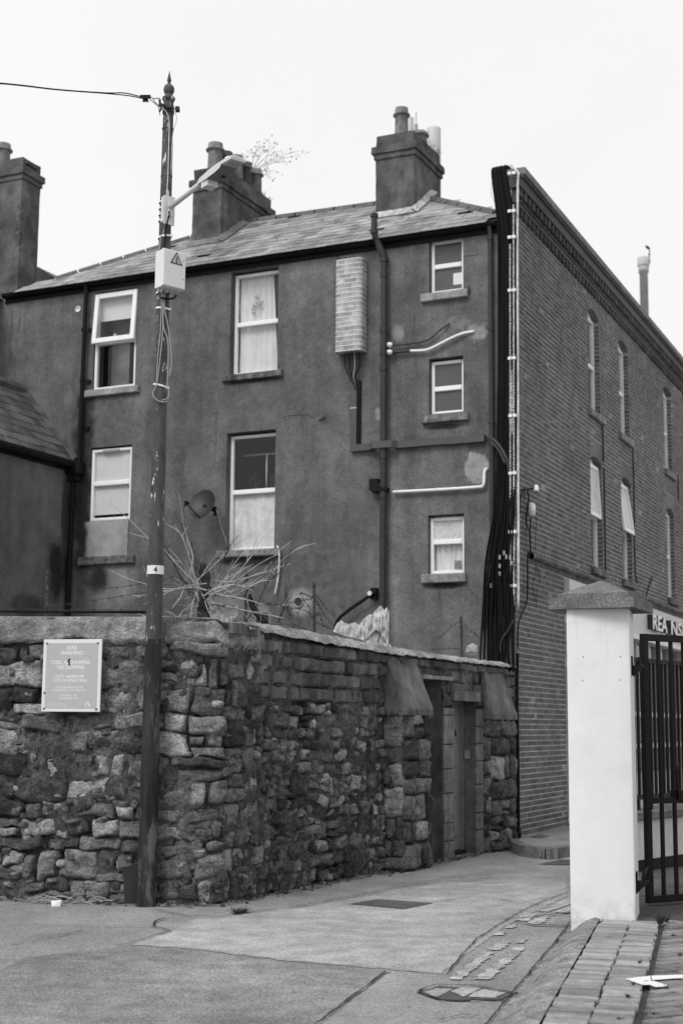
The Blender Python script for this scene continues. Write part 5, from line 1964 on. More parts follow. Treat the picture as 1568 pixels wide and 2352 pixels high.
for f in fs: mb.f.append(f); mb.r.append(0); mb.mi.append(0)
mb.build('number', 'ink', pole)
for y, t in ((540, .15), (668, .1), (706, -.1), (884, -.25)):
    z = PP(375, y, .07).z
    r = float(np.interp(z, [2.45, 4.6, 6.6, 7.7], [.078, .066, .058, .05])) + .008
    mb = MB(); band(mb, z, .018, r, t); mb.hexa([Vector((PX0 + r + a * .012, PY0 - .03 + b * .01, z + t * r + c * .01)) for c in (-1, 1) for a, b in ((-1, -1), (1, -1), (1, 1), (-1, 1))]); mb.build('cable_tie', 'plastic', pole)
mb = MB()
for pts in ([(372, 668), (371, 706), (369, 760), (362, 830), (360, 880), (352, 900), (354, 912), (366, 922), (382, 922), (388, 908), (386, 893)],
            [(376, 668), (374, 706), (374, 760), (366, 840), (361, 878)], [(379, 668), (378, 707), (388, 760), (394, 830), (388, 868)],
            [(374, 668), (376, 707), (376, 750), (386, 785), (386, 850), (384, 884), (388, 900), (384, 915), (370, 920)],
            [(370, 540), (368, 560), (366, 575)]):
    mb.tube(spline([PP(x, y, .078 + .006 * math.sin(x)) for x, y in pts]), .0055, 6)
mb.build('hanging_cable', 'greyplastic', pole, smooth=True)
# lamp
ah = Vector((.607, -.794, 0)); wh = Vector((.794, .607, 0))
LA = Frame((PX0, PY0), (ah.x, ah.y), (wh.x, wh.y))
lamp = thing('street_lamp', 'pale flat street lamp on an upswept arm, strapped to the street pole', 'street lamp', (PX0, PY0, 6.3))
def LX(x, y, off=0.0):
    u, z = LA.px(x, y, off)
    return u, z
zA, zB = PP(386, 515, .06).z, PP(388, 450, .06).z
mb = MB()
mb.box(LA, .056, .072, -.055, .06, zA, zB); mb.box(LA, .02, .06, -.062, -.045, zA + .02, zB - .01)
mb.box(LA, .072, .10, -.02, .02, zA + .08, zB - .05)
mb.build('bracket_plate', 'lampbody', lamp)
mb = MB()
for k in range(4):
    z = zA + .05 + k * (zB - zA - .1) / 3
    band(mb, z, .016, .068)
mb.build('strap', 'signwhite', lamp)
ua_, za_ = .06, 6.612
mb = MB(); mb.tube([LA.P(ua_ - .02, 0, za_), LA.P(.72, 0, 6.70)], .026, 14); mb.build('arm', 'lampbody', lamp, smooth=True)
mb = MB()
secs = [(.655, .045, 6.672, 6.708), (.72, .060, 6.655, 6.73), (.85, .072, 6.655, 6.748), (1.0, .075, 6.668, 6.762), (1.09, .075, 6.688, 6.764), (1.115, .075, 6.712, 6.764), (1.27, .072, 6.722, 6.758), (1.287, .068, 6.726, 6.752)]
rr = []
for u, hw_, lo, hi in secs:
    m_ = lo + (hi - lo) * .7
    rr.append([LA.P(u, -hw_, lo), LA.P(u, hw_, lo), LA.P(u, hw_, m_), LA.P(u, hw_ * .65, hi), LA.P(u, -hw_ * .65, hi), LA.P(u, -hw_, m_)])
for k in range(len(rr) - 1):
    for i in range(6):
        i2 = (i + 1) % 6
        mb.m = 1 if i == 0 else 0
        mb.add([rr[k][i], rr[k][i2], rr[k + 1][i2], rr[k + 1][i]], [(0, 1, 2, 3)])
mb.m = 0
mb.add(rr[0], [tuple(range(5, -1, -1))]); mb.add(rr[-1], [tuple(range(6))])
mb.f = [tuple(reversed(f)) for f in mb.f]
mb.build('lamp_head', ['lampbody', 'lampunder'], lamp)
mb = MB(); mb.box(LA, 1.135, 1.265, -.064, .064, 6.700, 6.7215); mb.build('lens', 'lens', lamp)
mb = MB(); mb.box(LA, 1.122, 1.285, -.078, .078, 6.712, 6.735); mb.build('lens_rim', 'lampbody', lamp)
mb = MB(); mb.lathe([(.045, 0), (.045, .014), (.036, .032), (.016, .044), (.0, .046)], LA.P(1.13, .0, 6.757), n=14); mb.build('photocell', 'plastic', lamp, smooth=True)
mb = MB(); mb.box(LA, .745, .855, -.057, .057, 6.60, 6.655); mb.build('driver_box', 'lampbody', lamp)
mb = MB(); mb.lathe([(.024, 0), (.022, .004), (.0, .005)], LA.P(.98, .035, 6.662), (0, 0, -1), 12); mb.build('gland_hole', 'blackp', lamp)
mb = MB(); mb.tube(spline([LA.P(ua_ + .01, -.01, za_ - .02), PP(389, 490, .1), PP(386, 505, .09), PP(381, 525, .075), PP(380, 545, .072), PP(376, 570, .075)]), .008, 6); mb.build('lamp_cable', 'cable', lamp, smooth=True)
# electric box
bd = Vector((math.sin(R(49.4)), math.cos(R(49.4)), 0))
BX = Frame((PX0, PY0), (bd.x, bd.y), (bd.y, -bd.x))
wf = .20
bu0, bz0 = BX.px(374.2, 653.6, wf); bu1, bz1 = BX.px(428, 582, wf)
ebox = thing('electric_box', 'cream electricity enclosure with a lightning warning triangle, fixed to the street pole', 'electric box', tuple(BX.P((bu0 + bu1) / 2, .1, bz0)))
mb = MB(); mb.box(BX, bu0 + .004, bu1 - .004, .055, wf - .032, bz0 - .004, bz1 - .006); mb.build('enclosure', 'box', ebox)
mb = MB(); mb.bevbox(BX, bu0, bu1, wf - .03, wf, bz0, bz1, .008); mb.build('box_door', 'box', ebox)
for x, y in ((422, 600), (421, 642)):
    u, z = BX.px(x, y, wf); mb = MB(); mb.lathe([(.006, 0), (.005, .004), (.0, .005)], BX.P(u, wf, z), BX.w, 8); mb.build('lock', 'bolt', ebox)
tri = [BX.px(*q, wf) for q in ((406.1, 578.9), (391.0, 603.4), (419.6, 610.8))]
def plate(mb, fr, pts, w0, w1):
    n = len(pts)
    vs = [fr.P(u, w0, z) for u, z in pts] + [fr.P(u, w1, z) for u, z in pts]
    ar = sum(pts[i][0] * pts[(i + 1) % n][1] - pts[(i + 1) % n][0] * pts[i][1] for i in range(n))
    fs = [tuple(range(n, 2 * n))] + [(i, (i + 1) % n, n + (i + 1) % n, n + i) for i in range(n)]
    if ar < 0: fs = [tuple(reversed(f)) for f in fs]
    if fr.u.cross(fr.w).z > 0: fs = [tuple(reversed(f)) for f in fs]
    mb.add(vs, fs)
mb = MB(); plate(mb, BX, tri, wf, wf + .003); mb.build('warning_border', 'ink', ebox)
tc = (sum(t[0] for t in tri) / 3, sum(t[1] for t in tri) / 3)
mb = MB(); plate(mb, BX, [(tc[0] + (t[0] - tc[0]) * .78, tc[1] + (t[1] - tc[1]) * .78) for t in tri], wf + .003, wf + .005); mb.build('warning_triangle', 'hazard', ebox)
S_ = abs(tri[2][0] - tri[1][0])
bolt_ = [(.02, .26), (-.07, .02), (.0, .05), (-.03, -.13), (-.07, -.12), (-.01, -.24), (.05, -.1), (.02, -.11), (.075, .12), (.0, .085), (.09, .26)]
mb = MB(); plate(mb, BX, [(tc[0] + x * S_, tc[1] + y * S_) for x, y in bolt_], wf + .005, wf + .0065); mb.build('lightning_mark', 'ink', ebox)
mb = MB()
for k, (uu, ww) in enumerate(((bu0 + .03, .09), (bu0 + .1, .12), (bu0 + .2, .13))):
    mb.lathe([(.016, 0), (.016, -.03), (.011, -.04)], BX.P(uu, ww, bz0 - .002), n=10)
mb.build('cable_gland', 'greyplastic', ebox)
mb = MB(); mb.tube(spline([BX.P(bu0 + .2, .13, bz0 - .03), BX.P(bu0 + .19, .125, bz0 - .07), BX.P(bu0 + .13, .11, bz0 - .095), BX.P(bu0 + .06, .08, bz0 - .09)]), .009, 8); mb.build('box_cable', 'cable', ebox, smooth=True)
# overhead wire
mb = MB()
w1_ = spline([PP(-260, 172, .1), PP(0, 190.5, .1), PP(130, 205, .1), PP(240, 213, .1), PP(285, 213.5, .09), PP(324, 222, .08)], 10)
w2_ = spline([PP(-260, 173.5, .1), PP(0, 192, .1), PP(130, 206, .1), PP(235, 214, .1), PP(290, 219, .09), PP(324, 225, .08)], 10)
mb.tube(w1_, .0055, 6); mb.tube(w2_, .0055, 6)
for q in ([(345, 222), (352, 226), (360, 226), (367, 225)], [(345, 228), (354, 236), (362, 243), (369, 245)], [(352, 227), (356, 234), (364, 241), (369, 244)], [(364, 243), (366, 252), (367, 258)]):
    mb.tube(spline([PP(x, y, .08) for x, y in q]), .004, 6)
ow = mb.build('overhead_wire', 'cable', None, True, 'twisted black overhead wire running from the pole top out of the picture', 'wire')
mb = MB()
P = [PP(322, 222, .06), PP(346, 222, .06)]
mb.hexa([PP(x, y, o) for y, k in ((227, 0), (217.5, 1)) for x, o in ((322 + 0 * k, .10), (347 - k, .10), (347 - k, .04), (322 + 5 * k, .04))])
mb.hexa([PP(x, y, o) for y in (232, 227) for x, o in ((328, .09), (341, .09), (341, .05), (328, .05))])
for k in range(5): mb.tube([PP(328.5 + 3.1 * k, 232, .07), PP(328.5 + 3.1 * k, 234.5, .07)], .006, 5)
mb.build('splice_box', 'blackp', ow)

# ================================================================== WARNING SIGN ON THE WALL
SL = Frame((-3.2, 13.87), (.9701, -.2425), (-.2425, -.9701))
so = .125
c1_, c2_, c3_, c4_ = [SL.px(x, y, so) for x, y in ((99.8, 1468.2), (234, 1468.8), (229.9, 1635.8), (95.5, 1634.4))]
sgn = thing('warning_sign', 'grey and white no dumping sign screwed to the stone wall', 'sign', tuple(SL.P((c1_[0] + c2_[0]) / 2, so, c3_[1])))
sx0, sx1 = (c1_[0] + c4_[0]) / 2, (c2_[0] + c3_[0]) / 2
sz1, sz0 = (c1_[1] + c2_[1]) / 2, (c3_[1] + c4_[1]) / 2
mb = MB(); mb.bevbox(SL, sx0, sx1, so - .02, so - .003, sz0, sz1, .004); mb.build('panel', 'signwhite', sgn)
fx0, fx1 = sx0 + (sx1 - sx0) * .055, sx1 - (sx1 - sx0) * .055
fz0, fz1 = sz0 + (sz1 - sz0) * .045, sz1 - (sz1 - sz0) * .052
mb = MB(); mb.box(SL, fx0, fx1, so - .0028, so - .0016, fz0, fz1); mb.build('face', 'signface', sgn)
SW, SH = sx1 - sx0, sz1 - sz0
mb = MB()
def line(body, cx, yb, width, bold=.02, hgt=None):
    """body centred at cx, baseline at yb (fractions of the panel, from its top), fitted to a width"""
    vs, fs = text_mesh(body, 1.0, bold)
    x0, x1 = min(v[0] for v in vs), max(v[0] for v in vs)
    k = width * SW / (x1 - x0)
    ky = k if hgt is None else hgt * SH / .73
    mb.add([SL.P(sx0 + cx * SW + (v[0] - (x0 + x1) / 2) * k, so - .001, sz1 - yb * SH + v[1] * ky) for v in vs], fs)
line('AIRE', .492, .140, .175, .03, .055)
line('WARNING', .491, .212, .378, .03, .055)
line('COSC AR DHUMPÁIL', .485, .343, .675, .03, .055)
line('NO DUMPING', .488, .412, .463, .03, .055)
line('CCTV I BHFEIDHM', .467, .532, .487, .03, .042)
line('CCTV IN OPERATION', .471, .587, .578, .03, .042)
line('IONCHÚISEOFAR CIONTÓIRÍ', .468, .678, .478, .02, .028)
line('OFFENDERS WILL BE PROSECUTED', .466, .716, .557, .02, .028)
line('UASFHÍNEÁIL : 3,000', .465, .787, .277, .02, .026)
line('MAXIMUM FINE : 3,000', .47, .826, .324, .02, .026)
line('Baile Átha Cliath 1800 251 500', .283, .902, .29, .015, .018)
line('Litter Hotline    1800 251 500', .283, .932, .29, .015, .018)
line('CITY', .80, .935, .09, .02, .016)
for k, (dx, dy) in enumerate(((.765, .89), (.80, .868), (.82, .902))):
    cx, cy = sx0 + dx * SW, sz1 - dy * SH
    plate(mb, SL, [(cx - .008, cy - .012), (cx + .008, cy - .012), (cx + .006, cy + .006), (cx, cy + .014), (cx - .006, cy + .006)], so - .0014, so - .0008)
mb.f = [f for f in mb.f]
mb.build('lettering', 'signwhite', sgn)
for x, y in ((.06, .055), (.93, .055), (.05, .955), (.94, .96), (.05, .74)):
    mb = MB(); mb.lathe([(.013, 0), (.012, .004), (.006, .008), (.0, .009)], SL.P(sx0 + x * SW, so - .003, sz1 - y * SH), SL.w, 10); mb.build('bolt', 'bolt', sgn)
mb = MB()
for k in range(7):
    a = rng.uniform(0, 6.28); r_ = rng.uniform(.0, .02)
    cx, cy = sx0 + .445 * SW + r_ * math.cos(a), sz1 - .31 * SH + r_ * 1.6 * math.sin(a)
    plate(mb, SL, [(cx + .011 * math.cos(t) * rng.uniform(.6, 1.2), cy + .011 * math.sin(t) * rng.uniform(.6, 1.5)) for t in np.linspace(0, 5.6, 7)], so - .001 + k * .0002, so - .0004 + k * .0002)
mb.build('burn_mark', 'crack', sgn)

# ================================================================== FIXTURES ON THE FACADE
def FP(x, y, off=0.0): return F.P(*(lambda q: (q[0], off, q[1]))(F.px(x, y, off)))
# imitation-brick antenna cover
bu0, bz0, bu1, bz1 = -2.80, 7.305, -2.36, 8.748
cov = thing('brick_clad_box', 'tall box clad in imitation brick, on the facade with cables below', 'cable box', tuple(F.P(-2.58, .1, 7.3)))
per = []
rc = .06; dpt = .2
per += [(bu0, .0), (bu0, dpt - rc)]
for k in range(1, 6):
    q = math.pi - k * math.pi / 10
    per.append((bu0 + rc + rc * math.cos(q), dpt - rc + rc * math.sin(q)))
per.append((bu1 - rc, dpt))
for k in range(1, 6):
    q = math.pi / 2 - k * math.pi / 10
    per.append((bu1 - rc + rc * math.cos(q), dpt - rc + rc * math.sin(q)))
per.append((bu1, .0))
pl = [0]
for a, b in zip(per[:-1], per[1:]): pl.append(pl[-1] + math.hypot(b[0] - a[0], b[1] - a[1]))
def perp(t, off=0.0):
    u, wv = float(np.interp(t, pl, [p[0] for p in per])), float(np.interp(t, pl, [p[1] for p in per]))
    e = .004
    u2, w2 = float(np.interp(t + e, pl, [p[0] for p in per])), float(np.interp(t + e, pl, [p[1] for p in per]))
    u1_, w1_ = float(np.interp(t - e, pl, [p[0] for p in per])), float(np.interp(t - e, pl, [p[1] for p in per]))
    d = math.hypot(u2 - u1_, w2 - w1_) or 1
    return u - (w2 - w1_) / d * off, wv + (u2 - u1_) / d * off
LN_ = pl[-1]
mb = MB()
def cvf(i, j):
    u, wv = perp(i * LN_)
    return F.P(u, wv, bz0 + (bz1 - bz0) * j)
mb.grid(cvf, 40, 1)
mb.add([F.P(u, wv, bz1) for u, wv in per], [tuple(range(len(per) - 1, -1, -1))]); mb.add([F.P(u, wv, bz0) for u, wv in per], [tuple(range(len(per)))])
mb.build('box_shell', 'fauxjoint', cov)
NC = 19
hc_ = (bz1 - bz0) / NC
mb = MB()
for k in range(NC + 1):
    z = bz0 + k * hc_
    vs, fs = [], []
    n = 40
    for i in range(n + 1):
        for off, dz in ((.0, -.011), (.011, -.008), (.011, .008), (.0, .011)):
            u, wv = perp(LN_ * i / n, off)
            vs.append(F.P(u, wv, z + dz))
    for i in range(n):
        for q in range(3):
            a = i * 4 + q
            fs.append((a, a + 1, a + 5, a + 4))
    mb.add(vs, fs)
mb.build('bed_joint', 'fauxjoint', cov)
for k in range(NC):
    z = bz0 + k * hc_
    t = -.06 if k % 2 else -.12
    while t < LN_:
        e = t + (.20 if (k + int(t * 10)) % 2 else .13) + rng.uniform(-.02, .02)
        a, b = max(t, .004), min(e - .014, LN_ - .004)
        if b - a > .03:
            mb = MB(); mb.cur = rng.random()
            n = max(2, int((b - a) / .02))
            vs, fs = [], []
            for i in range(n + 1):
                tt = a + (b - a) * i / n
                for off, dz in ((-.005, .012), (.007, .012), (.007, hc_ - .012), (-.005, hc_ - .012)):
                    u, wv = perp(tt, off)
                    vs.append(F.P(u, wv, z + dz))
            for i in range(n):
                for q in range(3):
                    fs.append((i * 4 + q, i * 4 + q + 1, i * 4 + q + 5, i * 4 + q + 4))
            fs += [(0, 3, 2, 1), (n * 4, n * 4 + 1, n * 4 + 2, n * 4 + 3)]
            mb.add(vs, fs)
            mb.build('brick', 'faux', cov)
        t = e
for k in range(7):
    x = 791 + k * 5.6
    mb = MB(); mb.tube(spline([FP(x, 808, .09), FP(x + 1, 840, .09), FP(803 + k * 2.2, 866, .08), FP(813 + k, 885, .06), FP(814 + k, 905, .04)]), .011 if k % 2 else .008, 7)
    mb.build('cable', 'pipe' if k % 2 else 'greyplastic' if k == 4 else 'cable', cov, smooth=True)
# trunking
trk = thing('cable_trunking', 'dark grey square cable trunking turning along the facade towards the cable bundle', 'trunking', tuple(F.P(-2.5, .03, 5.75)))
for z0_, z1_ in ((5.86, 6.10), (6.102, 6.50), (6.502, 6.70)):
    mb = MB(); mb.box(F, -2.583, -2.482, .001, .075, z0_, z1_); mb.build('trunking_length', 'trunk', trk)
for u0_, u1_, dz in ((-2.585, -2.45, 0), (-2.448, -2.26, .002), (-2.18, -1.86, .002), (-1.858, -1.50, .0), (-1.498, -1.0, .0), (-.998, -.435, -.005)):
    mb = MB()
    w1 = .075 if not (-2.2 < u0_ < -1.9) else .17
    mb.box(F, u0_, u1_, .001 if w1 < .1 else .1, w1, 5.752 + dz, 5.857 + dz); mb.build('trunking_length', 'trunk', trk)
mb = MB(); mb.hexa([F.P(u, w_, z) for z in (5.752, 5.858) for u, w_ in ((-2.26, .075), (-2.18, .17), (-2.18, .10), (-2.26, .001))]); mb.hexa([F.P(u, w_, z) for z in (5.752, 5.858) for u, w_ in ((-1.86, .17), (-1.80, .076), (-1.80, .002), (-1.86, .1))]); mb.build('trunking_bend', 'trunk', trk)
mb = MB(); mb.box(F, -2.475, -2.435, .001, .05, 5.86, 6.86); mb.build('dark_conduit', 'blackp', trk)
mb = MB(); mb.box(F, -2.585, -2.48, .0755, .078, 6.42, 6.435); mb.build('label_strip', 'litter', trk)
# waste pipes
mb = MB()
mb.tube(spline([FP(902, 1130, .06), FP(1000, 1125, .06), FP(1098, 1118.5, .06), FP(1108, 1115, .06), FP(1111, 1106, .06), FP(1111.5, 1088, .06), FP(1114, 1079, .05), FP(1119, 1077, .0)], 5), .023, 10)
mb.tube([FP(1003, 1124.5, .06), FP(1006, 1124.3, .06)], .027, 10)
mb.build('waste_pipe', 'plastic', None, True, 'white plastic waste pipe with an elbow, below the trunking', 'pipe')
wp2 = thing('waste_pipe', 'white upswept waste pipe end joined to dark pipes beside the soil stack', 'pipe', tuple(FP(950, 806, .05)))
mb = MB(); mb.tube(spline([FP(942, 806, .06), FP(970, 805, .06), FP(985, 802, .06), FP(1010, 790, .06), FP(1035, 777, .06), FP(1062, 766, .05), FP(1089, 761, .01)], 6), .021, 10); mb.build('white_pipe', 'plastic', wp2, smooth=True)
mb = MB(); mb.tube(spline([FP(894, 809, .07), FP(918, 808, .06), FP(943, 806, .06)]), .019, 10); mb.tube(spline([FP(894, 794, .07), FP(950, 788, .05), FP(984, 780, .05), FP(1010, 758, .05), FP(1032, 742, .02)], 6), .013, 8); mb.build('dark_pipe', 'pipe', wp2, smooth=True)
mb = MB()
for y in (792, 809): mb.tube([FP(889, y, .13), FP(900, y - .5, .1)], .032, 10); mb.tube([FP(893, y, .12), FP(896, y - .3, .11)], .042, 10)
mb.build('pipe_boss', 'plastic', wp2)
# ring vent high on the left
mb = MB(); P = FP(180.5, 710.5, 0); mb.lathe([(.052, 0), (.056, .012), (.05, .018), (.036, .016), (.034, .006), (.0, .005)], P, F.w, 20)
mb.build('vent_cover', 'signwhite', None, True, 'small round white vent cover high up left of the downpipe', 'vent')
lowv = thing('flue_vent', 'round vent in a pale plaster halo above the wall', 'vent', tuple(FP(686, 1383)))
mb = MB(); mb.lathe([(.085, 0), (.088, .02), (.074, .03), (.068, .02), (.066, .0)], FP(686, 1383, 0), F.w, 22); mb.build('vent_ring', 'greyplastic', lowv, smooth=True)
mb = MB(); mb.lathe([(.066, .0), (.066, .006), (.0, .007)], FP(686, 1383, 0), F.w, 22); mb.build('vent_grille', 'pipe', lowv)
mb = MB(); mb.tube([FP(657, 1388, .0), FP(654, 1389, .16)], .03, 10); mb.build('overflow_pipe', 'plastic', lowv, smooth=True)
mb = MB(); mb.tube([FP(651, 1396, .2), FP(640, 1430, .25)], .016, 8); mb.build('overflow_leg', 'pipe', lowv)
mb = MB(); u, z = F.px(603, 1415); mb.box(F, u - .1, u + .1, .0, .02, z - .14, z + .06); mb.build('air_brick', 'pipe', None, False, 'dark square air vent low on the facade behind the twigs', 'vent')
bp = thing('bent_pipe', 'dark slanting waste pipe with a white end above the wall', 'pipe', tuple(FP(800, 1410, .1)))
mb = MB(); mb.tube(spline([FP(768, 1450, .12), FP(771, 1435, .12), FP(779, 1420, .12), FP(800, 1402, .12), FP(845, 1371, .12), FP(858, 1363, .1), FP(860, 1358, .0)], 6), .026, 10); mb.build('pipe_run', 'blackp', bp, smooth=True)
mb = MB(); mb.tube([FP(849, 1362.5, .1), FP(848, 1362.5, .19)], .034, 12); mb.build('pipe_end', 'plastic', bp)
mb = MB(); mb.box(F, *(lambda a, b: (a[0] - .04, a[0] + .05, .0, .1, a[1] - .1, a[1] + .07))(F.px(862, 1362), 0)); mb.build('wall_flange', 'blackp', bp)
mb = MB(); mb.tube(spline([FP(571, 1368, .2), FP(580, 1392, .25), FP(594, 1415, .28), FP(612, 1434, .3)]), .045, 8); mb.build('leaning_pipe', 'blackp', None, True, 'thick dark drain pipe leaning behind the barbed wire', 'pipe')
mb = MB(); mb.tube(spline([FP(636, 1254, .0), FP(640, 1262, .05), FP(641.5, 1290, .05), FP(638, 1330, .05), FP(631, 1366, .05)], 6), .014, 8)
mb.build('dangling_cable', 'conduit', None, True, 'pale stiff cable dangling from the sill end of the boarded window', 'cable')
# hole knocked in the render
mb = MB()
u, z = F.px(741, 962)
mb.add([F.P(u + .075 * math.cos(t) * rng.uniform(.6, 1.2), .004, z + .03 * math.sin(t) * rng.uniform(.5, 1.3) + .02 * math.cos(t)) for t in np.linspace(0, 5.7, 11)], [tuple(range(10, -1, -1))])
mb.f = [tuple(reversed(f)) for f in mb.f]
mb.build('wall_hole', 'crack', house)
mb = MB()
for pts in ([(985, 604), (1010, 605)], ):
    pass
for k, pts in enumerate(([(1064, 590), (1075, 587), (1090, 588), (1098, 582)], [(1066, 855), (1070, 862), (1068, 875)], [(966, 1128), (972, 1160), (970, 1180), (978, 1190)], [(1060, 985), (1060, 1005), (1057, 1020)], [(720, 960), (700, 952), (660, 955)], [(738, 972), (735, 1020), (728, 1080)], [(1071, 1335), (1076, 1352), (1090, 1368), (1098, 1380)])):
    P = [FP(x, y, .003) for x, y in pts]
    for a, b in zip(P[:-1], P[1:]):
        n = 6
        for i in range(n):
            p, q = a.lerp(b, i / n), a.lerp(b, (i + 1) / n)
            d = Vector((0, 0, .006 * nz(p.x, p.z, 0, 20))); h = .005
            mb.quad(p + d - Vector((0, 0, h)), q + d - Vector((0, 0, h)), q + d + Vector((0, 0, h)), p + d + Vector((0, 0, h)))
mb.build('render_crack', 'crack', house)
# satellite dish
dish = thing('satellite_dish', 'dark satellite dish on a bent pole fixed beside the boarded window sill', 'satellite dish', tuple(FP(521, 1250, .05)))
dc = FP(464, 1157, .42)
dn = Vector((-.42, -.85, .36)).normalized()
dx = dn.cross(Vector((0, 0, 1))).normalized(); dy = dx.cross(dn).normalized()
if dy.z < 0: dy = -dy
mb = MB()
def dsh(i, j):
    r_ = j; q = 2 * math.pi * i
    return dc + dx * (.225 * r_ * math.cos(q)) + dy * (.25 * r_ * math.sin(q)) + dn * (.055 * (r_ * r_ - 1))
mb.grid(dsh, 28, 7)
def dsh2(i, j):
    return dsh(1 - i, j) - dn * .006
mb.grid(dsh2, 28, 7)
def rim(i, j):
    return dsh(i, 1.0) - dn * .006 * j + (dsh(i, 1.0) - dc) * .01
mb.grid(rim, 28, 1)
mb.build('reflector', 'dish', dish, smooth=True)
bot = dc - dy * .25 - dx * .02
lnb = dc + dn * .22 - dy * .10 + dx * .14
mb = MB(); mb.tube([bot - dn * .03, bot + (lnb - bot) * .4, lnb], .011, 8); mb.build('feed_arm', 'blackp', dish)
mb = MB(); mb.tube([lnb + dn * .02, lnb - dn * .05 + dy * .03], .027, 12); mb.tube([lnb + dn * .0 - dy * .02, lnb + dn * .02 - dy * .06], .018, 10); mb.build('feed_horn', 'blackp', dish)
mb = MB(); mb.tube(spline([FP(522, 1256, .03), FP(518, 1240, .10), FP(509, 1212, .2), FP(499, 1178, .33), FP(493, 1166, .36)]), .014, 8); mb.build('mast', 'galv', dish, smooth=True)
bk = dc - dn * .06
mb = MB(); mb.tube([bk, FP(494, 1172, .36)], .03, 8); mb.tube([FP(494, 1185, .36), FP(494, 1164, .36)], .026, 8); mb.build('clamp', 'blackp', dish)
# cable bundle down the corner
cb = thing('cable_bundle', 'thick bundle of black cables dropping from the parapet down the building corner', 'cables', tuple(F.P(-.1, .1, 2.5)))
NCB = 34
for k in range(NCB):
    t = (k % 17) / 16
    lay_ = k // 17
    off = .035 + .05 * lay_ + rng.uniform(-.01, .012)
    j = lambda a: rng.uniform(-a, a)
    top_u = -.275 + .215 * t
    ztop_ = 9.885 + .02 * lay_
    pts = [F.P(top_u, -.42, 9.72 + .05 * t), F.P(top_u, -.28, ztop_), F.P(top_u, -.05, ztop_ + .015), F.P(top_u, off - .005, ztop_ - .03), F.P(top_u, off + .01, 9.72)]
    for y, x0, x1, jj in ((520, 1142, 1182, .8), (650, 1143, 1182, 1.0), (800, 1144, 1183, 1.0), (950, 1143, 1184, 1.2), (1080, 1141, 1183, 1.6), (1180, 1134, 1181, 2.0), (1280, 1118, 1178, 3.0), (1390, 1108, 1180, 3.0), (1500, 1104, 1180, 4.0), (1540, 1102, 1180, 3)):
        pts.append(FP(x0 + (x1 - x0) * t + j(jj), y + j(4), off + (.04 if y > 1100 else 0) + .15 * max(0, (y - 1380) / 160) + j(.008)))
    mb = MB(); mb.tube(spline(pts, 4), rng.choice((.012, .014, .017, .011)), 6)
    mb.build('cable', 'cable', cb, smooth=True)
for k, (x, y0, y1) in enumerate(((1170.5, 560, 1350), (1178.5, 470, 1395), (1174, 850, 1000))):
    mb = MB()
    yy = y0
    pts, rs = [], []
    a, b = FP(x, y0, .115), FP(x + 1, y1, .115)
    n = int((a.z - b.z) / .022)
    for i in range(n):
        q = a.lerp(b, i / n)
        pts.append(q + F.u * .003 * nz(0, 0, q.z, 3)); rs.append(.016 if i % 2 else .010)
    mb.tube(pts, rs, 6)
    mb.build('coiled_sleeve', 'braid', cb)
for y in (398, 485, 545, 667, 823, 955, 1087, 1222, 1346):
    for x in (1169.5, 1179):
        P = FP(x + (.5 if y > 600 else 0) + (y > 900) * 1.5, y + (0 if x < 1175 else -1), .125)
        mb = MB(); mb.hexa([P + F.u * (a * .026) + F.w * (b * .016) + Vector((0, 0, c * .021)) for c in (-1, 1) for a, b in ((-1, 1), (1, 1), (1, -1), (-1, -1))]); mb.build('cable_clip', 'plastic', cb)
mb = MB(); mb.tube(spline([F.P(.02, -.3, 9.90), F.P(-.02, -.02, 9.93), FP(1190, 398, .05), FP(1188.5, 420, .06), FP(1187.5, 560, .06), FP(1188.5, 900, .06), FP(1189.5, 1200, .06), FP(1189.5, 1396, .06)], 8), .0175, 8); mb.build('pale_conduit', 'conduit', cb, smooth=True)
mb = MB()
for k in range(9):
    x = 1112 + 62 * rng.random(); y = 1280 + 60 * rng.random()
    mb.tube(spline([FP(x, y, .2), FP(x + rng.uniform(-5, 5), y + 25, .22), FP(x + rng.uniform(-8, 8), y + 60 + rng.uniform(0, 60), .2)]), .006, 5)
mb.build('loose_ends', 'cable', cb)
mb = MB()
for x, y in ((1147, 1280), (1147, 1300), (1147, 1318), (1157, 1270), (1162, 1279), (1171, 1281), (1174, 1293), (1127, 1345)):
    P = FP(x, y, .2); mb.hexa([P + F.u * (a * .012) + F.w * (b * .01) + Vector((0, 0, c * .03)) for c in (-1, 1) for a, b in ((-1, 1), (1, 1), (1, -1), (-1, -1))])
mb.build('cable_tag', 'greyplastic', cb)
mb = MB(); mb.tube(spline([FP(1178, 1425, .25), FP(1165, 1450, .25), FP(1150, 1472, .27), FP(1148, 1500, .28)]), .012, 6); mb.build('branch_cable', 'pipe', cb, smooth=True); mb = MB(); mb.tube(spline([FP(1118, 1004, .05), FP(1135, 1012, .08), FP(1150, 1030, .1), FP(1163, 1055, .12), FP(1170, 1085, .1)]), .03, 8); mb.build('branch_cable', 'pipe', cb, smooth=True); mb = MB(); mb.tube(spline([FP(1118, 1008, .05), FP(1133, 1020, .08), FP(1148, 1040, .1), FP(1160, 1066, .12)]), .022, 8); mb.build('branch_cable', 'pipe', cb, smooth=True)
mb = MB(); mb.tube(spline([F.P(-.25, -.05, 9.9), FP(1134, 405, .0), FP(1127.5, 425, .0), FP(1128, 448, .0), FP(1137, 468, .02), FP(1144, 478, .04)]), .004, 5); mb.build('wire_loop', 'conduit', cb, smooth=True)
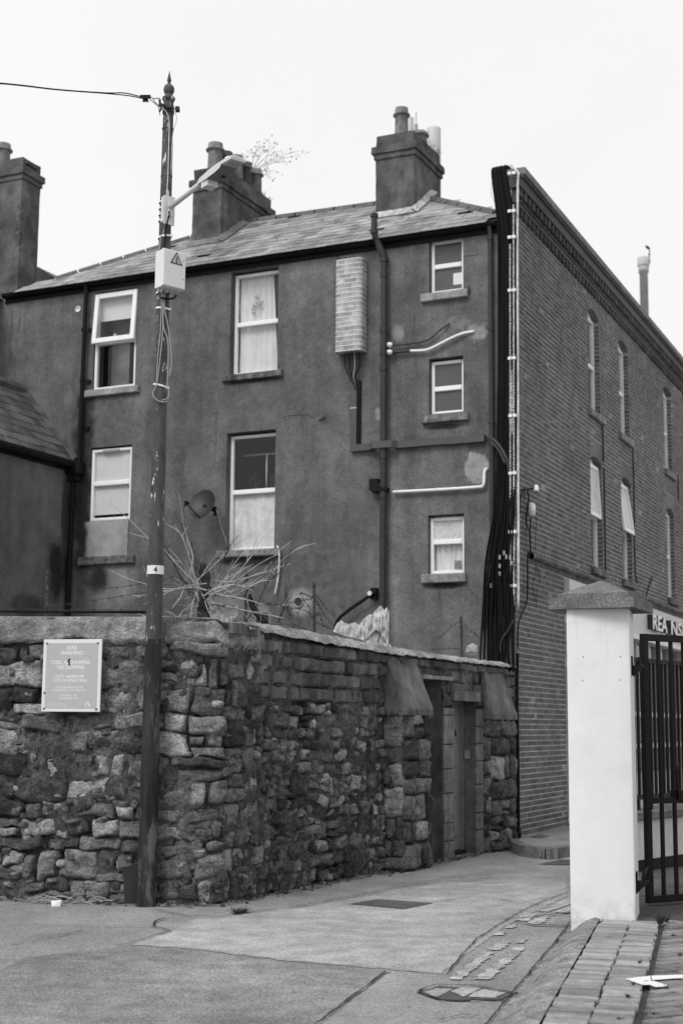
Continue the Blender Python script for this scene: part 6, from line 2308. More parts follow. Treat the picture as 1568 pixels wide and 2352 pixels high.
# insulator bracket and junction box on the brick flank
def BP(x, y, off=0.0): return B.P(*(lambda q: (q[0], off, q[1]))(B.px(x, y, off)))
ib = thing('insulator_bracket', 'rusty bracket with a white insulator and drop cables on the brick flank', 'bracket', tuple(BP(1200, 1125)))
mb = MB(); a = BP(1196, 1126, .0); mb.tube([a, a + B.w * .22 + Vector((0, 0, .02))], .016, 6); mb.tube([a + B.w * .04 + Vector((0, 0, .05)), a + B.w * .04 + Vector((0, 0, -.09))], .012, 6); mb.tube([a + B.w * .1 + Vector((0, 0, .0)), a + B.w * .1 + Vector((0, 0, -.08))], .014, 6); mb.tube([a + B.w * .235 + Vector((0, 0, -.07)), a + B.w * .235 + Vector((0, 0, .09))], .007, 6); mb.build('bracket_arm', 'rust', ib)
mb = MB(); mb.lathe([(.036, -.04), (.04, -.02), (.034, .0), (.03, .03), (.024, .05), (.012, .056), (.0, .058)], a + B.w * .23 + Vector((0, 0, .012)), n=14); mb.build('insulator', 'plastic', ib, smooth=True)
mb = MB(); q = BP(1220, 1170, .06); mb.lathe([(.055, -.09), (.058, .03), (.05, .075), (.03, .095), (.0, .1)], q, n=12); mb.build('junction_box', 'plastic', ib, smooth=True)
mb = MB()
for pts in ([(1214, 1134), (1211, 1165), (1207, 1195), (1211, 1212), (1216, 1220), (1217, 1245), (1218, 1268), (1226, 1277), (1250, 1284), (1300, 1304)], [(1218, 1188), (1217, 1210), (1216, 1225), (1217, 1262), (1211, 1277), (1211, 1330), (1209, 1380), (1196, 1412), (1189, 1440), (1188, 1490)], [(1197, 1132), (1193, 1150), (1193, 1180)]):
    mb.tube(spline([BP(x, y, .05) for x, y in pts]), .012, 6)
for pts in ([(1230, 1186), (1231, 1200), (1229, 1240), (1230, 1310), (1222, 1345), (1230, 1380)], [(1230, 1300), (1240, 1325), (1232, 1352), (1231, 1380), (1230, 1400)], [(1225, 1350), (1212, 1352), (1195, 1353)]):
    mb.tube(spline([BP(x, y, .03) for x, y in pts]), .004, 5)
mb.build('drop_cable', 'cable', ib, smooth=True)
mb = MB(); a = BP(1235, 841, .0); mb.lathe([(.03, 0), (.03, .03), (.018, .04), (.018, .1), (.04, .11), (.045, .15), (.0, .17)], a, B.w, 12)
mb.build('wall_spigot', 'galv', None, False, 'small metal spigot sticking out of the upper brick flank', 'fixture')
mb = MB(); mb.tube(spline([BP(x, y, .02) for x, y in ((1188, 1500), (1187, 1600), (1189, 1750), (1190, 1880), (1190, 1920))]), .022, 8); mb.tube([BP(1190, 1905, .04), BP(1190, 1922, .06)], .04, 8)
mb.build('corner_pipe', 'blackp', None, True, 'thin black pipe down the foot of the brick corner beside the stone wall', 'pipe')
for pts in ([(1383, 975), (1385, 1060)], [(1386, 1075), (1388, 1200), (1390, 1312)], [(1452, 1030), (1455, 1120), (1456, 1250), (1458, 1320), (1464, 1352)], [(1556, 1090), (1557, 1150)], [(1496, 1325), (1482, 1372)]):
    mb = MB(); mb.tube([BP(x, y, .015) for x, y in pts], .011, 6); mb.build('wall_cable', 'cable', bb)

# ================================================================== BEHIND THE WINDOWS
def cloth(name, u0, u1, z0, z1, wv, mat, label, cat, amp=.02, folds=6, taper=(0, 0), group=None):
    mb = MB()
    def fn(i, j):
        a = u0 + taper[0] * (1 - j); b = u1 + taper[1] * (1 - j)
        u = a + (b - a) * i
        return F.P(u, wv + amp * math.sin(i * folds * 6.28 + 2 * nz(i * 3, j * 2, 0, 1)) * (.5 + .5 * j) + .01 * nz(i * 5, j * 4, 1, 1), z0 + (z1 - z0) * j)
    mb.grid(fn, 60, 24)
    return mb.build(name, mat, None, True, label, cat, group)
cur = cloth('curtain', -4.70, -4.10, 7.2, 8.84, -.225, 'curtain', 'white net curtain hanging inside the tall upper window', 'curtain', .014, 6, (-.0, .10))
mb = MB()
for k in range(70):
    a = rng.uniform(0, 6.28); r_ = rng.random() ** .6
    u = -4.385 + .115 * r_ * math.cos(a); z = 8.33 + .20 * r_ * math.sin(a)
    if z > 8.36 and abs(u + 4.385) > .075 * (8.56 - z) / .2: 
        if rng.random() < .7: continue
    s_ = rng.uniform(.008, .02)
    mb.add([F.P(u + s_ * math.cos(q), -.197 + .0003 * k, z + s_ * .8 * math.sin(q)) for q in (0, 1.2, 2.5, 3.8, 5.1)], [(0, 1, 2, 3, 4)])
mb.build('printed_motif', 'print', cur)
cloth('curtain', -4.12, -3.93, 7.2, 8.84, -.33, 'frost', 'grey curtain edge behind the tall upper window', 'curtain', .012, 3)
cloth('curtain', -1.29, -.83, 3.87, 4.72, -.185, 'curtain', 'pale curtain inside the lowest small window', 'curtain', .02, 5)
mb = MB(); mb.box(F, -4.72, -3.96, -.205, -.193, 4.38, 5.25); mb.build('window_board', 'board', None, False, 'pale warped board closing the lower half of the tall window', 'board')
mb = MB(); mb.box(F, -7.36, -6.60, -.094, -.090, 5.055, 6.14); mb.build('roller_blind', 'blind', None, False, 'cream roller blind drawn almost down in the lower left window', 'blind')
mb = MB(); mb.box(F, -7.36, -6.60, -.112, -.108, 8.38, 8.84); mb.build('roller_blind', 'blind', None, False, 'short cream roller blind in the open upper left window', 'blind')
mb = MB(); mb.box(F, -7.36, -7.0, -.5, -.48, 7.2, 8.5); mb.build('inner_wall_panel', 'infill', house)
mb = MB(); mb.box(F, -7.37, -6.58, -.5, -.49, 4.95, 5.1); mb.build('window_shelf', 'doorwood', house)
mb = MB()
for u, h, m in ((-7.15, .1, 0), (-7.06, .12, 0), (-6.8, .09, 0)): mb.lathe([(.03, 0), (.035, h * .6), (.02, h * .8), (.02, h)], F.P(u, -.3, 4.95), n=10)
mb.build('toiletry_bottles', 'litter', None, True, 'pale bottles standing on the sill under the drawn blind', 'bottles')
mb = MB(); u, z = F.px(1052, 642, -.13); mb.box(F, u - .075, u + .07, -.1165, -.1135, z - .08, z + .10); mb.build('paper_notice', 'signwhite', None, False, 'white sheet of paper stuck inside the top small window', 'paper')
mb = MB(); u, z = F.px(1052, 1297, -.13); mb.box(F, u - .055, u + .055, -.125, -.121, z - .06, z + .06); mb.build('paper_notice', 'sill', None, False, 'grey notice card behind the lowest small window', 'paper')
mb = MB()
for x in (1009, 1045): u, z = F.px(x, 878, -.2); mb.lathe([(.014, 0), (.014, .05), (.007, .06), (.007, .08)], F.P(u, -.2, z - .03), n=8)
mb.build('small_bottles', 'litter', None, True, 'two small pale bottles just inside the middle small window', 'bottles')
# kitchen glimpsed through the upper half of the boarded window
mb = MB(); mb.box(F, -4.75, -3.93, -.5, -.48, 5.93, 5.955); mb.build('curtain_rail', 'greyplastic', None, False, 'curtain rail crossing the dark room behind the boarded window', 'rail')
mb = MB(); mb.lathe([(.008, 0), (.012, .2), (.016, .4), (.008, .6)], F.P(-4.24, -.35, 5.32), n=8); mb.build('tied_cord', 'litter', None, True, 'white tied blind cord hanging in the dark room', 'cord')
mb = MB(); mb.box(F, -4.2, -4.02, -.55, -.4, 5.3, 5.6); mb.build('dark_cabinet', 'blackp', None, False, 'black box standing inside the boarded window', 'box')
mb = MB()
for k in range(40):
    a = rng.uniform(0, 6.28); r_ = .13 * rng.random(); h = rng.random()
    P = F.P(-4.47 + r_ * math.cos(a), -.38 + .5 * r_ * math.sin(a), 5.34 + .26 * h)
    s_ = rng.uniform(.02, .045)
    d1_, d2_ = Vector((rng.uniform(-1, 1), rng.uniform(-1, 1), rng.uniform(-1, 1))).normalized() * s_, Vector((rng.uniform(-1, 1), rng.uniform(-1, 1), rng.uniform(-1, 1))).normalized() * s_ * .5
    mb.add([P, P + d1_ + d2_, P + d1_ * 2, P + d1_ - d2_], [(0, 1, 2, 3)])
mb.build('potted_plant', 'weed', None, False, 'dark leafy pot plant on the sill behind the boarded window', 'plant')

# ================================================================== ON THE ROOF
mast = thing('phone_mast', 'pale mobile phone antennas standing behind the right-hand chimney', 'antenna', tuple(F.P(-1.6, -4.2, 9.2)))
def FB(x, y, wv): return F.P(*(lambda q: (q[0], wv, q[1]))(F.px(x, y, wv)))
for x0, x1, y in ((933, 949, 270), (981, 1010.5, 294)):
    c = (FB(x0, y, -4.2) + FB(x1, y, -4.2)) / 2; hw_ = (FB(x1, y, -4.2) - FB(x0, y, -4.2)).length / 2
    mb = MB(); mb.lathe([(hw_, -1.6), (hw_, -.03), (hw_ * .97, -.008), (hw_ * .8, 0)], c, n=20); mb.build('antenna_panel', 'antenna', mast, smooth=True)
mb = MB(); a = FB(955, 286, -4.1); mb.tube([a, FB(955, 258, -4.1)], .009, 6); mb.tube([a + Vector((0, 0, -.15)), a], .035, 8); mb.tube([a + Vector((0, 0, -2)), a], .025, 8); mb.tube([FB(957, 315, -4.1), FB(990, 302, -4.1)], .02, 6); mb.tube([FB(957, 320, -4.1), FB(940, 300, -4.1)], .02, 6); mb.build('mast_pole', 'greyplastic', mast)
vp = thing('vent_pipe', 'tall pale flue pipe with a collar behind the brick parapet', 'flue pipe', tuple(B.P(9, -3, 9)))
def BBk(x, y, wv=-3.0): return B.P(*(lambda q: (q[0], wv, q[1]))(B.px(x, y, wv)))
a, b = BBk(1477, 627), BBk(1476, 592)
r_ = 9.6 * (Vector(b) - O3).dot(Vector(_ey)) / FPX
hh = b.z - a.z
mb = MB(); mb.lathe([(r_, -2.6), (r_, 0), (r_ * 1.22, .01), (r_ * 1.26, hh * .35), (r_ * 1.18, hh * .38), (r_ * 1.35, hh * .42), (r_ * 1.42, hh * .5), (r_ * 1.42, hh), (r_ * 1.2, hh)], a, n=22); mb.build('flue', 'vent', vp, smooth=True)
mb = MB(); c = BBk(1490, 596); mb.tube([c + Vector((0, 0, -.12)), c + Vector((0, 0, .0))], .03, 6); mb.tube([c, BBk(1490.5, 572)], .016, 6); mb.tube([BBk(1490.5, 572), BBk(1487, 569), BBk(1483, 566)], [.02, .05, .035], 8); mb.tube([BBk(1490, 585), BBk(1490, 583)], .035, 6); mb.build('camera_head', 'rust', vp)
def twigs(name, root, specs, mat, label, cat, parent=None):
    mb = MB()
    for pts, r_ in specs:
        pts = spline(pts, 5)
        n = len(pts)
        mb.tube(pts, [r_ * (1 - .75 * i / (n - 1)) for i in range(n)], 5)
    return mb.build(name, mat, parent, True, label, cat)
# buddleia growing out of the middle chimney
specs = []
wq = CHM[2] - CHM[3] * .6
def CW(x, y, d=0.0): return FB(x, y, wq + d)
rr2 = random.Random(3)
for (x, y) in ((600, 330), (613, 318), (626, 340), (650, 345), (690, 346), (668, 360), (652, 372), (640, 395), (628, 410), (612, 405), (590, 335), (575, 345), (560, 352), (636, 325), (705, 351)):
    m = (577 + (x - 577) * .5 + rr2.uniform(-6, 6), 392 + (y - 392) * .55 + rr2.uniform(-6, 3))
    dd = rr2.uniform(-.4, .4)
    specs.append(([CW(575, 396), CW(m[0], m[1], dd * .5), CW(x, y, dd)], .0055))
    for k in range(5):
        t = rr2.uniform(.35, 1)
        px_, py_ = m[0] + (x - m[0]) * (t * 2 - 1 if t > .5 else 0), m[1] + (y - m[1]) * (t * 2 - 1 if t > .5 else 0)
        specs.append(([CW(px_, py_, dd * t), CW(px_ + rr2.uniform(-5, 9), py_ + rr2.uniform(-9, 5), dd * t), CW(px_ + rr2.uniform(-9, 16), py_ + rr2.uniform(-14, 8), dd * t + .05)], .0024))
bud = twigs('chimney_shrub', None, specs, 'twig', 'thin leafless shrub sprouting from the middle chimney', 'shrub')
mb = MB()
for spc in specs:
    P = spc[0][-1]
    for k in range(1):
        Q = P + Vector((rr2.uniform(-.05, .05), rr2.uniform(-.05, .05), rr2.uniform(-.04, .03)))
        s_ = rr2.uniform(.006, .014)
        mb.hexa([Q + Vector((a * s_, b * s_, c * s_)) for c in (-1, 1) for a, b in ((-1, -1), (1, -1), (1, 1), (-1, 1))])
mb.build('seed_heads', 'twig', bud, kind='stuff')
mb = MB()
for (u0_, u1_, w1_, dp_, zt_) in (CHR, CHM):
    for k in range(60):
        wv = w1_ - dp_ * rng.uniform(.2, 1.0); uu = u1_ + rng.uniform(-.12, .06)
        P = F.P(uu, wv, zt_ + .36)
        for q in range(4):
            d = Vector((rng.uniform(-.05, .05), rng.uniform(-.05, .05), rng.uniform(.0, .07)))
            mb.add([P + d * .2, P + d + Vector((.006, 0, 0)), P + d * 1.3], [(0, 1, 2)])
mb.build('roof_moss', 'weed', house, kind='stuff')

# ================================================================== ON TOP OF THE STONE WALL
BC = Vector((-1.0, 14.0, 0))
BN = Vector((-1.0, 14.0, 0)).normalized() * -1
rr3 = random.Random(11)
def BPx(x, y, d=0.0): return atplane(x, y, BC + BN * d, BN)
C6 = lambda q: (373.2 + .2197 * q[0], 976 + .2197 * q[1])
T6 = [([(200, 885), (225, 1030), (265, 1200), (285, 1340), (265, 1480), (268, 1570), (400, 1690)], 0, .010), ([(130, 1055), (190, 1150), (245, 1260), (265, 1400), (300, 1560), (420, 1700)], 0, .007),
      ([(110, 890), (250, 1090), (330, 1200), (400, 1330), (420, 1500), (440, 1690)], 1, .005), ([(0, 1110), (60, 1250), (150, 1410), (260, 1570), (310, 1640), (430, 1720)], 1, .006),
      ([(0, 1285), (130, 1370), (230, 1400), (350, 1560), (430, 1700)], 0, .006), ([(15, 1320), (120, 1410), (200, 1500), (330, 1640), (440, 1720)], 1, .006),
      ([(790, 1220), (650, 1310), (520, 1420), (400, 1490), (350, 1540), (420, 1680)], 0, .007), ([(1165, 1065), (1050, 1150), (960, 1240), (850, 1380), (740, 1480), (560, 1650)], 0, .005),
      ([(880, 1310), (760, 1380), (640, 1510), (560, 1620), (470, 1720)], 0, .007), ([(1215, 1350), (1080, 1400), (900, 1510), (700, 1620), (570, 1700), (480, 1760)], 0, .007),
      ([(1400, 1305), (1250, 1380), (1100, 1460), (930, 1540), (700, 1640), (480, 1740)], 0, .006), ([(1340, 1450), (1150, 1490), (950, 1530), (700, 1570), (500, 1520), (370, 1525)], 0, .008),
      ([(1110, 1605), (980, 1630), (850, 1620), (700, 1580), (500, 1590), (400, 1620)], 0, .008), ([(985, 1675), (860, 1640), (780, 1600), (600, 1590)], 0, .006),
      ([(1390, 1310), (1260, 1450), (1130, 1580), (1020, 1760), (900, 1900)], 1, .006), ([(1345, 1530), (1270, 1700), (1240, 1830), (1130, 1980)], 1, .005),
      ([(1265, 2020), (1100, 1960), (900, 1880), (700, 1790), (500, 1700)], 0, .013), ([(1060, 1880), (880, 1810), (700, 1760), (500, 1720)], 0, .010), ([(760, 1790), (640, 1690), (560, 1640), (470, 1650)], 0, .010),
      ([(-260, 1800), (0, 1740), (150, 1690), (300, 1660), (430, 1700)], 0, .009), ([(-200, 1880), (60, 1740), (200, 1700), (420, 1700)], 0, .006),
      ([(100, 1920), (130, 1850), (200, 1740), (260, 1640), (330, 1580), (420, 1560)], 0, .010), ([(280, 2120), (290, 1990), (330, 1850), (410, 1700)], 0, .010), ([(50, 2060), (150, 1960), (210, 1850), (260, 1770), (410, 1710)], 0, .009),
      ([(340, 1380), (330, 1560), (380, 1650), (450, 1740)], 1, .011), ([(670, 1330), (640, 1420), (600, 1520), (540, 1650), (450, 1720)], 1, .007), ([(-80, 1680), (120, 1630), (220, 1600), (420, 1640)], 1, .005),
      ([(560, 2060), (500, 1960), (470, 1850), (440, 1740)], 0, .007), ([(1000, 2150), (900, 2050), (800, 1930), (600, 1800), (480, 1740)], 0, .007), ([(760, 2200), (700, 2020), (620, 1900), (480, 1760)], 0, .006),
      ([(-100, 2100), (60, 2010), (200, 1960), (420, 1880)], 0, .006), ([(-150, 2040), (100, 2080), (300, 2030), (520, 1930)], 0, .006), ([(-40, 1960), (40, 2050), (160, 2110)], 1, .005),
      ([(1040, 1900), (1025, 2100), (1050, 2250), (1080, 2420)], 0, .005), ([(900, 2350), (860, 2200), (820, 2090), (600, 1900)], 0, .005)]
sh = thing('wall_shrub', 'straggly leafless shrub sprawling over the wall corner beside the pole', 'shrub', tuple(BPx(470, 1420, 0)))
def addtw(specs, mat, name):
    for pts, r_ in specs:
        mb = MB(); p = spline(pts, 5); n = len(p)
        mb.tube(p, [r_ * (1 - .72 * i / (n - 1)) for i in range(n)], 5)
        mb.build(name, mat, sh, True)
side_tw = {0: MB(), 1: MB()}
for q, dk, r_ in T6:
    q = list(reversed(q))
    d0, d1_ = rr3.uniform(-.05, .1), rr3.uniform(-.05, .45)
    rx, ry = rr3.uniform(-55, 70), rr3.uniform(-60, 240)
    nq = len(q) - 1
    q = [(p[0] + (rx * (1 - i / nq) if i < nq else 0) + (rr3.uniform(-16, 16) if 0 < i < nq else 0), p[1] + (ry * (1 - i / nq) if i < nq else 0) + (rr3.uniform(-16, 16) if 0 < i < nq else 0)) for i, p in enumerate(q)]
    P = [BPx(*C6(p), d0 + (d1_ - d0) * i / nq) for i, p in enumerate(q)]
    addtw([(P, r_ * 1.0)], 'twig_dark' if dk else 'twig', 'branch')
    for k in range(5):
        i = rr3.randrange(1, len(P))
        a, b = P[i - 1], P[i]
        c = a.lerp(b, rr3.random())
        d = (b - a).normalized() * rr3.uniform(.05, .2) + Vector((rr3.uniform(-.08, .08), rr3.uniform(-.08, .08), rr3.uniform(-.04, .12)))
        e = [c, c + d * .5 + Vector((0, 0, .01)), c + d]
        side_tw[dk].tube(spline(e, 3), [.0045, .0042, .004, .0036, .003, .0026, .002][:len(spline(e, 3))] if len(spline(e, 3)) <= 7 else .003, 4)
side_tw[0].build('side_twigs', 'twig', sh, True, kind='stuff'); side_tw[1].build('side_twigs', 'twig_dark', sh, True, kind='stuff')
for q, r_ in (([(236, 1145), (258, 1160.5), (297, 1193), (342, 1236), (373, 1258), (410, 1300), (455, 1345)], .006), ([(260, 1132), (257, 1146), (258, 1160)], .003), ([(284, 1221), (314, 1229), (342, 1237), (373, 1258)], .005), ([(256, 1310), (292, 1328), (337, 1342), (380, 1352), (440, 1350)], .006), ([(330, 1300), (337, 1320), (352, 1360), (370, 1390)], .005)):
    addtw([([BPx(x, y, .3) for x, y in reversed(q)], r_)], 'twig', 'branch')
mb = MB()
p = [BPx(468, 1425, .0), BPx(465, 1380, .02), BPx(472, 1330, .03), BPx(463, 1292, .05)]
mb.tube(spline(p, 4), [.075, .068, .055, .05, .046, .044, .042, .044, .04, .042, .04, .036, .02], 10)
mb.v = [(x + .03 * nz(x, y, z, 16), y + .03 * nz(x, y, z, 16, 4), z + .02 * nz(x, y, z, 14, 7)) for x, y, z in mb.v]
mb.build('stump', 'twig_dark', sh, True)
# stump of rag beside it
def rag(top, bot, P_, label, mat='rag', amp=.05):
    mb = MB()
    tx, ty = [p[0] for p in top], [p[1] for p in top]
    bx, by = [p[0] for p in bot], [p[1] for p in bot]
    def fn(i, j):
        k = i * (len(top) - 1); k2 = i * (len(bot) - 1)
        x0, y0 = np.interp(k, range(len(top)), tx), np.interp(k, range(len(top)), ty)
        x1, y1 = np.interp(k2, range(len(bot)), bx), np.interp(k2, range(len(bot)), by)
        x, y = x0 + (x1 - x0) * j, y0 + (y1 - y0) * j
        d = amp * (nz(x, y * .12, 0, .33, 3) * (.3 + .7 * j) + .35 * nz(x, y * .3, 0, .2, 7)) + amp * .8 * j
        return P_(x + 1.0 * nz(x, y, 2, .25), y + 1.2 * nz(x, y, 5, .25), d)
    mb.grid(fn, 46, 20)
    mb.f = mb.f
    return mb.build('rag', mat, None, True, label, 'rag')
WX = lambda x, y, d=0.0: W.P(*(lambda q: (q[0], -.12 + d, q[1]))(W.px(x, y, -.12 + d)))
WF = lambda x, y, d=0.0: atplane(x, y, W.P(3.0, -.15, 0) + BN * d, BN)
rag([(766, 1444), (776, 1429), (784, 1425), (792, 1431), (800, 1433), (808, 1431), (816, 1429), (824, 1436), (833, 1430)], [(764, 1450), (776, 1455), (790, 1460), (805, 1464), (818, 1466), (832, 1470), (842, 1474)], WF, 'torn white plastic sheeting snagged on the wall top beside the soil stack')
rag([(826, 1434), (836, 1420), (846, 1412), (856, 1410), (866, 1398), (874, 1390), (882, 1402), (888, 1394), (893, 1404)], [(838, 1470), (846, 1462), (856, 1452), (864, 1446), (872, 1452), (880, 1468), (892, 1482)], WF, 'knotted white rag hanging on the leaning fence post', amp=.07)
rag([(836, 1470), (848, 1458), (860, 1446), (872, 1450), (884, 1466), (896, 1480)], [(838, 1474), (850, 1478), (862, 1480), (874, 1482), (886, 1484), (898, 1486)], WF, 'spread foot of the white rag on the wall top')
rag([(498, 1388), (512, 1400), (524, 1410), (536, 1398), (546, 1388)], [(486, 1428), (504, 1428), (520, 1430), (534, 1426), (545, 1412)], lambda x, y, d=0: BPx(x, y, d + .05), 'grey rag caught under the shrub at the wall corner')
# iron posts and barbed wire
SLW = lambda x, y, wv=-.22: SL.P(*(lambda q: (q[0], wv, q[1]))(SL.px(x, y, wv)))
def post(a, b, label, r_=.02):
    mb = MB()
    t = (b - a)
    n = 8
    pts = [a + t * (i / n) + Vector((.006 * nz(i, 0, a.x, .9), 0, 0)) for i in range(n + 1)]
    mb.tube(pts, [r_ * (1 + .15 * nz(i, 3, a.x, 1.1)) for i in range(n + 1)], 4)
    for k in range(5): 
        c = a + t * (.25 + .17 * k)
        mb.tube([c + Vector((-r_ * 1.3, -r_ * 1.2, -.008)), c + Vector((r_ * 1.3, -r_ * 1.2, .008))], .004, 4)
    return mb.build('fence_post', 'rust', None, False, label, 'fence post', 'iron posts along the wall top')
pA = (SLW(106, 1425), SLW(110, 1310))
pB = (WF(563, 1440), WF(567, 1312)); pC = (WX(722, 1466, -.1), WX(721, 1338, -.1)); pD = (WF(890, 1492), WF(881, 1412)); pE = (WX(1061, 1520, -.1), WX(1058, 1416, -.1))
post(*pA, 'rusty iron post on the wall, left of the street pole')
post(*pB, 'rusty post rising out of the shrub at the wall corner', .026); post(*pC, 'rusty iron post standing clear above the fillet, wires on both sides')
post(*pD, 'black post leaning under the white rag'); post(*pE, 'thin rusty post on the wall near the cable bundle', .016)
def barbed(pts, sag, label=None, seed=0, mbx=None):
    rq = random.Random(seed)
    mb = MB()
    P = spline(pts, 8) if len(pts) > 2 else [pts[0].lerp(pts[1], i / 14) + Vector((0, 0, -sag * 4 * (i / 14) * (1 - i / 14))) for i in range(15)]
    mb.tube(P, .0035, 4, False)
    L = 0
    for a, b in zip(P[:-1], P[1:]):
        L += (b - a).length
        if L > .11:
            L = 0
            for k in range(2):
                d = Vector((rq.uniform(-1, 1), rq.uniform(-1, 1), rq.uniform(-1, 1))).normalized() * .022
                mb.tube([b - d, b + d], .0032, 3)
    return mb
def at(p, t): return p[0].lerp(p[1], t)
wires = [([at(pA, .95), SLW(70, 1318), SLW(0 + 70 - 70 + 25, 1308), SLW(-20, 1306)], 0), ([at(pA, .93), SLW(80, 1340), SLW(45, 1352), SLW(0, 1365), SLW(-30, 1370)], 0), ([at(pA, .45), SLW(50, 1364), SLW(-20, 1368)], 0), ([SLW(-20, 1400), SLW(60, 1398), at(pA, .2), SLW(200, 1400), SLW(330, 1402)], 0),
         ([at(pA, .3), SLW(180, 1385), SLW(260, 1372), SLW(340, 1360)], 0), ([SLW(185, 1345), SLW(240, 1352), SLW(300, 1345), SLW(360, 1335), BPx(400, 1325)], 0),
         ([at(pB, .9), WF(610, 1385), WF(660, 1385), at(pC, .72)], 0), ([WF(600, 1390), WF(630, 1386), WF(665, 1396), WF(700, 1402), at(pC, .35)], 0), ([at(pC, .72), WF(690, 1362), WF(700, 1380), WF(712, 1400), WF(712, 1430)], 0),
         ([at(pC, .8), WF(740, 1385), WF(750, 1400), WF(772, 1418)], 0), ([at(pC, .72), WF(735, 1395), WF(745, 1412), WF(760, 1430), WF(770, 1445)], 0), ([at(pC, .4), WF(735, 1410), WF(738, 1425), WF(745, 1440)], 0),
         ([at(pB, .3), WF(600, 1432), WF(660, 1434), at(pC, .12)], 0), ([WF(655, 1400), WF(672, 1412), WF(668, 1428), WF(685, 1436), WF(690, 1420), WF(680, 1405)], 0), ([WF(690, 1395), WF(684, 1415), WF(688, 1440)], 0),
         ([at(pC, .3), WF(750, 1440), WF(768, 1446)], 0), ([at(pE, .9), WX(1035, 1440), WX(1012, 1462), WX(985, 1480)], 0), ([at(pE, .9), WX(1075, 1445), WX(1090, 1455), WX(1100, 1470)], 0), ([at(pE, .3), WX(1030, 1490), WX(985, 1492)], 0),
         ([at(pB, .55), BPx(520, 1370), BPx(470, 1362), BPx(420, 1352), BPx(380, 1350)], 0), ([at(pB, .3), BPx(520, 1392), BPx(480, 1388)], 0)]
bwt = thing('barbed_wire', 'rusty strands of barbed wire strung between the posts on the wall top', 'barbed wire', tuple(W.P(1, -.2, 2.6)))
for k, (pts, sg) in enumerate(wires):
    barbed(pts, .05, None, k).build('wire_strand', 'rust', bwt)
mb = MB(); mb.tube([SLW(-30, 1404, -.1), SLW(120, 1405, -.1), SLW(340, 1406, -.1)], .012, 6); mb.build('wall_top_cable', 'cable', None, True, 'thick black cable lying along the coping left of the pole', 'cable')
mb = MB()
P = W.P(5.9, -.1, 2.53)
for k in range(1):
    c = WX(1083, 1497)
    mb.lathe([(.06, -.06), (.09, .0), (.07, .08), (.02, .11), (.0, .112)], c, n=9)
mb.v = [(x + .03 * nz(x, y, z, 12), y + .03 * nz(x, y, z, 12, 3), z + .02 * nz(x, y, z, 12, 6)) for x, y, z in mb.v]
mb.build('loose_stone', 'flashing', None, False, 'pale lump of stone on the wall top by the cable bundle', 'stone')

# ================================================================== AT THE FOOT OF THE WALL
tub = thing('plastic_tub', 'dark tapered plastic tub tucked behind the pole foot', 'tub', tuple(atz(300, 2076)))
tc_ = atz(303, 2077) + Vector((0, .06, 0))
mb = MB()
def tb(i, j):
    q = 2 * math.pi * i
    r_ = .078 + .042 * j
    sq = 1 / max(abs(math.cos(q)), abs(math.sin(q))) ** .6
    return tc_ + Vector((math.cos(q) * r_ * sq * .95 + .012 * j, math.sin(q) * r_ * sq * .45, .005 + .35 * j + .04 * j * math.cos(q)))
mb.grid(tb, 28, 6); mb.add([tb(i / 28, 0) for i in range(28)], [tuple(range(27, -1, -1))])
def tb2(i, j): return tc_ + (tb(1 - i, j) - tc_) * .96 + Vector((0, 0, .008))
mb.grid(tb2, 28, 6)
mb.build('tub_body', 'pipe', tub, smooth=False)
mb = MB()
for k in range(9):
    a = tb(k / 9, 1.0)
mb.tube([tb(i / 28, 1.0) for i in range(29)], .006, 5); mb.build('rim', 'pipe', tub)
mb = MB()
rr4 = random.Random(5)
for k in range(46):
    x, y = rr4.uniform(60, 205), rr4.uniform(2058, 2078)
    a = atz(x, y); q = rr4.uniform(-.5, .5)
    d = Vector((math.cos(q), math.sin(q), rr4.uniform(.0, .25))) * rr4.uniform(.08, .25)
    mb.tube([a + Vector((0, 0, .01)), a + d * .5 + Vector((0, 0, .03 + .03 * rr4.random())), a + d + Vector((0, 0, .01))], .0035, 4)
mb.build('fallen_twigs', 'fallen', None, False, 'heap of dead twigs at the foot of the wall left of the pole', 'twigs')
def lump(name, P, s_, mat, label, cat, fl=.6, seed=0):
    rq = random.Random(seed)
    mb = MB(); mb.hexa([P + Vector((a * s_ * rq.uniform(.7, 1.2), b * s_ * rq.uniform(.7, 1.2), (c + .02) * s_ * fl * rq.uniform(.7, 1.2))) for c in (0, 1) for a, b in ((-1, -1), (1, -1), (1, 1), (-1, 1))])
    return mb.build(name, mat, None, False, label, cat)
lump('crushed_cup', atz(131, 2081), .045, 'signwhite', 'crushed white paper cup lying in the dead twigs', 'cup', 1.1, 1)
for k, (x, y, s_) in enumerate(((30, 2060, .05), (52, 2058, .04), (70, 2055, .05), (18, 2062, .04), (86, 2056, .035))):
    lump('paper_litter', atz(x, y), s_, 'litter', 'pale scrap of litter at the wall foot, far left', 'litter', .4, k)['group'] = 'scraps of litter at the wall foot'
mb = MB()
for k in range(260):
    s_ = SV0 + (SU + 6.9 - SV0) * rr4.random()
    off = .05 + abs(rr4.gauss(0, .09))
    P = WP(s_, 0, off)
    q = rr4.uniform(.006, .022)
    mb.cur = rr4.random()
    mb.hexa([P + Vector((a * q * rr4.uniform(.6, 1.3), b * q * rr4.uniform(.6, 1.3), c * q * rr4.uniform(.5, 1.2) + .004)) for c in (0, 1) for a, b in ((-1, -1), (1, -1), (1, 1), (-1, 1))])
mb.build('grit', 'stone', kind='stuff')
mb = MB()
vs, n = [], 420
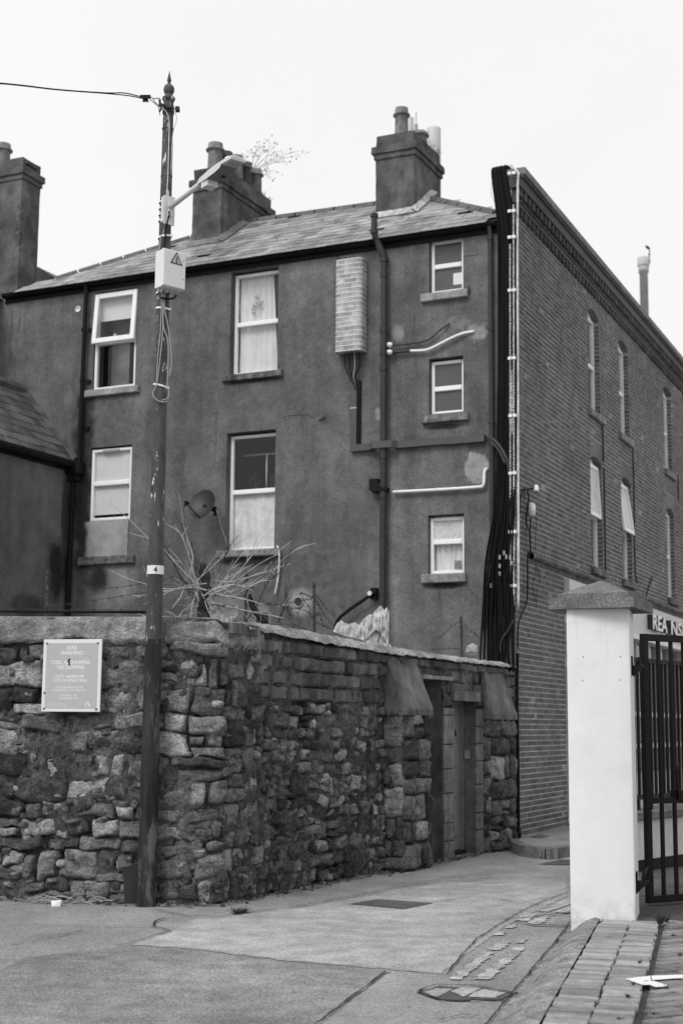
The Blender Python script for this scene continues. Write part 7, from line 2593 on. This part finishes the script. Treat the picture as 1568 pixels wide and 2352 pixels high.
for i in range(n + 1):
    s_ = SL0 + (SU + 7.4 - SL0) * i / n
    P = WP(s_, 0, 0)
    o_ = .17 + .12 * fbm(P.x, P.y, 0, 1.7, 3) + .06 * nz(P.x, P.y, 0, 9) + .03 * nz(P.x, P.y, 0, 26)
    vs += [WP(s_, .0028, -.1), WP(s_, .0028, max(.06, o_))]
mb.add(vs, [(2 * i, 2 * i + 1, 2 * i + 3, 2 * i + 2) for i in range(n)])
mb.f = [tuple(reversed(f)) for f in mb.f]
mb.build('dirt_strip', 'dirt', kind='structure')
mb = MB()
def tuft(P, n, h, sp):
    for k in range(n):
        a = rr4.uniform(0, 6.28)
        d = Vector((math.cos(a) * sp * rr4.random(), math.sin(a) * sp * rr4.random(), h * rr4.uniform(.4, 1)))
        b = P + Vector((math.cos(a), math.sin(a), 0)) * sp * .3 * rr4.random()
        sd = Vector((-math.sin(a), math.cos(a), 0)) * .004
        mb.add([b - sd, b + sd, b + d * .6 + sd * .7, b + d * .6 - sd * .7, b + d], [(0, 1, 2, 3), (3, 2, 4)])
tuft(atz(545, 2100) + Vector((0, 0, .002)), 90, .07, .14); tuft(atz(560, 2098), 50, .06, .1)
for k in range(26):
    tuft(WP(SU - .9 + 6.0 * rr4.random(), 0, .07 + .05 * rr4.random()), rr4.randrange(3, 12), rr4.uniform(.02, .06), rr4.uniform(.03, .08))
tuft(atz(1516, 2122, .13), 60, .1, .07); tuft(atz(1528, 2116, .13), 30, .07, .07); tuft(atz(1378, 2120, .12), 14, .04, .04)
for x, y in ((1452, 2262), (1468, 2212), (1478, 2330), (1500, 2330), (1422, 2340), (1440, 2290), (1390, 2250), (1530, 2270), (1545, 2150), (1560, 2195)): tuft(atz(x, y, .13), 12, .025, .04)
mb.build('weeds', 'weed', kind='stuff')
# growth in the wall under the first buttress slab
mb = MB()
for k in range(500):
    u = 2.83 + .5 * rr4.random() ** 2; z = 1.8 - .22 * rr4.random() ** 1.5
    P = W.P(u, .33 * rr4.random() + .02, z) + Vector((-.03, -.03, 0))
    d = Vector((rr4.uniform(-.5, .3), -rr4.random(), rr4.uniform(-.7, .5))) * rr4.uniform(.02, .06)
    sd = Vector((rr4.uniform(-1, 1), 0, rr4.uniform(-1, 1))) * .008
    mb.add([P - sd, P + sd, P + d + sd * .5, P + d - sd * .5], [(0, 1, 2, 3)])
mb.build('wall_moss', 'weed', wall, kind='stuff')
#MAIN
